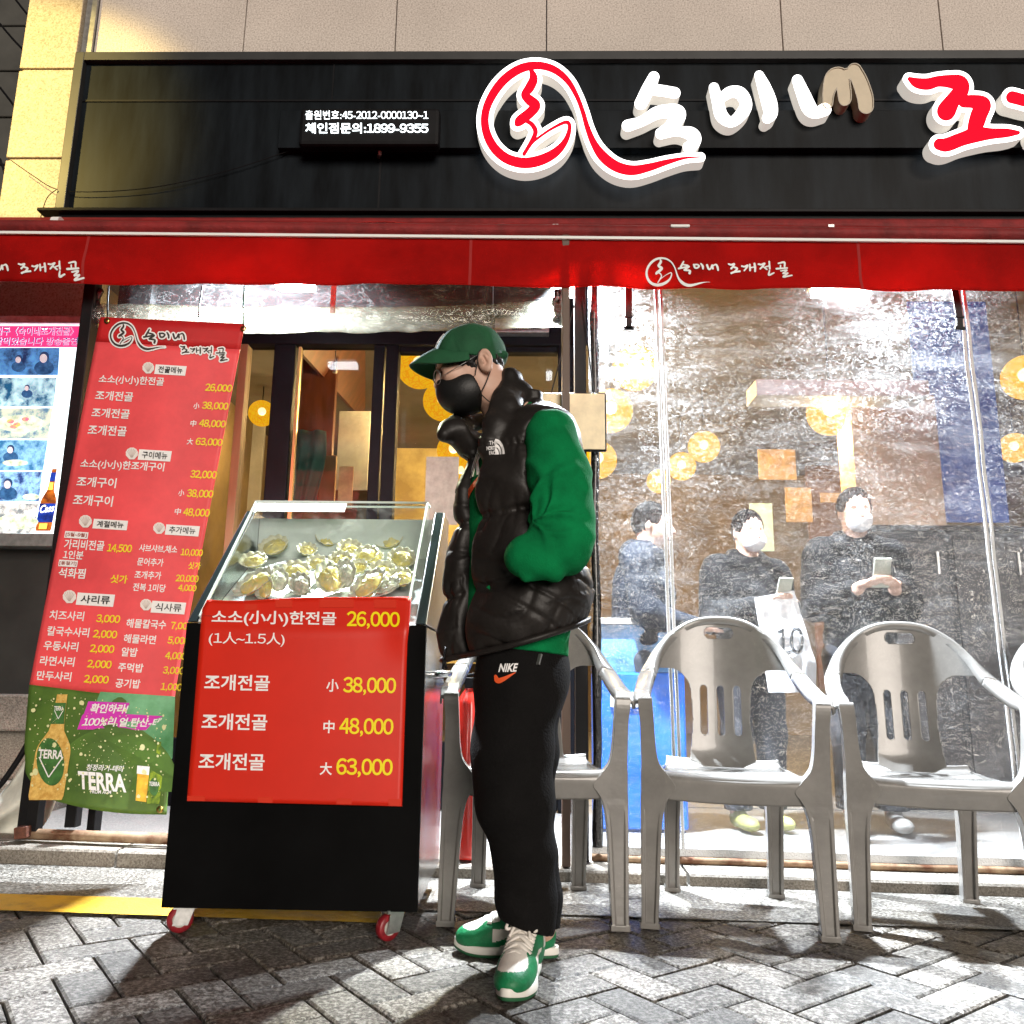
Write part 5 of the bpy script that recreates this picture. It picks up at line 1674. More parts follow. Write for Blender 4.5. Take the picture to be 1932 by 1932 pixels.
# ---- body: head, neck, trunk, arms, legs as one surface
SH_N, EL_N, EL2, WR_N = P(1040, 820, 2.14), P(1064, 985, 2.09), P(1058, 1030, 2.075), P(1000, 1055, 2.06)
NB = Vector((-.045, 2.315, 1.475))
hipN, kneeN, ankN = P(975, 1275, 2.25), P(972, 1500, 2.22), P(1000, 1725, 2.25)
hipF, kneeF, ankF = P(985, 1275, 2.38), P(990, 1500, 2.40), P(1022, 1735, 2.385)
b = Fld((-.36, 1.98, -.02), (.28, 2.62, 1.82), .0038)
b.ell(hp(-.012, 0, .022), (.096, .076, .090), HM)
b.ell(hp(.026, 0, -.045), (.070, .061, .080), HM, k=.02)
b.ell(hp(.058, 0, -.105), (.028, .024, .022), HM, k=.03)
b.cap(hp(-.005, .042, -.070), hp(.05, .018, -.105), .018, .013, k=.03); b.cap(hp(-.005, -.042, -.070), hp(.05, -.018, -.105), .018, .013, k=.03)
b.cap(hp(.086, -.03, .022), hp(.086, .03, .022), .010, .010, k=.018)
for s in (-1, 1):
    b.ell(hp(.087, s * .032, .000), (.016, .018, .010), HM, k=.014, mode='-')
    b.ell(hp(.0765, s * .032, -.001), (.013, .017, .010), HM, k=.006)
    b.ell(hp(.066, s * .040, -.030), (.026, .022, .020), HM, k=.02)
b.cap(hp(.090, 0, .008), hp(.109, 0, -.036), .0075, .0125, k=.012)
b.ell(hp(.100, .011, -.040), (.010, .008, .008), HM, k=.008); b.ell(hp(.100, -.011, -.040), (.010, .008, .008), HM, k=.008)
b.cap(hp(.088, -.02, -.072), hp(.088, .02, -.072), .009, .009, k=.012)
b.cap(hp(-.030, 0, -.05), NB, .056, .062, k=.03)
b.cap(hp(-.010, .03, -.10), NB + LF * .05 + Vector((0, 0, .0)), .018, .018, k=.03)
for s in (-1, 1):
    Me = HM @ Matrix.Rotation(R(-16 * s), 3, 'Z') @ Matrix.Rotation(R(-12), 3, 'Y')
    e = hp(-.034, s * .083, -.030)
    b.ell(e, (.0225, .0095, .036), Me, k=.005)
    b.ell(e + hl * s * .0095 + hf * .001 + hu * .003, (.0140, .0095, .0235), Me, k=.002, mode='-')
    b.ell(e + hl * s * .003 - hu * .028, (.010, .007, .010), Me, k=.008)
    b.cap(e + hl * s * .005 + hf * .009 - hu * .006, e + hl * s * .004 + hf * .010 + hu * .004, .0045, .0045, k=.004)
    b.cap(e + hl * s * .005 - hf * .004 + hu * .012, e + hl * s * .005 - hf * .008 - hu * .010, .004, .004, k=.004)
b.path([(*NB, .062), (-.01, 2.31, 1.36, .09), (-.015, 2.31, 1.15, .115), (-.02, 2.31, .92, .115)], k=.06)
SH_F = Vector((-.02, 2.50, 1.42))
for sh_, el_, wr_ in ((SH_N, EL_N, WR_N), (SH_F, Vector((.02, 2.53, 1.14)), Vector((-.13, 2.44, 1.06)))):
    b.cap(NB - Vector((0, 0, .05)), sh_ - Vector((0, 0, .03)), .04, .04, k=.04); b.path([(*sh_, .052), (*el_, .042), (*(wr_ + (Vector((.012, .055, .008)) if sh_ is SH_N else Vector((0, 0, 0)))), .028)], k=.03)
    wr_ = wr_ + Vector((.012, .055, .008)) if wr_ is WR_N else wr_
    hd = ((wr_ - el_).normalized() + (Vector((-.25, 1.5, -.5)) if sh_ is SH_N else Vector((0, 0, -.2)))).normalized(); b.ell(wr_ + hd * .05, (.042, .030, .030), k=.02)
    for q in range(4): b.cap(wr_ + hd * .06 + Vector((0, 0, .024 - .016 * q)), wr_ + hd * (.13 - .006 * abs(q - 1.5)) + Vector((0, .008, .020 - .016 * q)), .0075, .006, k=.006)
    b.cap(wr_ + hd * .03 + Vector((0, 0, .03)), wr_ + hd * .085 + Vector((0, -.01, .045)), .009, .007, k=.006)
for h_, k_, a_ in ((hipN, kneeN, ankN), (hipF, kneeF, ankF)):
    b.path([(*h_, .085), (*k_, .055), (*(a_ + Vector((0, 0, -.02))), .038)], k=.05)
me = b.mesh(); relax(me, 1, .4)
body = link('body', me, M_skin, man, True)
del b

# brows and closed lashes
mb = MB()
for s in (-1, 1):
    mb.tube([hp(.094, s * .012, .017), hp(.096, s * .028, .024), hp(.083, s * .050, .020)], [.003, .0042, .002], 6, flat=.6)
    mb.tube([hp(.0905, s * .017, -.006), hp(.090, s * .032, -.0095), hp(.078, s * .049, -.005)], [.0014, .0019, .0013], 5)
mb.build('brow', M_hair, body, True)

# ---- hair
h = Fld(tuple(HC - Vector((.16, .14, .14))), tuple(HC + Vector((.16, .14, .14))), .004)
A_ = np.array(HM)


def loc(X, Y, Z):
    x, y, z = X - HC.x, Y - HC.y, Z - HC.z
    return [A_[0, i] * x + A_[1, i] * y + A_[2, i] * z for i in range(3)]


def hairf(X, Y, Z):
    f, l, u = loc(X, Y, Z)
    g = np.sqrt(((f + .014) / .1025) ** 2 + (l / .0805) ** 2 + ((u - .018) / .094) ** 2)
    d = (g - 1) * .085
    u = u + .38 * np.abs(l)
    front = np.maximum(.8 * f - .6 * u - .045, .002 - u + .25 * np.abs(f - .03))
    burn = np.maximum(np.maximum(np.abs(f - .004 - .15 * u) - .014, -.030 - u), u - .04)
    back = np.maximum(-(-.75 * f + .66 * u + .004), f + .03)
    return np.maximum(d, np.minimum(np.minimum(front, burn), np.maximum(back, -.066 - u - .0 * f)))


h.op(hairf, HC - Vector((.13, .13, .13)), HC + Vector((.13, .13, .13)))
me = h.mesh(); relax(me, 1, .5)
wrinkle(me, lambda p: .0008 * np.sin(p[:, 0] * 420 + 3 * np.sin(p[:, 2] * 60)) + .0012 * np.sin(p[:, 2] * 300 + p[:, 0] * 200))
link('hair', me, M_hair, man, True)

# ---- cap
c = Fld(tuple(HC - Vector((.18, .15, .10))), tuple(HC + Vector((.18, .15, .17))), .004)


def capf(X, Y, Z):
    f, l, u = loc(X, Y, Z)
    g = np.sqrt(((f + .012) / .1085) ** 2 + (l / .0885) ** 2 + ((u - .026) / .0935) ** 2)
    d = (g - 1) * .09
    ang = np.arctan2(l, f + .012)
    d = d + .0012 * np.exp(-((np.mod(ang + math.pi / 6, math.pi / 3) - math.pi / 6) / .05) ** 2) - .0010 * np.sin(f * 90 + u * 50)
    u = u + .36 * np.abs(l)
    return np.maximum(d, (.028 + .50 * f - .25 * f * f / .1) - u)


c.op(capf, HC - Vector((.14, .13, .08)), HC + Vector((.14, .13, .14)))
c.ell(hp(-.012, 0, .1205), (.007, .007, .004), HM, k=.003)
c.cap(hp(-.108, -.03, -.012), hp(-.108, .03, -.012), .009, .009, k=.008)
me = c.mesh(); relax(me, 1, .4)
cp = link('cap', me, M_cap, man, True)


def visor(u, v):
    s = (u * 2 - 1); a = s * R(82)
    l = .088 * math.sin(a); fr = -.012 + .104 * math.cos(a)
    f = fr + v * .078 * max(0, math.cos(s * R(88))) ** .75
    return hp(f, l * (1 + .02 * v), .071 - 8.5 * l * l - .10 * v * v * .12 - .012 * v + .0)


mb = MB(); mb.grid(visor, 40, 14); mb.build('visor', M_cap, cp, True, solid=.0045)
mb = MB()


def oncap(an, el):
    return hp(-.012 + .1095 * math.cos(an) * math.cos(el), .0895 * math.sin(an) * math.cos(el), .026 + .0945 * math.sin(el))


for pts in ([(.16, .70), (.10, .82), (-.06, .88)], [(.44, .98), (.20, .92), (.0, .76), (-.15, .70)], [(.30, .90), (.10, .74), (-.05, .60)]):
    mb.tube([oncap(*q) for q in cr(pts, 5)], .0038, 6, flat=.5)
mb.build('badge', M_pwhite, cp, True)

# ---- mask, its cords, glasses
m_ = Fld(tuple(HC - Vector((.18, .14, .20))), tuple(HC + Vector((.10, .14, .06))), .0035)


def maskf(X, Y, Z):
    f, l, u = loc(X, Y, Z)
    g = np.sqrt(((f - .034) / .084) ** 2 + (l / .0715) ** 2 + ((u + .080) / .068) ** 2)
    g2 = np.sqrt(((f - .078) / .040) ** 2 + (l / .040) ** 2 + ((u + .058) / .050) ** 2)
    d = smin((g - 1) * .065, (g2 - 1) * .04, .025)
    return np.maximum(np.maximum(d, u + .018 + .42 * np.abs(l)), .006 - f + .15 * (u + .08))


m_.op(maskf, HC - Vector((.16, .12, .18)), HC + Vector((.08, .12, .04)))
me = m_.mesh(); relax(me, 1, .4)
mk = link('mask', me, M_mask, man, True)
ear = hp(-.034, .084, .002)
for pts in ([hp(.006, .071, -.060), hp(-.010, .079, -.030), hp(-.022, .087, -.004), hp(-.036, .084, .004)], [hp(.010, .069, -.118), hp(-.016, .076, -.092), hp(-.042, .080, -.060)], [hp(.010, .071, -.118), hp(-.006, .076, -.150), hp(-.028, .081, -.180), hp(-.060, .082, -.190)]):
    mb = MB(); mb.tube([Vector(q) for q in cr([tuple(p) for p in pts], 6)], .0017, 6); mb.build('mask_cord', M_mask, mk, True)
gl_ = thing('glasses', 'thin wire glasses slipped low on the nose of the man', 'glasses', hp(.11, 0, -.02))
for s in (-1, 1):
    mb = MB(); mb.tube([hp(.116 - abs(.030 * math.cos(t) + .034) * .25, s * (.034 + .024 * math.cos(t)), -.022 + .020 * math.sin(t)) for t in np.linspace(0, 6.2832, 26)], .0012, 5, cap=False)
    mb.build('rim', M_galv, gl_, True)
    mb = MB(); mb.tube([hp(.098, s * .058, -.032), hp(.04, s * .076, -.022), hp(-.03, s * .085, -.006)], .0010, 5); mb.build('temple', M_galv, gl_, True)
mb = MB(); mb.tube([hp(.114, -.010, -.018), hp(.1185, 0, -.013), hp(.114, .010, -.018)], .0012, 5); mb.build('bridge', M_galv, gl_, True)

# ---- trunk clothes
ZT = [.78, .86, .95, 1.05, 1.15, 1.25, 1.35, 1.42, 1.465, 1.50, 1.53]
TCX = [-.018, -.015, -.008, -.008, -.012, -.016, -.010, .000, .008, .010, .01]
TRU = [.176, .182, .186, .183, .180, .176, .164, .142, .112, .072, .03]
TRV = [.205, .212, .216, .214, .212, .214, .214, .200, .170, .110, .04]


def trunk(X, Y, Z, sc=1., puff=0., flare=0., hem=0.):
    cx = np.interp(Z, ZT, TCX); cy = 2.315
    x, y = X - cx, Y - cy
    u = x * FW.x + y * FW.y; v = x * LF.x + y * LF.y
    zz = Z + hem * u / .19 * np.clip((1.34 - Z) / .4, 0, 1)
    ru, rv = np.interp(Z, ZT, TRU) * sc, np.interp(Z, ZT, TRV) * sc
    if puff:
        q = np.abs(np.sin(math.pi * (zz - .842) / .171)) ** .75
        vert = 1 - .18 * np.exp(-((np.arctan2(v, u) - 1.25) / .10) ** 2)
        pf = puff * (q - .55) * np.clip((1.36 - zz) / .03, 0, 1) * vert
        ru = ru + pf; rv = rv + pf
        ru = ru + flare * np.clip((-v + .01) / .06, 0, 1) * np.clip((u) / .08, 0, 1) * np.clip((1.30 - Z) / .35, 0, 1)
    g = np.sqrt((u / ru) ** 2 + (v / rv) ** 2) + 1e-6
    d = g * (g - 1) / np.sqrt((u / ru ** 2) ** 2 + (v / rv ** 2) ** 2 + 1e-9)
    return d, u, v, zz


v_ = Fld((-.34, 1.99, .74), (.30, 2.62, 1.66), .0055)


def vestf(X, Y, Z):
    d, u, v, zz = trunk(X, Y, Z, 1.0, .020, .045, .06)
    d = np.maximum(d, .838 - zz)
    mid = np.interp(Z, [.8, 1.0, 1.25, 1.42], [.026, .026, .030, .020])
    hw = np.interp(Z, [.8, 1.0, 1.25, 1.36, 1.45, 1.5], [.016, .027, .042, .058, .080, .09])
    gap = np.maximum(np.abs(v - mid) - hw, .02 - u)
    h = .012; dd = -gap; hh = np.clip(.5 - .5 * (d - dd) / .02, 0, 1)
    return dd * hh + d * (1 - hh) + .02 * hh * (1 - hh)


v_.op(vestf, (-.32, 2.0, .76), (.28, 2.6, 1.54))
v_.path([(*(SH_N + Vector((.0, -.01, .0))), .082), (*(EL_N + Vector((0, -.02, 0))), .092)], k=0) if False else None
for a_, b_, ra, rb in ((SH_N + Vector((.012, -.03, -.01)), EL_N + Vector((0, -.03, 0)), .080, .090), (Vector((-.02, 2.55, 1.38)), Vector((.0, 2.58, 1.15)), .080, .085)):
    v_.cap(a_, b_, ra, rb, k=.012, mode='-')
# shoulder yoke and standing collar
v_.path([(.030, 2.36, 1.475, .050), (*(SH_N + Vector((-.035, .07, .045))), .046), (*(SH_N + Vector((-.012, .035, .036))), .036)], k=.04)
col = [P(985, 742, 2.40), P(982, 742, 2.30), P(962, 768, 2.225), P(938, 806, 2.185), P(918, 845, 2.165)]
top = [P(972, 712, 2.385), P(962, 712, 2.29), P(945, 752, 2.235), P(926, 800, 2.19)]
for q, w in zip(col[:-1], col[1:]): v_.cap(q, w, .031, .031, k=.02)
for q, w in zip(top[:-1], top[1:]): v_.cap(q, w, .0235, .0235, k=.022)
v_.path([(*P(985, 742, 2.40), .03), (*P(940, 790, 2.46), .028), (*P(885, 800, 2.40), .026), (*P(858, 808, 2.33), .026), (*P(838, 820, 2.27), .022)], k=.02)
v_.cap(P(870, 795, 2.36), P(842, 815, 2.29), .030, .024, k=.02); v_.ell(P(868, 815, 2.31), (.050, .05, .034), k=.03); v_.ell(P(885, 835, 2.33), (.045, .05, .05), k=.03)
# neck hollow
v_.cap(hp(-.02, 0, -.06), NB + Vector((-.02, 0, 0)), .058, .066, k=.012, mode='-')
v_.cap(hp(.03, .0, -.16), Vector((-.11, 2.26, 1.42)), .045, .040, k=.015, mode='-')
me = v_.mesh(); relax(me, 2, .5)


def vw(p):
    z = p[:, 2]
    x, y = p[:, 0] + .012, p[:, 1] - 2.315
    an = np.arctan2(x * LF.x + y * LF.y, x * FW.x + y * FW.y)
    zz = z + .06 * (x * FW.x + y * FW.y) / .19 * np.clip((1.34 - z) / .4, 0, 1)
    ds = np.abs(np.mod(zz - .842 + .0855, .171) - .0855)
    sd = np.floor((zz - .842) / .171 + .5)
    g = np.abs(np.sin(an * 13 + 5 * np.sin(sd * 7.1 + an * 3.3))) ** .6
    w = -.0066 * (1 - g) * np.exp(-(ds / .032) ** 2) - .0070 * np.exp(-(ds / .007) ** 2)
    w = w + .0040 * np.sin(an * 5.2 + sd * 2.3 + z * 17) * np.sin(z * 31 + an * 2.1)
    def rid(q): return (1 - np.abs(np.sin(q))) ** 3
    w = w - .0062 * rid(an * 3.1 + z * 21 + 1.3 * np.sin(z * 24 + an * 2)) * np.clip((an - .5) / .5, 0, 1) * np.clip((1.10 - z) / .10, 0, 1)
    w = w - .0050 * rid(an * -2.3 + z * 33 + 1.7 * np.sin(z * 11 + an * 4)) * np.clip((1.30 - z) / .1, 0, 1)
    w = w * np.where(an > 0, np.clip((an - .28) / .25, .0, 1), 1)
    return w * (z < 1.37) + .0010 * wav(p, (.6, .5, 1), 60, 2 * np.sin(z * 21)) * (z >= 1.37)


wrinkle(me, vw)
ve = link('vest', me, M_vest, man, True)
del v_
# hem binding, zip, badge, drawcord
pts = []
for t in np.linspace(-.35, 2.95, 40):
    ang = t
    for r_ in np.linspace(.30, .1, 200):
        u, v = r_ * math.cos(ang), r_ * math.sin(ang)
        X = -.015 + u * FW.x + v * LF.x; Y = 2.315 + u * FW.y + v * LF.y
        z = .850
        for _ in range(4): z = .846 - .06 * u / .19 * min(1, max(0, (1.34 - z) / .4))
        d = float(trunk(np.array([X]), np.array([Y]), np.array([z]), 1.0, .020, .045, .06)[0][0])
        if d < .004: break
    pts.append((X, Y, z))
mb = MB(); mb.tube(pts, .0085, 8); mb.build('hem', M_vest, ve, True)
mb = MB(); q0 = P(846, 1225, 2.15)
mb.tube(cr([tuple(P(842, 1222, 2.19)), tuple(P(838, 1242, 2.18)), tuple(P(843, 1262, 2.18))], 4), .004, 6); mb.bar(P(838, 1240, 2.18), P(836, 1262, 2.18), .012, .006); mb.build('drawcord', M_black, ve, True)


def on_vest(px, py, d=.002):
    o = Vector((0, 0, CAM_H)); dd = (MCAM @ Vector(((px - 966) / FPX, -(py - 966) / FPX, -1))).normalized()
    ok, loc_, nrm_, i_ = ve.ray_cast(WM[ve].inverted() @ o, dd)
    if not ok: return P(px, py, 2.12)
    return (WM[ve] @ loc_) - dd * d


bpy.context.view_layer.update()
mb = MB()
V, Fc, E = None, None, None
xs = np.arange(914, 956, .4); ys = np.arange(822, 862, .4)
X_, Y_ = np.meshgrid(xs, ys)
# quarter dome with three lines of tiny lettering
xr_ = (X_ - 917) / 33.; yr_ = (Y_ - 828) / 30.
D = np.maximum(np.maximum(-(X_ - 934) , X_ - 952) * 1., np.maximum(828 - Y_, Y_ - 858))
dome = np.hypot((X_ - 934) / 18., (Y_ - 858) / 30.) - 1
D = np.maximum(np.maximum(934 - X_, Y_ - 858), dome * 18)
for k in (0.45, .72): D = np.maximum(D, -(np.abs(np.hypot((X_ - 934) / 18., (Y_ - 858) / 30.) - k) * 18 - .8))
V, Fc, E = flat(D, xs, ys)
mb.add([on_vest(x, y - .08 * (x - 934)) for x, y in V], Fc)
for k, s in enumerate(('THE', 'NORTH', 'FACE')):
    put_text(mb, s, 918 + (5 if k != 1 else 0), 838.5 + 9.0 * k + (1 if k else 0), 12 + (7 if k == 1 else 3), 7.5, lambda x, y, d: on_vest(x, y - .08 * (x - 934), .0035), bold=.05)
mb.build('badge', M_pwhite, ve)

sw = Fld((-.30, 1.93, .76), (.30, 2.68, 1.62), .0055)


def sweatf(X, Y, Z):
    d, u, v, zz = trunk(X, Y, Z, .84)
    d, u, v, zz = trunk(X, Y, Z, .80 + .085 * np.clip((u - .06) / .06, 0, 1) * np.clip((.095 - np.abs(v - .03)) / .03, 0, 1))
    low = np.clip((.93 - Z) / .10, 0, 1)
    cxl = -.032
    x, y = X - cxl, Y - 2.31
    u2 = x * FW.x + y * FW.y; v2 = x * LF.x + y * LF.y
    d2 = (np.sqrt((u2 / .142) ** 2 + (v2 / .178) ** 2) - 1) * .15
    d = d * (1 - low) + d2 * low
    return np.maximum(d, .800 + .012 * u / .15 - Z)


sw.op(sweatf, (-.28, 2.05, .78), (.26, 2.58, 1.52))
sw.path([(*SH_N, .070), (*(SH_N * .5 + EL_N * .5 + Vector((.004, 0, 0))), .080), (*EL_N, .078), (*EL2, .076)], k=.03)
sw.path([(*EL2, .070), (*(EL2 * .45 + WR_N * .55 + Vector((0, -.005, .004))), .060), (*WR_N, .050), (*(WR_N + Vector((-.022, -.002, .004))), .043)], k=.03)
sw.cap(P(1046, 1078, 2.04), P(1012, 1070, 2.03), .026, .020, k=.02); sw.cap(P(986, 1030, 2.04), P(992, 1088, 2.04), .018, .016, k=.015)
sw.path([(-.02, 2.50, 1.42, .07), (.02, 2.56, 1.16, .072), (-.10, 2.47, 1.06, .05)], k=.03)
sw.cap(NB + Vector((-.015, -.004, -.03)), NB + Vector((-.020, -.005, -.012)), .070, .068, k=.02)
sw.cap(hp(-.03, 0, -.08), NB + Vector((-.012, 0, .01)), .058, .060, k=.008, mode='-')
# creases at the elbow and along the sleeve
for a_, b_, r_ in ((P(985, 930, 2.0), P(1050, 905, 1.985), .016), (P(1000, 985, 1.985), P(1075, 945, 1.985), .018), (P(1000, 1005, 1.985), P(1045, 1010, 1.985), .014), (P(1028, 1060, 1.97), P(1062, 1030, 1.975), .014)):
    sw.cap(a_, b_, r_, r_ * .7, k=.03, mode='-')
me = sw.mesh(); relax(me, 2, .5)
IE = P(1004, 985, 2.02)


def swf(p):
    dx, dz = p[:, 0] - IE.x, p[:, 2] - IE.z
    th = np.arctan2(dz, dx); r = np.hypot(dx, dz)
    w = np.zeros(len(p))
    for t0, wd, am, rm in ((1.62, .10, .009, .20), (1.22, .09, .010, .17), (.86, .08, .009, .15), (.45, .10, .011, .13), (.05, .10, .010, .13), (-.42, .12, .010, .12), (-.95, .14, .009, .10), (1.95, .08, .006, .16)):
        tw = t0 + .25 * np.sin(r * 26 + t0 * 5)
        w += am * (np.exp(-((th - tw) / wd) ** 2) - .6 * np.exp(-((th - tw - 2.2 * wd) / (1.3 * wd)) ** 2)) * np.clip(r / .03, 0, 1) * np.exp(-(r / rm) ** 2)
    w += .0020 * wav(p, (.8, .2, 1.0), 41, 2.2 * np.sin(p[:, 2] * 17 + p[:, 0] * 24))
    return w * (p[:, 2] > .9) * (p[:, 1] < 2.22)


wrinkle(me, swf)
so = link('sweatshirt', me, M_sweat, man, True)
del sw
bpy.context.view_layer.update()


def on_obj(ob, px, py, d=.002, Y=2.12):
    o = Vector((0, 0, CAM_H)); dd = (MCAM @ Vector(((px - 966) / FPX, -(py - 966) / FPX, -1))).normalized()
    ok, l_, n_, i_ = ob.ray_cast(WM[ob].inverted() @ o, dd)
    return (WM[ob] @ l_) - dd * d if ok else P(px, py, Y)


# word on the chest: laid on the cloth around the front of the trunk
def chest(s, z, d=.0):
    """s metres round the chest from its front line to the wearer's left, at height z"""
    an = s / .165
    for r_ in np.linspace(.26, .08, 181):
        u, v = r_ * math.cos(an), r_ * math.sin(an)
        cx = float(np.interp(z, ZT, TCX))
        X, Y = cx + u * FW.x + v * LF.x, 2.315 + u * FW.y + v * LF.y
        if float(sweatf(np.array([X]), np.array([Y]), np.array([z]))[0]) < .001: break
    return Vector((X, Y, z)) + (FW * math.cos(an) + LF * math.sin(an)) * (.004 + d)


mb = MB(); put_text(mb, 'NIKE', -.085, 0, .19, .085, lambda x, y, d: chest(x, 1.29 - y * 1.0 - .05 * x), ey=(0, -1), bold=.05, shear=.25); mb.build('chest_word', M_pwhite, so)
M_orange = mat('print_orange', (.80, .10, .02), .6)
mb = MB()
stq = [[(-.08, .012, .012), (-.05, .006, .018), (.0, -.012, .013), (.06, -.042, .009), (.11, -.07, .003)]]
V, Fc, E = strokes_flat(stq, .004)
mb.add([chest(x, 1.235 - y) for x, y in V], [f[::-1] for f in Fc]); mb.build('chest_tick', M_orange, so)

tr = Fld((-.24, 2.0, .03), (.22, 2.58, .90), .0055)
tr.path([(-.03, 2.25, .84, .105), (*P(978, 1300, 2.245), .108), (*P(966, 1420, 2.22), .098), (*P(970, 1510, 2.21), .090), (*P(989, 1605, 2.22), .070), (*P(993, 1690, 2.24), .069), (*P(1002, 1745, 2.25), .062)], k=.05)
tr.path([(-.03, 2.37, .84, .105), (*P(985, 1300, 2.38), .108), (*P(985, 1420, 2.39), .092), (*P(985, 1510, 2.40), .080), (*P(998, 1610, 2.39), .066), (*P(1010, 1690, 2.38), .062), (*P(1018, 1740, 2.375), .056)], k=.05)
tr.ell((.035, 2.31, .76), (.085, .13, .10), k=.05)
tr.half((0, 0, .865), (0, 0, 1))
tr.half(P(985, 1758, 2.16), (-.30, -.1, -1.0))
for a_, b_ in ((P(935, 1635, 2.12), P(1000, 1648, 2.13)), (P(1010, 1590, 2.11), P(1045, 1575, 2.14)), (P(905, 1530, 2.08), P(940, 1556, 2.08)), (P(1020, 1400, 2.12), P(1070, 1350, 2.15)), (P(960, 1700, 2.14), P(1010, 1715, 2.15))):
    tr.cap(a_, b_, .013, .010, k=.03, mode='-')
me = tr.mesh(); relax(me, 2, .5)
wrinkle(me, lambda p: .0018 * wav(p, (.9, .3, 1), 30, 2.5 * np.sin(p[:, 2] * 11)) * np.clip((.55 - p[:, 2]) / .2, 0, 1) + .0012 * wav(p, (-.7, .3, 1), 48, 2 * np.sin(p[:, 0] * 18)))
to = link('trousers', me, M_knit, man, True)
del tr
bpy.context.view_layer.update()
mb = MB(); put_text(mb, 'NIKE', 940, 1268, 34, 16, lambda x, y, d: on_obj(to, x, y, .003), (1, -.02), (.25, -1), .06); mb.build('thigh_word', M_pwhite, to)
mb = MB(); V, Fc, E = strokes_flat([[(935, 1276, 3), (939, 1284, 5), (950, 1281, 4), (972, 1269, .8)]], .5); mb.add([on_obj(to, x, y, .003) for x, y in V], Fc); mb.build('thigh_tick', M_orange, to)
mb = MB(); mb.bar(on_obj(to, 1020, 1234, .004), on_obj(to, 1015, 1254, .004), .010, .006); mb.build('zip_pull', M_galv, to, bev=.001)


# ---- shoes
def make_shoe(heel, toe, label, roll=0.):
    heel, toe = Vector(heel), Vector(toe)
    d = (toe - heel); L = d.length; d.normalize()
    o = (heel + toe) / 2; o.z = gz(o.x) + .004
    yv = Vector((0, 0, 1)).cross(d)
    T = Matrix(((d.x, yv.x, 0, o.x), (d.y, yv.y, 0, o.y), (0, 0, 1, o.z), (0, 0, 0, 1)))
    sc = L / .295
    Ts = T @ Matrix.Diagonal((sc, 1, 1, 1))

    def outline(grow, n=64):
        pts = []
        for k in range(n):
            t = 2 * math.pi * k / n
            x = .1475 * math.cos(t)
            w = np.interp(x, [-.148, -.09, -.02, .06, .11, .148], [.036, .038, .035, .048, .044, .030])
            y = w * math.copysign(abs(math.sin(t)) ** .75, math.sin(t)) + .004 * math.sin(x * 20)
            pts.append((x * (1 + grow / .1475), y * (1 + grow / .042)))
        return pts
    root = thing('shoe', label, 'shoe', o, 0) if False else None
    def band(z0, z1, g0, g1, m, nm, par):
        mb = MB(); a = outline(g0); b_ = outline(g1); n = len(a)
        toe_up = lambda x, z: z + .010 * max(0, (x - .08) / .07) ** 2
        vs = [Ts @ Vector((x, y, toe_up(x, z0))) for x, y in a] + [Ts @ Vector((x, y, toe_up(x, z1))) for x, y in b_]
        mb.add(vs, [(k, (k + 1) % n, n + (k + 1) % n, n + k) for k in range(n)] + [tuple(range(n))[::-1], tuple(range(n, 2 * n))])
        return mb.build(nm, m, par, True, bev=.002)
    f = Fld((-.17, -.07, .0), (.17, .07, .16), .0035)
    f.ell((.082, .002, .038), (.066, .046, .036)); f.ell((.035, .001, .046), (.07, .043, .040), k=.02)
    f.cap((.035, 0, .056), (-.045, 0, .088), .036, .037, k=.03); f.ell((-.088, 0, .052), (.056, .038, .056), k=.03)
    f.cap((-.070, 0, .08), (-.075, 0, .105), .036, .036, k=.03)
    f.cap((-.035, 0, .12), (-.062, 0, .15), .030, .030, k=.02)
    f.half((0, 0, .022), (0, 0, -1)); f.half((-.06, 0, .118), (-.25, 0, 1))
    me = f.mesh(); relax(me, 1, .5)
    n = len(me.polygons); idx = []
    for p in me.polygons:
        x, y, z = p.center; w = 0
        if ((x - .085) / .042) ** 2 + (y / .036) ** 2 < 1 and z > .044: w = 1
        elif -.045 < x < .030 and z < .072 - .3 * abs(x) * 0 and abs(y) > .022 and not (abs(z - (.040 + .30 * (-x + .0))) < .008): w = 1
        elif x < -.055 and z > .068 and not (x < -.118 and z > .060): w = 1
        elif -.06 < x < .06 and abs(y) < .027 and z > .072: w = 1
        idx.append(w)
    me.polygons.foreach_set('material_index', idx)
    me.transform(Ts)
    up = link('shoe', me, [M_sgreen, M_sw], man, True)
    up['label'] = label
    band(.0, .008, .002, .004, M_outs, 'outsole', up); band(.0082, .027, .005, .003, M_sole, 'midsole', up)
    mb = MB()
    for k in range(6):
        t = k / 5; x = .064 - .104 * t; z = .081 + .052 * t; hw = .033
        for sgn in (1, -1):
            pts = [(x, -hw * sgn, z - .012), (x - .005, -.010 * sgn, z + .006), (x - .012, .010 * sgn, z + .0075), (x - .018, hw * sgn, z - .006)]
            mb.tube([Ts @ Vector(q) for q in cr(pts, 4)], .0092, 7, flat=.5)
    for sgn in (1, -1):
        mb.tube([Ts @ Vector(q) for q in cr([(-.04, 0, .136), (-.02, .028 * sgn, .142), (.004, .038 * sgn, .122), (-.012, .016 * sgn, .124), (-.036, .0, .134)], 6)], .004, 6)
        mb.tube([Ts @ Vector(q) for q in cr([(-.036, 0, .136), (-.008, .014 * sgn, .134), (.018, .026 * sgn, .108)], 6)], .004, 6)
    mb.build('laces', M_sw, up, True)
    mb = MB()
    mb.grid(lambda u, v: Ts @ Vector((-.035 - .035 * v, (u - .5) * (.056 + .01 * v), .128 + .03 * v - .02 * (2 * u - 1) ** 2)), 8, 6); mb.build('tongue', M_sw, up, True, solid=.008)


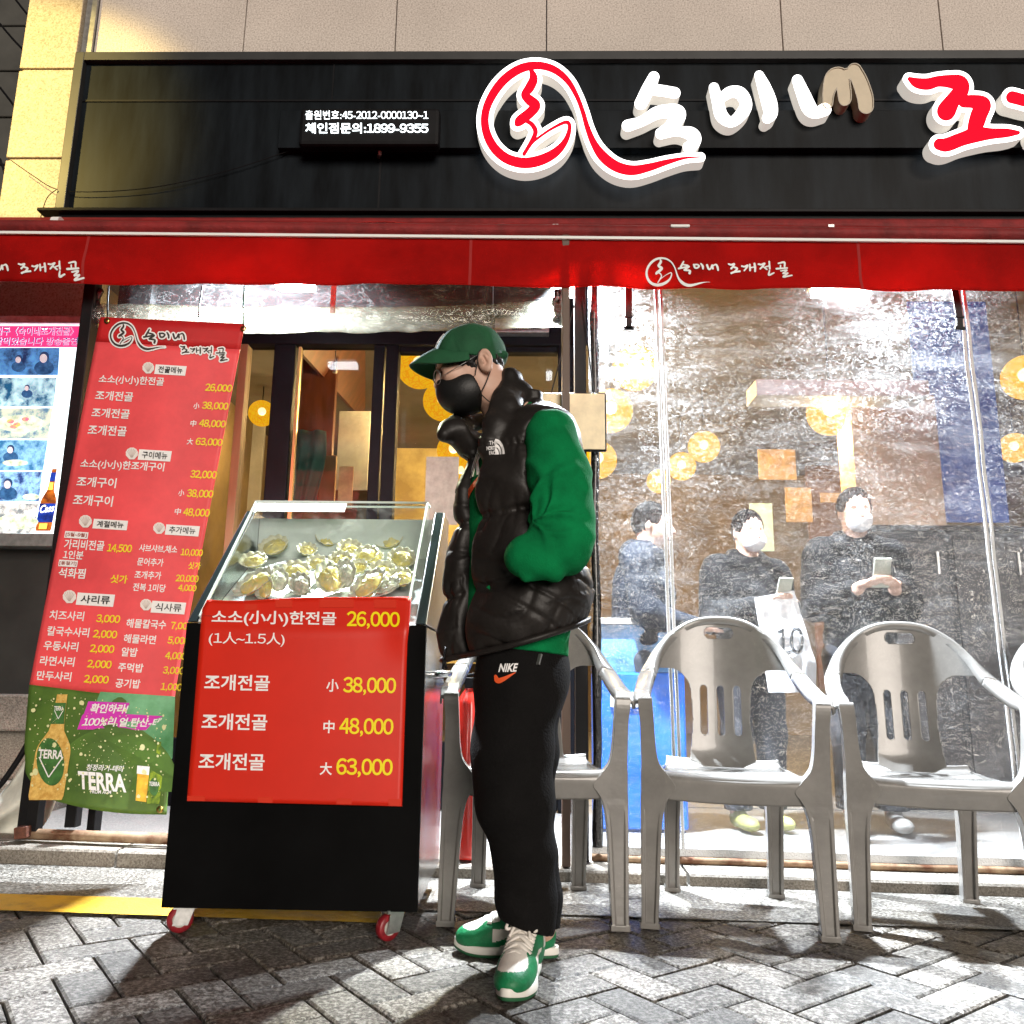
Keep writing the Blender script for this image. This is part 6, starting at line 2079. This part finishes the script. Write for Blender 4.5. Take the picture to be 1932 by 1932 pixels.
make_shoe((.028, 2.335, 0), (-.040, 2.050, 0), 'front shoe pointing at the camera')
make_shoe((.090, 2.390, 0), (-.186, 2.428, 0), 'rear shoe seen from the side')

# ================================================================== shop front behind, and what is inside
sf = thing('storefront', 'dark framed glass storefront with sliding doors behind the display cart', 'storefront', (-.7, 4.5, .05))
FY = 4.5
px2x = lambda px_, py_=800, Y=FY: P(px_, py_, Y).x
ZH = P(600, 655, FY).z
mb = MB()
mb.box((-2.42, FY - .05, ZH), (.42, FY + .05, 3.40)); mb.build('header', M_frame, sf, bev=.004)
for x0, x1 in ((px2x(512), px2x(552)), (px2x(702), px2x(722)), (px2x(725), px2x(749)), (px2x(1052), px2x(1082)), (-2.42, -2.34)):
    mb = MB(); mb.box((x0, FY - .045, .06), (x1, FY + .045, ZH - .002)); mb.build('stile', M_frame, sf, bev=.004)
mb = MB(); mb.box((px2x(447), FY - .05, .06), (px2x(462), FY + .03, ZH - .002)); mb.build('wood_trim', M_tan, sf, bev=.003)
mb = MB(); mb.box((px2x(557), FY - .03, .4), (px2x(562), FY + .0, ZH - .01)); mb.build('brass_trim', mat('brass_dull', (.50, .36, .16), .35, .8), sf)
for x0, x1 in ((-2.34, px2x(447)), (px2x(462), px2x(512)), (px2x(552), px2x(702)), (px2x(749), px2x(1052))):
    mb = MB(); mb.quad((x0, FY, .40), (x1, FY, .40), (x1, FY, ZH - .004), (x0, FY, ZH - .004)); mb.build('glass', M_glass, sf)
    mb = MB(); mb.box((x0 + .002, FY - .03, .06), (x1 - .002, FY + .03, .40)); mb.build('bottom_rail', M_frame, sf, bev=.003)
mb = MB(); mb.box((px2x(749) + .002, FY - .035, P(900, 668, FY).z), (px2x(1052) - .002, FY + .035, ZH - .006)); mb.build('upper_rail', M_frame, sf, bev=.003)

ve_ = thing('air_curtain', 'grey air curtain unit with a slatted grille above the doorway', 'air curtain', (P(985, 628, 4.40).x, 4.40, P(985, 628, 4.40).z))
a, b_ = P(934, 629, 4.40), P(1036, 604, 4.40)
mb = MB(); mb.box((a.x, 4.38, a.z), (b_.x, 4.448, b_.z)); mb.build('housing', M_galv, ve_, bev=.004)
mb = MB()
for k in range(16):
    x = a.x + .10 + k * (b_.x - a.x - .14) / 16
    mb.box((x, 4.374, a.z + .014), (x + .006, 4.379, b_.z - .014))
mb.build('grille', M_black, ve_)

# lanterns: woven balls of yellow light
def lantern_mat():
    m, N, L = node_mat('woven_lantern')
    out = N.new('ShaderNodeOutputMaterial'); tc = N.new('ShaderNodeTexCoord')
    v = N.new('ShaderNodeTexVoronoi'); v.feature = 'DISTANCE_TO_EDGE'; v.inputs['Scale'].default_value = 26
    n = N.new('ShaderNodeTexNoise'); n.inputs['Scale'].default_value = 14; n.inputs['Detail'].default_value = 3
    ad = N.new('ShaderNodeMix'); ad.data_type = 'VECTOR'; ad.inputs['Factor'].default_value = .06
    L.new(tc.outputs['Object'], n.inputs['Vector']); L.new(tc.outputs['Object'], ad.inputs['A']); L.new(n.outputs['Color'], ad.inputs['B'])
    L.new(ad.outputs['Result'], v.inputs['Vector'])
    r = N.new('ShaderNodeMapRange'); r.inputs['From Min'].default_value = .0; r.inputs['From Max'].default_value = .10
    L.new(v.outputs['Distance'], r.inputs['Value'])
    cm = N.new('ShaderNodeMix'); cm.data_type = 'RGBA'; cm.inputs['A'].default_value = (1.0, .28, .003, 1); cm.inputs['B'].default_value = (1.0, .54, .012, 1)
    L.new(r.outputs['Result'], cm.inputs['Factor'])
    e = N.new('ShaderNodeEmission'); e.inputs['Strength'].default_value = 1.4
    L.new(cm.outputs['Result'], e.inputs['Color'])
    t = N.new('ShaderNodeBsdfTransparent')
    mx = N.new('ShaderNodeMixShader'); mx.inputs[0].default_value = .72
    L.new(t.outputs[0], mx.inputs[1]); L.new(e.outputs[0], mx.inputs[2]); L.new(mx.outputs[0], out.inputs['Surface'])
    return m


M_lan = lantern_mat()
M_bulb = mat('bulb', (1, 1, 1), .5, emit=(1, .86, .55), estr=6)
lan = [(1198, 695, 43, 5.5, 'large yellow lantern at the upper left of the plastic curtain'), (1152, 775, 42, 5.6, 'yellow lantern half hidden by the cream board'), (1128, 868, 36, 6.4, 'yellow lantern peeking out under the cream board'),
       (1567, 778, 44, 5.4, 'yellow lantern hanging alone in the middle of the plastic curtain'), (1328, 843, 30, 7.6, 'highest of three small yellow lanterns in a slanting row'), (1286, 880, 27, 8.4, 'middle one of three small yellow lanterns in a slanting row'), (1243, 908, 23, 9.6, 'lowest of three small yellow lanterns in a slanting row'),
       (1935, 712, 42, 5.5, 'yellow lantern cut by the right edge of the photo'), (1914, 845, 28, 8.0, 'small yellow lantern low at the right edge'),
       (792, 690, 44, 5.4, 'large yellow lantern behind the brim of the green cap'), (836, 757, 38, 6.2, 'yellow lantern behind the black mask'), (856, 850, 32, 7.2, 'yellow lantern behind the vest collar'), (868, 890, 26, 8.6, 'yellow lantern behind the open vest'), (494, 780, 25, 7.6, 'small yellow lantern seen right beside the red banner')]
for k, (x, y, r, Y, lab) in enumerate(lan):
    c = P(x, y, Y); zc = (c - Vector((0, 0, CAM_H))).dot(MCAM @ Vector((0, 0, -1)))
    rr = r / FPX * zc
    t = thing('lantern', lab, 'lantern', c, 0, 'woven yellow lanterns inside')
    mb = MB(); mb.lathe([(max(.001, rr * math.sin(a)), rr * math.cos(a)) for a in np.linspace(0, math.pi, 18)], 28, Matrix.Translation(c)); mb.build('woven_shade', M_lan, t, True)
    mb = MB(); mb.lathe([(max(.001, rr * .30 * math.sin(a)), rr * .30 * math.cos(a)) for a in np.linspace(0, math.pi, 10)], 16, Matrix.Translation(c + Vector((0, -.0, .02)))); mb.build('bulb', M_bulb, t, True)
    mb = MB(); mb.tube([c + Vector((0, 0, rr)), Vector((c.x, c.y, 3.5))], .005, 5); mb.build('flex', M_black, t)
    l = bpy.data.lights.new('lantern_glow', 'POINT'); l.energy = 90 if 9 <= k <= 12 else 60; l.color = (1, .66, .26); l.shadow_soft_size = rr * .5; l.cycles.use_multiple_importance_sampling = False
    lo = bpy.data.objects.new('lantern_glow', l); COL.objects.link(lo); lo.parent = t; lo.location = (0, 0, -rr - .02)


def panel(name, px0, py0, px1, py1, Y, th, m, label, cat, group=None):
    if cat in ('panel', 'wall', 'pillar', 'door', 'partition'):
        a, c = P(px0, py1, Y), P(px1, py0, Y)
        mb = MB(); mb.box((a.x, Y - th / 2, a.z), (c.x, Y + th / 2, c.z))
        return mb.build(name, m, bld, bev=.004)
    a, c = P(px0, py1, Y), P(px1, py0, Y)
    mb = MB(); mb.box((a.x, Y - th / 2, a.z), (c.x, Y + th / 2, c.z))
    return mb.build(name, m, None, bev=.004, solo=(label, cat, group))


# cream board hanging by the man's shoulder
hb = thing('menu_board', 'cream hanging board with dark rounded frame behind the shoulder of the man', 'board', (P(1085, 850, 3.31).x, 3.31, P(1085, 850, 3.31).z))
a, c = P(1010, 851, 3.31), P(1144, 740, 3.31)
mb = MB(); mb.box((a.x, 3.310, a.z), (c.x, 3.326, c.z)); mb.build('frame', M_black, hb, bev=.010)
mb = MB(); mb.box((a.x + .008, 3.303, a.z + .008), (c.x - .008, 3.3095, c.z - .008)); mb.build('face', mat('board_cream', (.86, .72, .48), .5, var=.15, vscale=9, emit=(.86, .68, .42), estr=.0), hb, bev=.003)
for p, q in (((1040, 742), (1088, 560)), ((1120, 742), (1098, 560))):
    mb = MB(); mb.tube([P(*p, 3.315), P(*q, 3.32)], .003, 5); mb.build('cord', M_black, hb)
# papers, apron and boards seen through the glass on the left
M_green_cloth = mat('apron_green', (.02, .10, .075), .8, var=.3, vscale=5)
ap = MB()
ap.grid(lambda u, v: P(548 + u * (66 - 14 * v) + 4 * math.sin(v * 5), 812 + v * 150, 4.72) + Vector((0, .02 * math.sin(u * 14 + v * 3), 0)), 16, 12)
ap.build('apron', M_green_cloth, None, True, solid=.004, solo=('dark green apron hanging inside the left glass door', 'apron'))
panel('wall_notice', 632, 776, 700, 925, 5.6, .01, mat('notice_grey', (.55, .56, .52), .6, var=.25, vscale=3), 'pale notice on the wall seen through the left door pane', 'notice')
panel('wood_panel', 556, 640, 640, 950, 5.9, .06, M_wood, 'reddish wooden wall panel seen through the left door pane', 'panel')
panel('menu_stand', 636, 880, 668, 960, 5.0, .01, mat('menu_yellow', (.75, .55, .28), .6, var=.3, vscale=8), 'small yellowish menu card above the glass case', 'menu')
panel('cork_wall', 600, 860, 636, 960, 5.3, .03, M_tan, 'tan wooden board behind the left door pane', 'panel')
panel('door_notice', 800, 862, 866, 990, 4.46, .004, mat('notice_white', (.40, .40, .34), .6, var=.2, vscale=16), 'white paper notice stuck on the glass beside the vest', 'notice')
panel('plaster_wall', 700, 560, 1085, 1250, 9.8, .05, mat('plaster_gold', (.80, .60, .28), .7, var=.4, vscale=1.6), 'gold lit plaster wall deep inside behind the man', 'wall')
panel('grey_screen', 455, 655, 512, 1100, 8.8, .05, mat('screen_grey', (.42, .42, .42), .5, var=.2, vscale=2), 'grey wall screen seen between banner and door', 'wall')
mb = MB(); mb.quad(P(556, 560, 6.2), P(720, 560, 6.2), P(700, 810, 9.5), P(556, 655, 4.8)); mb.build('soffit', M_wood, bld, solid=.03)
bo = thing('ceiling_bulb', 'small white pull cord hanging behind the left door pane', 'cord', P(633, 690, 4.9))
mb = MB(); mb.tube([P(634, 560, 4.9), P(633, 690, 4.9)], .004, 5); mb.build('cord', M_white, bo)
mb = MB(); q = P(632, 697, 4.9); mb.lathe([(.004, .02), (.012, .0), (.016, -.02), (.0, -.022)], 12, Matrix.Translation(q)); mb.build('pull', M_white, bo, True)
# right side, behind the curtain
panel('wood_pillar', 1640, 757, 1746, 1480, 5.30, .25, mat('pillar_tan', (.72, .54, .36), .5, var=.2, vscale=4, stretch=(1, 1, .2)), 'broad pale wooden pillar behind the middle of the plastic curtain', 'pillar')
panel('air_conditioner', 1418, 729, 1736, 757, 4.85, .22, mat('ac_white', (.72, .72, .68), .5), 'long white air conditioner under the ceiling behind the curtain', 'air conditioner')
M_blue = mat('glow_blue', (.02, .14, .62), .45, col2=(.003, .015, .09), vscale=5, emit=(.01, .09, .6), estr=.22)  # blue reflected light put into the colour and glow of an added panel
panel('blue_glow', 1748, 570, 1858, 985, 5.35, .02, M_blue, 'bright blue glowing panel added for blue reflections behind the right part of the curtain', 'banner')
cn = thing('block', 'dark low counter added in place of dark clutter, along the room behind the right chairs', 'block', (P(1900, 1450, 4.72).x, 4.75, .055))  # dark box put in to darken the view behind the right chairs
a, c = P(1655, 1450, 4.75), P(2250, 1008, 4.75)
mb = MB(); mb.box((a.x, 4.74, .056), (c.x, 5.15, c.z)); mb.build('block_body', mat('block_dark', (.016, .017, .022), .6, var=.5, vscale=3), cn, bev=.004)
mb = MB(); mb.box((a.x - .02, 4.72, c.z + .001), (c.x, 5.17, c.z + .035)); mb.build('block_top', M_black, cn, bev=.004)
for k in range(5):
    x = a.x + .06 + k * .46
    mb = MB(); mb.box((x, 4.728, .14), (x + .42, 4.739, c.z - .05)); d_ = mb.build('block_door', mat('block_panel', (.028, .027, .032), .45, var=.4, vscale=2), cn, bev=.003)
    mb = MB(); mb.bar((x + .36, 4.72, c.z - .12), (x + .36, 4.72, c.z - .25), .012, .012); mb.build('pull', M_galv, d_)
panel('wall_poster', 1432, 848, 1500, 905, 8.5, .01, mat('poster_tan', (.80, .52, .22), .6, var=.3, vscale=9), 'larger orange poster on the back wall behind the curtain', 'poster', 'orange posters on the back wall')
panel('wall_poster', 1484, 920, 1530, 985, 8.4, .01, mat('poster_tan', (.80, .52, .22), .6), 'narrow orange poster below the larger orange one', 'poster', 'orange posters on the back wall')
panel('wall_poster', 1548, 930, 1600, 948, 8.4, .01, mat('poster_tan', (.80, .52, .22), .6), 'small orange strip beside the narrow orange poster', 'poster', 'orange posters on the back wall')
panel('white_sign', 1418, 950, 1456, 1040, 6.4, .02, mat('sign_aqua', (.55, .82, .80), .4, emit=(.5, .8, .78), estr=.35), 'pale aqua sign between the two masked people', 'sign')
panel('brown_door', 1545, 880, 1640, 1300, 9.0, .05, mat('door_brown', (.18, .09, .05), .5, var=.3, vscale=3), 'dark brown door on the back wall behind the curtain', 'door')
# blue tank at the left edge of the curtain
tk = thing('fish_tank', 'bright blue live seafood tank behind the left edge of the plastic curtain', 'tank', (P(1205, 1450, 4.0).x, 4.0, .06))
a, c = P(1132, 1450, 4.0), P(1290, 1270, 4.0)
mb = MB(); mb.box((a.x, 3.98, .06), (c.x, 4.5, c.z)); mb.build('blue_body', mat('tank_blue', (.008, .13, .62), .4, var=.3, vscale=6, emit=(.005, .10, .6), estr=.25), tk, bev=.01)
d = P(1290, 1180, 4.0)
mb = MB(); mb.box((a.x + .01, 3.99, c.z + .002), (c.x - .01, 4.49, d.z)); mb.build('water', mat('tank_water', (.10, .25, .50), .15, var=.5, vscale=9), tk)
mb = MB(); mb.box((a.x - .006, 3.97, d.z), (c.x + .006, 4.51, d.z + .03)); mb.build('rim', M_galv, tk, bev=.003)
mb = MB(); mb.box((a.x + .05, 3.972, c.z - .16), (a.x + .22, 3.979, c.z - .09)); mb.build('label_plate', M_paper, tk)


# people waiting behind the clear curtain
def bystander(px_, py_top, Y, yaw, label, coat, bag=False, hands=True, mask=True, shoe=(.6, .6, .3), skin_=M_skin, hand_px=None):
    top = P(px_, py_top, Y); base = .055; Ht = top.z - base; s = Ht / 1.72
    root = thing('person', label, 'person', (top.x, Y, base))
    Rm = Matrix.Translation((top.x, Y, base)) @ Matrix.Rotation(yaw, 4, 'Z') @ Matrix.Scale(s, 4)
    wp = lambda x, y, z: Rm @ Vector((x, y, z))
    lo, hi = (-.36, -.52, -.01), (.36, .24, 1.76)
    M3 = Matrix.Rotation(R(22), 3, 'X')
    f = Fld(lo, hi, .0075)
    hc = Vector((0, -.035, 1.605))
    f.ell(hc, (.076, .095, .105), M3); f.ell(hc + Vector((0, -.055, -.055)), (.058, .055, .075), M3, k=.03); f.cap(hc + Vector((0, -.105, -.025)), hc + Vector((0, -.125, -.055)), .010, .013, k=.02)
    for q in (-1, 1):
        f.ell(hc + Vector((q * .077, .005, -.02)), (.009, .018, .030), k=.01)
        f.ell(hc + Vector((q * .03, -.098, -.012)), (.014, .012, .008), M3, k=.012, mode='-')
    f.cap(hc + Vector((0, .01, -.06)), (0, .02, 1.40), .055, .06, k=.03)
    f.path([(0, .02, 1.40, .09), (0, .02, 1.15, .11), (0, .02, .92, .11)], k=.05)
    hs = []
    for q in (-1, 1):
        sh, el = Vector((q * .17, .02, 1.38)), Vector((q * .215, -.02, 1.10))
        wr = Vector((q * .085, -.30, 1.16 if hands else 1.02)); hs.append(wr)
        f.path([(*sh, .055), (*el, .045), (*wr, .030)], k=.03)
        dr = (wr - el).normalized()
        f.ell(wr + dr * .05 + Vector((0, 0, .008)), (.040, .040, .020), k=.02)
        for n_ in range(4):
            a0 = wr + dr * .075 + Vector((-q * .010 + q * .020 * n_ - q * .02, 0, .0))
            a1 = a0 + dr * (.040 - .004 * abs(n_ - 1.3)) + Vector((-q * .014, 0, .010)); a2 = a1 + Vector((-q * .028, -.006, .018))
            f.cap(a0, a1, .0092, .0085, k=.006); f.cap(a1, a2, .0085, .0072, k=.004)
        f.cap(wr + dr * .03 + Vector((-q * .025, 0, .02)), wr + dr * .075 + Vector((-q * .045, 0, .045)), .011, .008, k=.008)
        f.path([(q * .09, .02, .90, .085), (q * .10, .0, .50, .055), (q * .10, .03, .08, .042)], k=.04)
    me = f.mesh(); relax(me, 1, .5); me.transform(Rm); link('body', me, skin_, root, True)
    h = Fld((-.14, -.16, 1.45), (.14, .14, 1.78), .006)
    h.ell(hc + Vector((0, .012, .018)), (.086, .100, .108), M3); h.half(hc + Vector((0, -.055, -.0)), (0, -1, -.55)); h.half(hc + Vector((0, 0, -.07)), (0, -.3, -1))
    me = h.mesh(); wrinkle(me, lambda p: .003 * np.sin(p[:, 0] * 230 + 3 * np.sin(p[:, 1] * 90))); me.transform(Rm); link('hair', me, mat('bystander_hair', (.006, .005, .005), .9, spec=.02), root, True)
    if mask:
        h = Fld((-.1, -.22, 1.44), (.1, .0, 1.66), .006)
        h.ell(hc + Vector((0, -.068, -.070)), (.066, .062, .062), M3); h.half(hc + Vector((0, -.1, -.038)), (0, -.25, 1)); h.half(hc + Vector((0, -.035, 0)), (0, 1, 0))
        me = h.mesh(); relax(me, 1, .5); me.transform(Rm); link('mask', me, mat('mask_white', (.82, .83, .86), .6), root, True)
    t = Fld((-.40, -.42, .70), (.40, .26, 1.50), .009)
    t.path([(0, .02, 1.40, .13), (0, .02, 1.20, .165), (0, .02, .98, .17), (0, .02, .80, .165)], k=.05)
    for q, wr in zip((-1, 1), hs):
        t.path([(0, .02, 1.42, .09), (q * .18, .02, 1.37, .085), (q * .225, -.02, 1.10, .075), (*(wr + Vector((q * .02, .05, 0))), .058)], k=.04)
    t.cap((0, .02, 1.44), (0, .01, 1.47), .085, .08, k=.02)
    t.half((0, 0, .745), (0, 0, -1))
    t.cap((0, -.03, 1.40), (0, -.03, 1.58), .06, .07, k=.01, mode='-')
    me = t.mesh(); relax(me, 1, .5); wrinkle(me, lambda p: .007 * wav(p, (.6, .4, 1), 30, 2 * np.sin(p[:, 2] * 9 + p[:, 0] * 7))); me.transform(Rm); link('coat', me, coat, root, True)
    t = Fld((-.25, -.16, .04), (.25, .22, .92), .009)
    for q in (-1, 1): t.path([(q * .09, .02, .84, .11), (q * .10, .0, .48, .08), (q * .10, .02, .10, .075)], k=.04)
    t.half((0, 0, .09), (0, 0, -1))
    me = t.mesh(); relax(me, 1, .5); me.transform(Rm); link('trousers', me, mat('bystander_trousers', (.03, .032, .04), .8), root, True)
    for q in (-1, 1):
        t = Fld((q * .10 - .08, -.22, .0), (q * .10 + .08, .13, .14), .006)
        t.ell((q * .10, -.09, .035), (.048, .09, .036)); t.ell((q * .10, .02, .05), (.042, .07, .055), k=.03); t.half((0, 0, .002), (0, 0, -1))
        me = t.mesh(); me.transform(Rm); link('shoe', me, mat('bystander_shoe_%d' % int(shoe[0] * 100), shoe, .6), root, True)
    if hands:
        ph_ = thing('phone', 'phone in the hands of the ' + label.split(' ', 1)[1] if False else 'phone held by the ' + ('masked person with the white bag' if bag else 'masked person behind the second chair from the right'), 'phone', wp(0, -.36, 1.19))
        T = Rm @ Matrix.Translation((0, -.395, 1.225)) @ Matrix.Rotation(R(-62), 4, 'X')
        mb = MB(); mb.box((-.04, -.075, -.005), (.04, .075, .005), T); mb.build('case', mat('phone_case', (.45, .47, .40), .3), ph_, bev=.004)
        mb = MB(); mb.box((-.036, -.070, .0055), (.036, .070, .0062), T); mb.build('screen', mat('phone_screen', (.1, .12, .14), .1, emit=(.7, .8, .9), estr=.6), ph_)
    return root


coat1 = mat('coat_black', (.006, .0062, .007), .9, var=.4, vscale=4, bump=.8, bscale=14, spec=.2)
coat2 = mat('coat_navy', (.007, .010, .017), .9, var=.4, vscale=4, bump=.8, bscale=14, spec=.2)
bystander(1404, 966, 4.12, R(12), 'person in a dark coat and white mask holding a phone above a white bag', coat1, bag=True, shoe=(.30, .30, .10))
bystander(1606, 925, 4.12, R(-6), 'person in a black coat and white mask looking down at the right hand', coat1, shoe=(.35, .34, .32))
bystander(1216, 950, 4.15, R(75), 'person in a navy coat turned sideways at the left edge of the curtain', coat2, hands=False, mask=False, shoe=(.03, .03, .03))

# the white bag
wb = thing('plastic_bag', 'white plastic bag printed with the number 10 held in front of a dark coat', 'bag', P(1480, 1300, 3.75))


def bagf(u, v):
    l = 1424 + 26 * v; r_ = 1498 + 42 * min(1, v * 1.4)
    x = l + u * (r_ - l); y = 1128 - 14 * u * (1 - v) + v * 178
    q = P(x, y, 3.78)
    return q + Vector((0, -.035 * math.sin(u * math.pi) * (.3 + v * .7) + .012 * noise.noise(Vector((u * 5, v * 6, 1))), 0))


mb = MB(); mb.grid(bagf, 20, 26); mb.grid(lambda u, v: bagf(u, v) + Vector((0, .06 * math.sin(u * math.pi) * (.3 + .7 * v) + .004, 0)), 20, 26); mb.build('bag_body', mat('bag_white', (.82, .84, .88), .35, var=.06, vscale=8), wb, True)
mb = MB()
bfn = lambda x, y, d: (lambda uv: bagf(*uv) + Vector((0, -.012, 0)))((max(0, min(1, (x - 1424 - 26 * ((y - 1128) / 178)) / (74 + 16 * ((y - 1128) / 178)))), max(0, min(1, (y - 1128) / 178))))
put_text(mb, '10', 1458, 1238, 48, 48, bfn, bold=.03); mb.build('printed_number', mat('bag_print', (.02, .025, .03), .6), wb)
mb = MB()
for y in (1206, 1222): mb.add([bfn(1455, y + .8, 0) + Vector((0, -.002, 0)), bfn(1508, y + .8, 0) + Vector((0, -.002, 0)), bfn(1508, y - .8, 0) + Vector((0, -.002, 0)), bfn(1455, y - .8, 0) + Vector((0, -.002, 0))], [(0, 1, 2, 3)])
mb.build('print_lines', mat('bag_white', (.82, .84, .88), .35), wb)
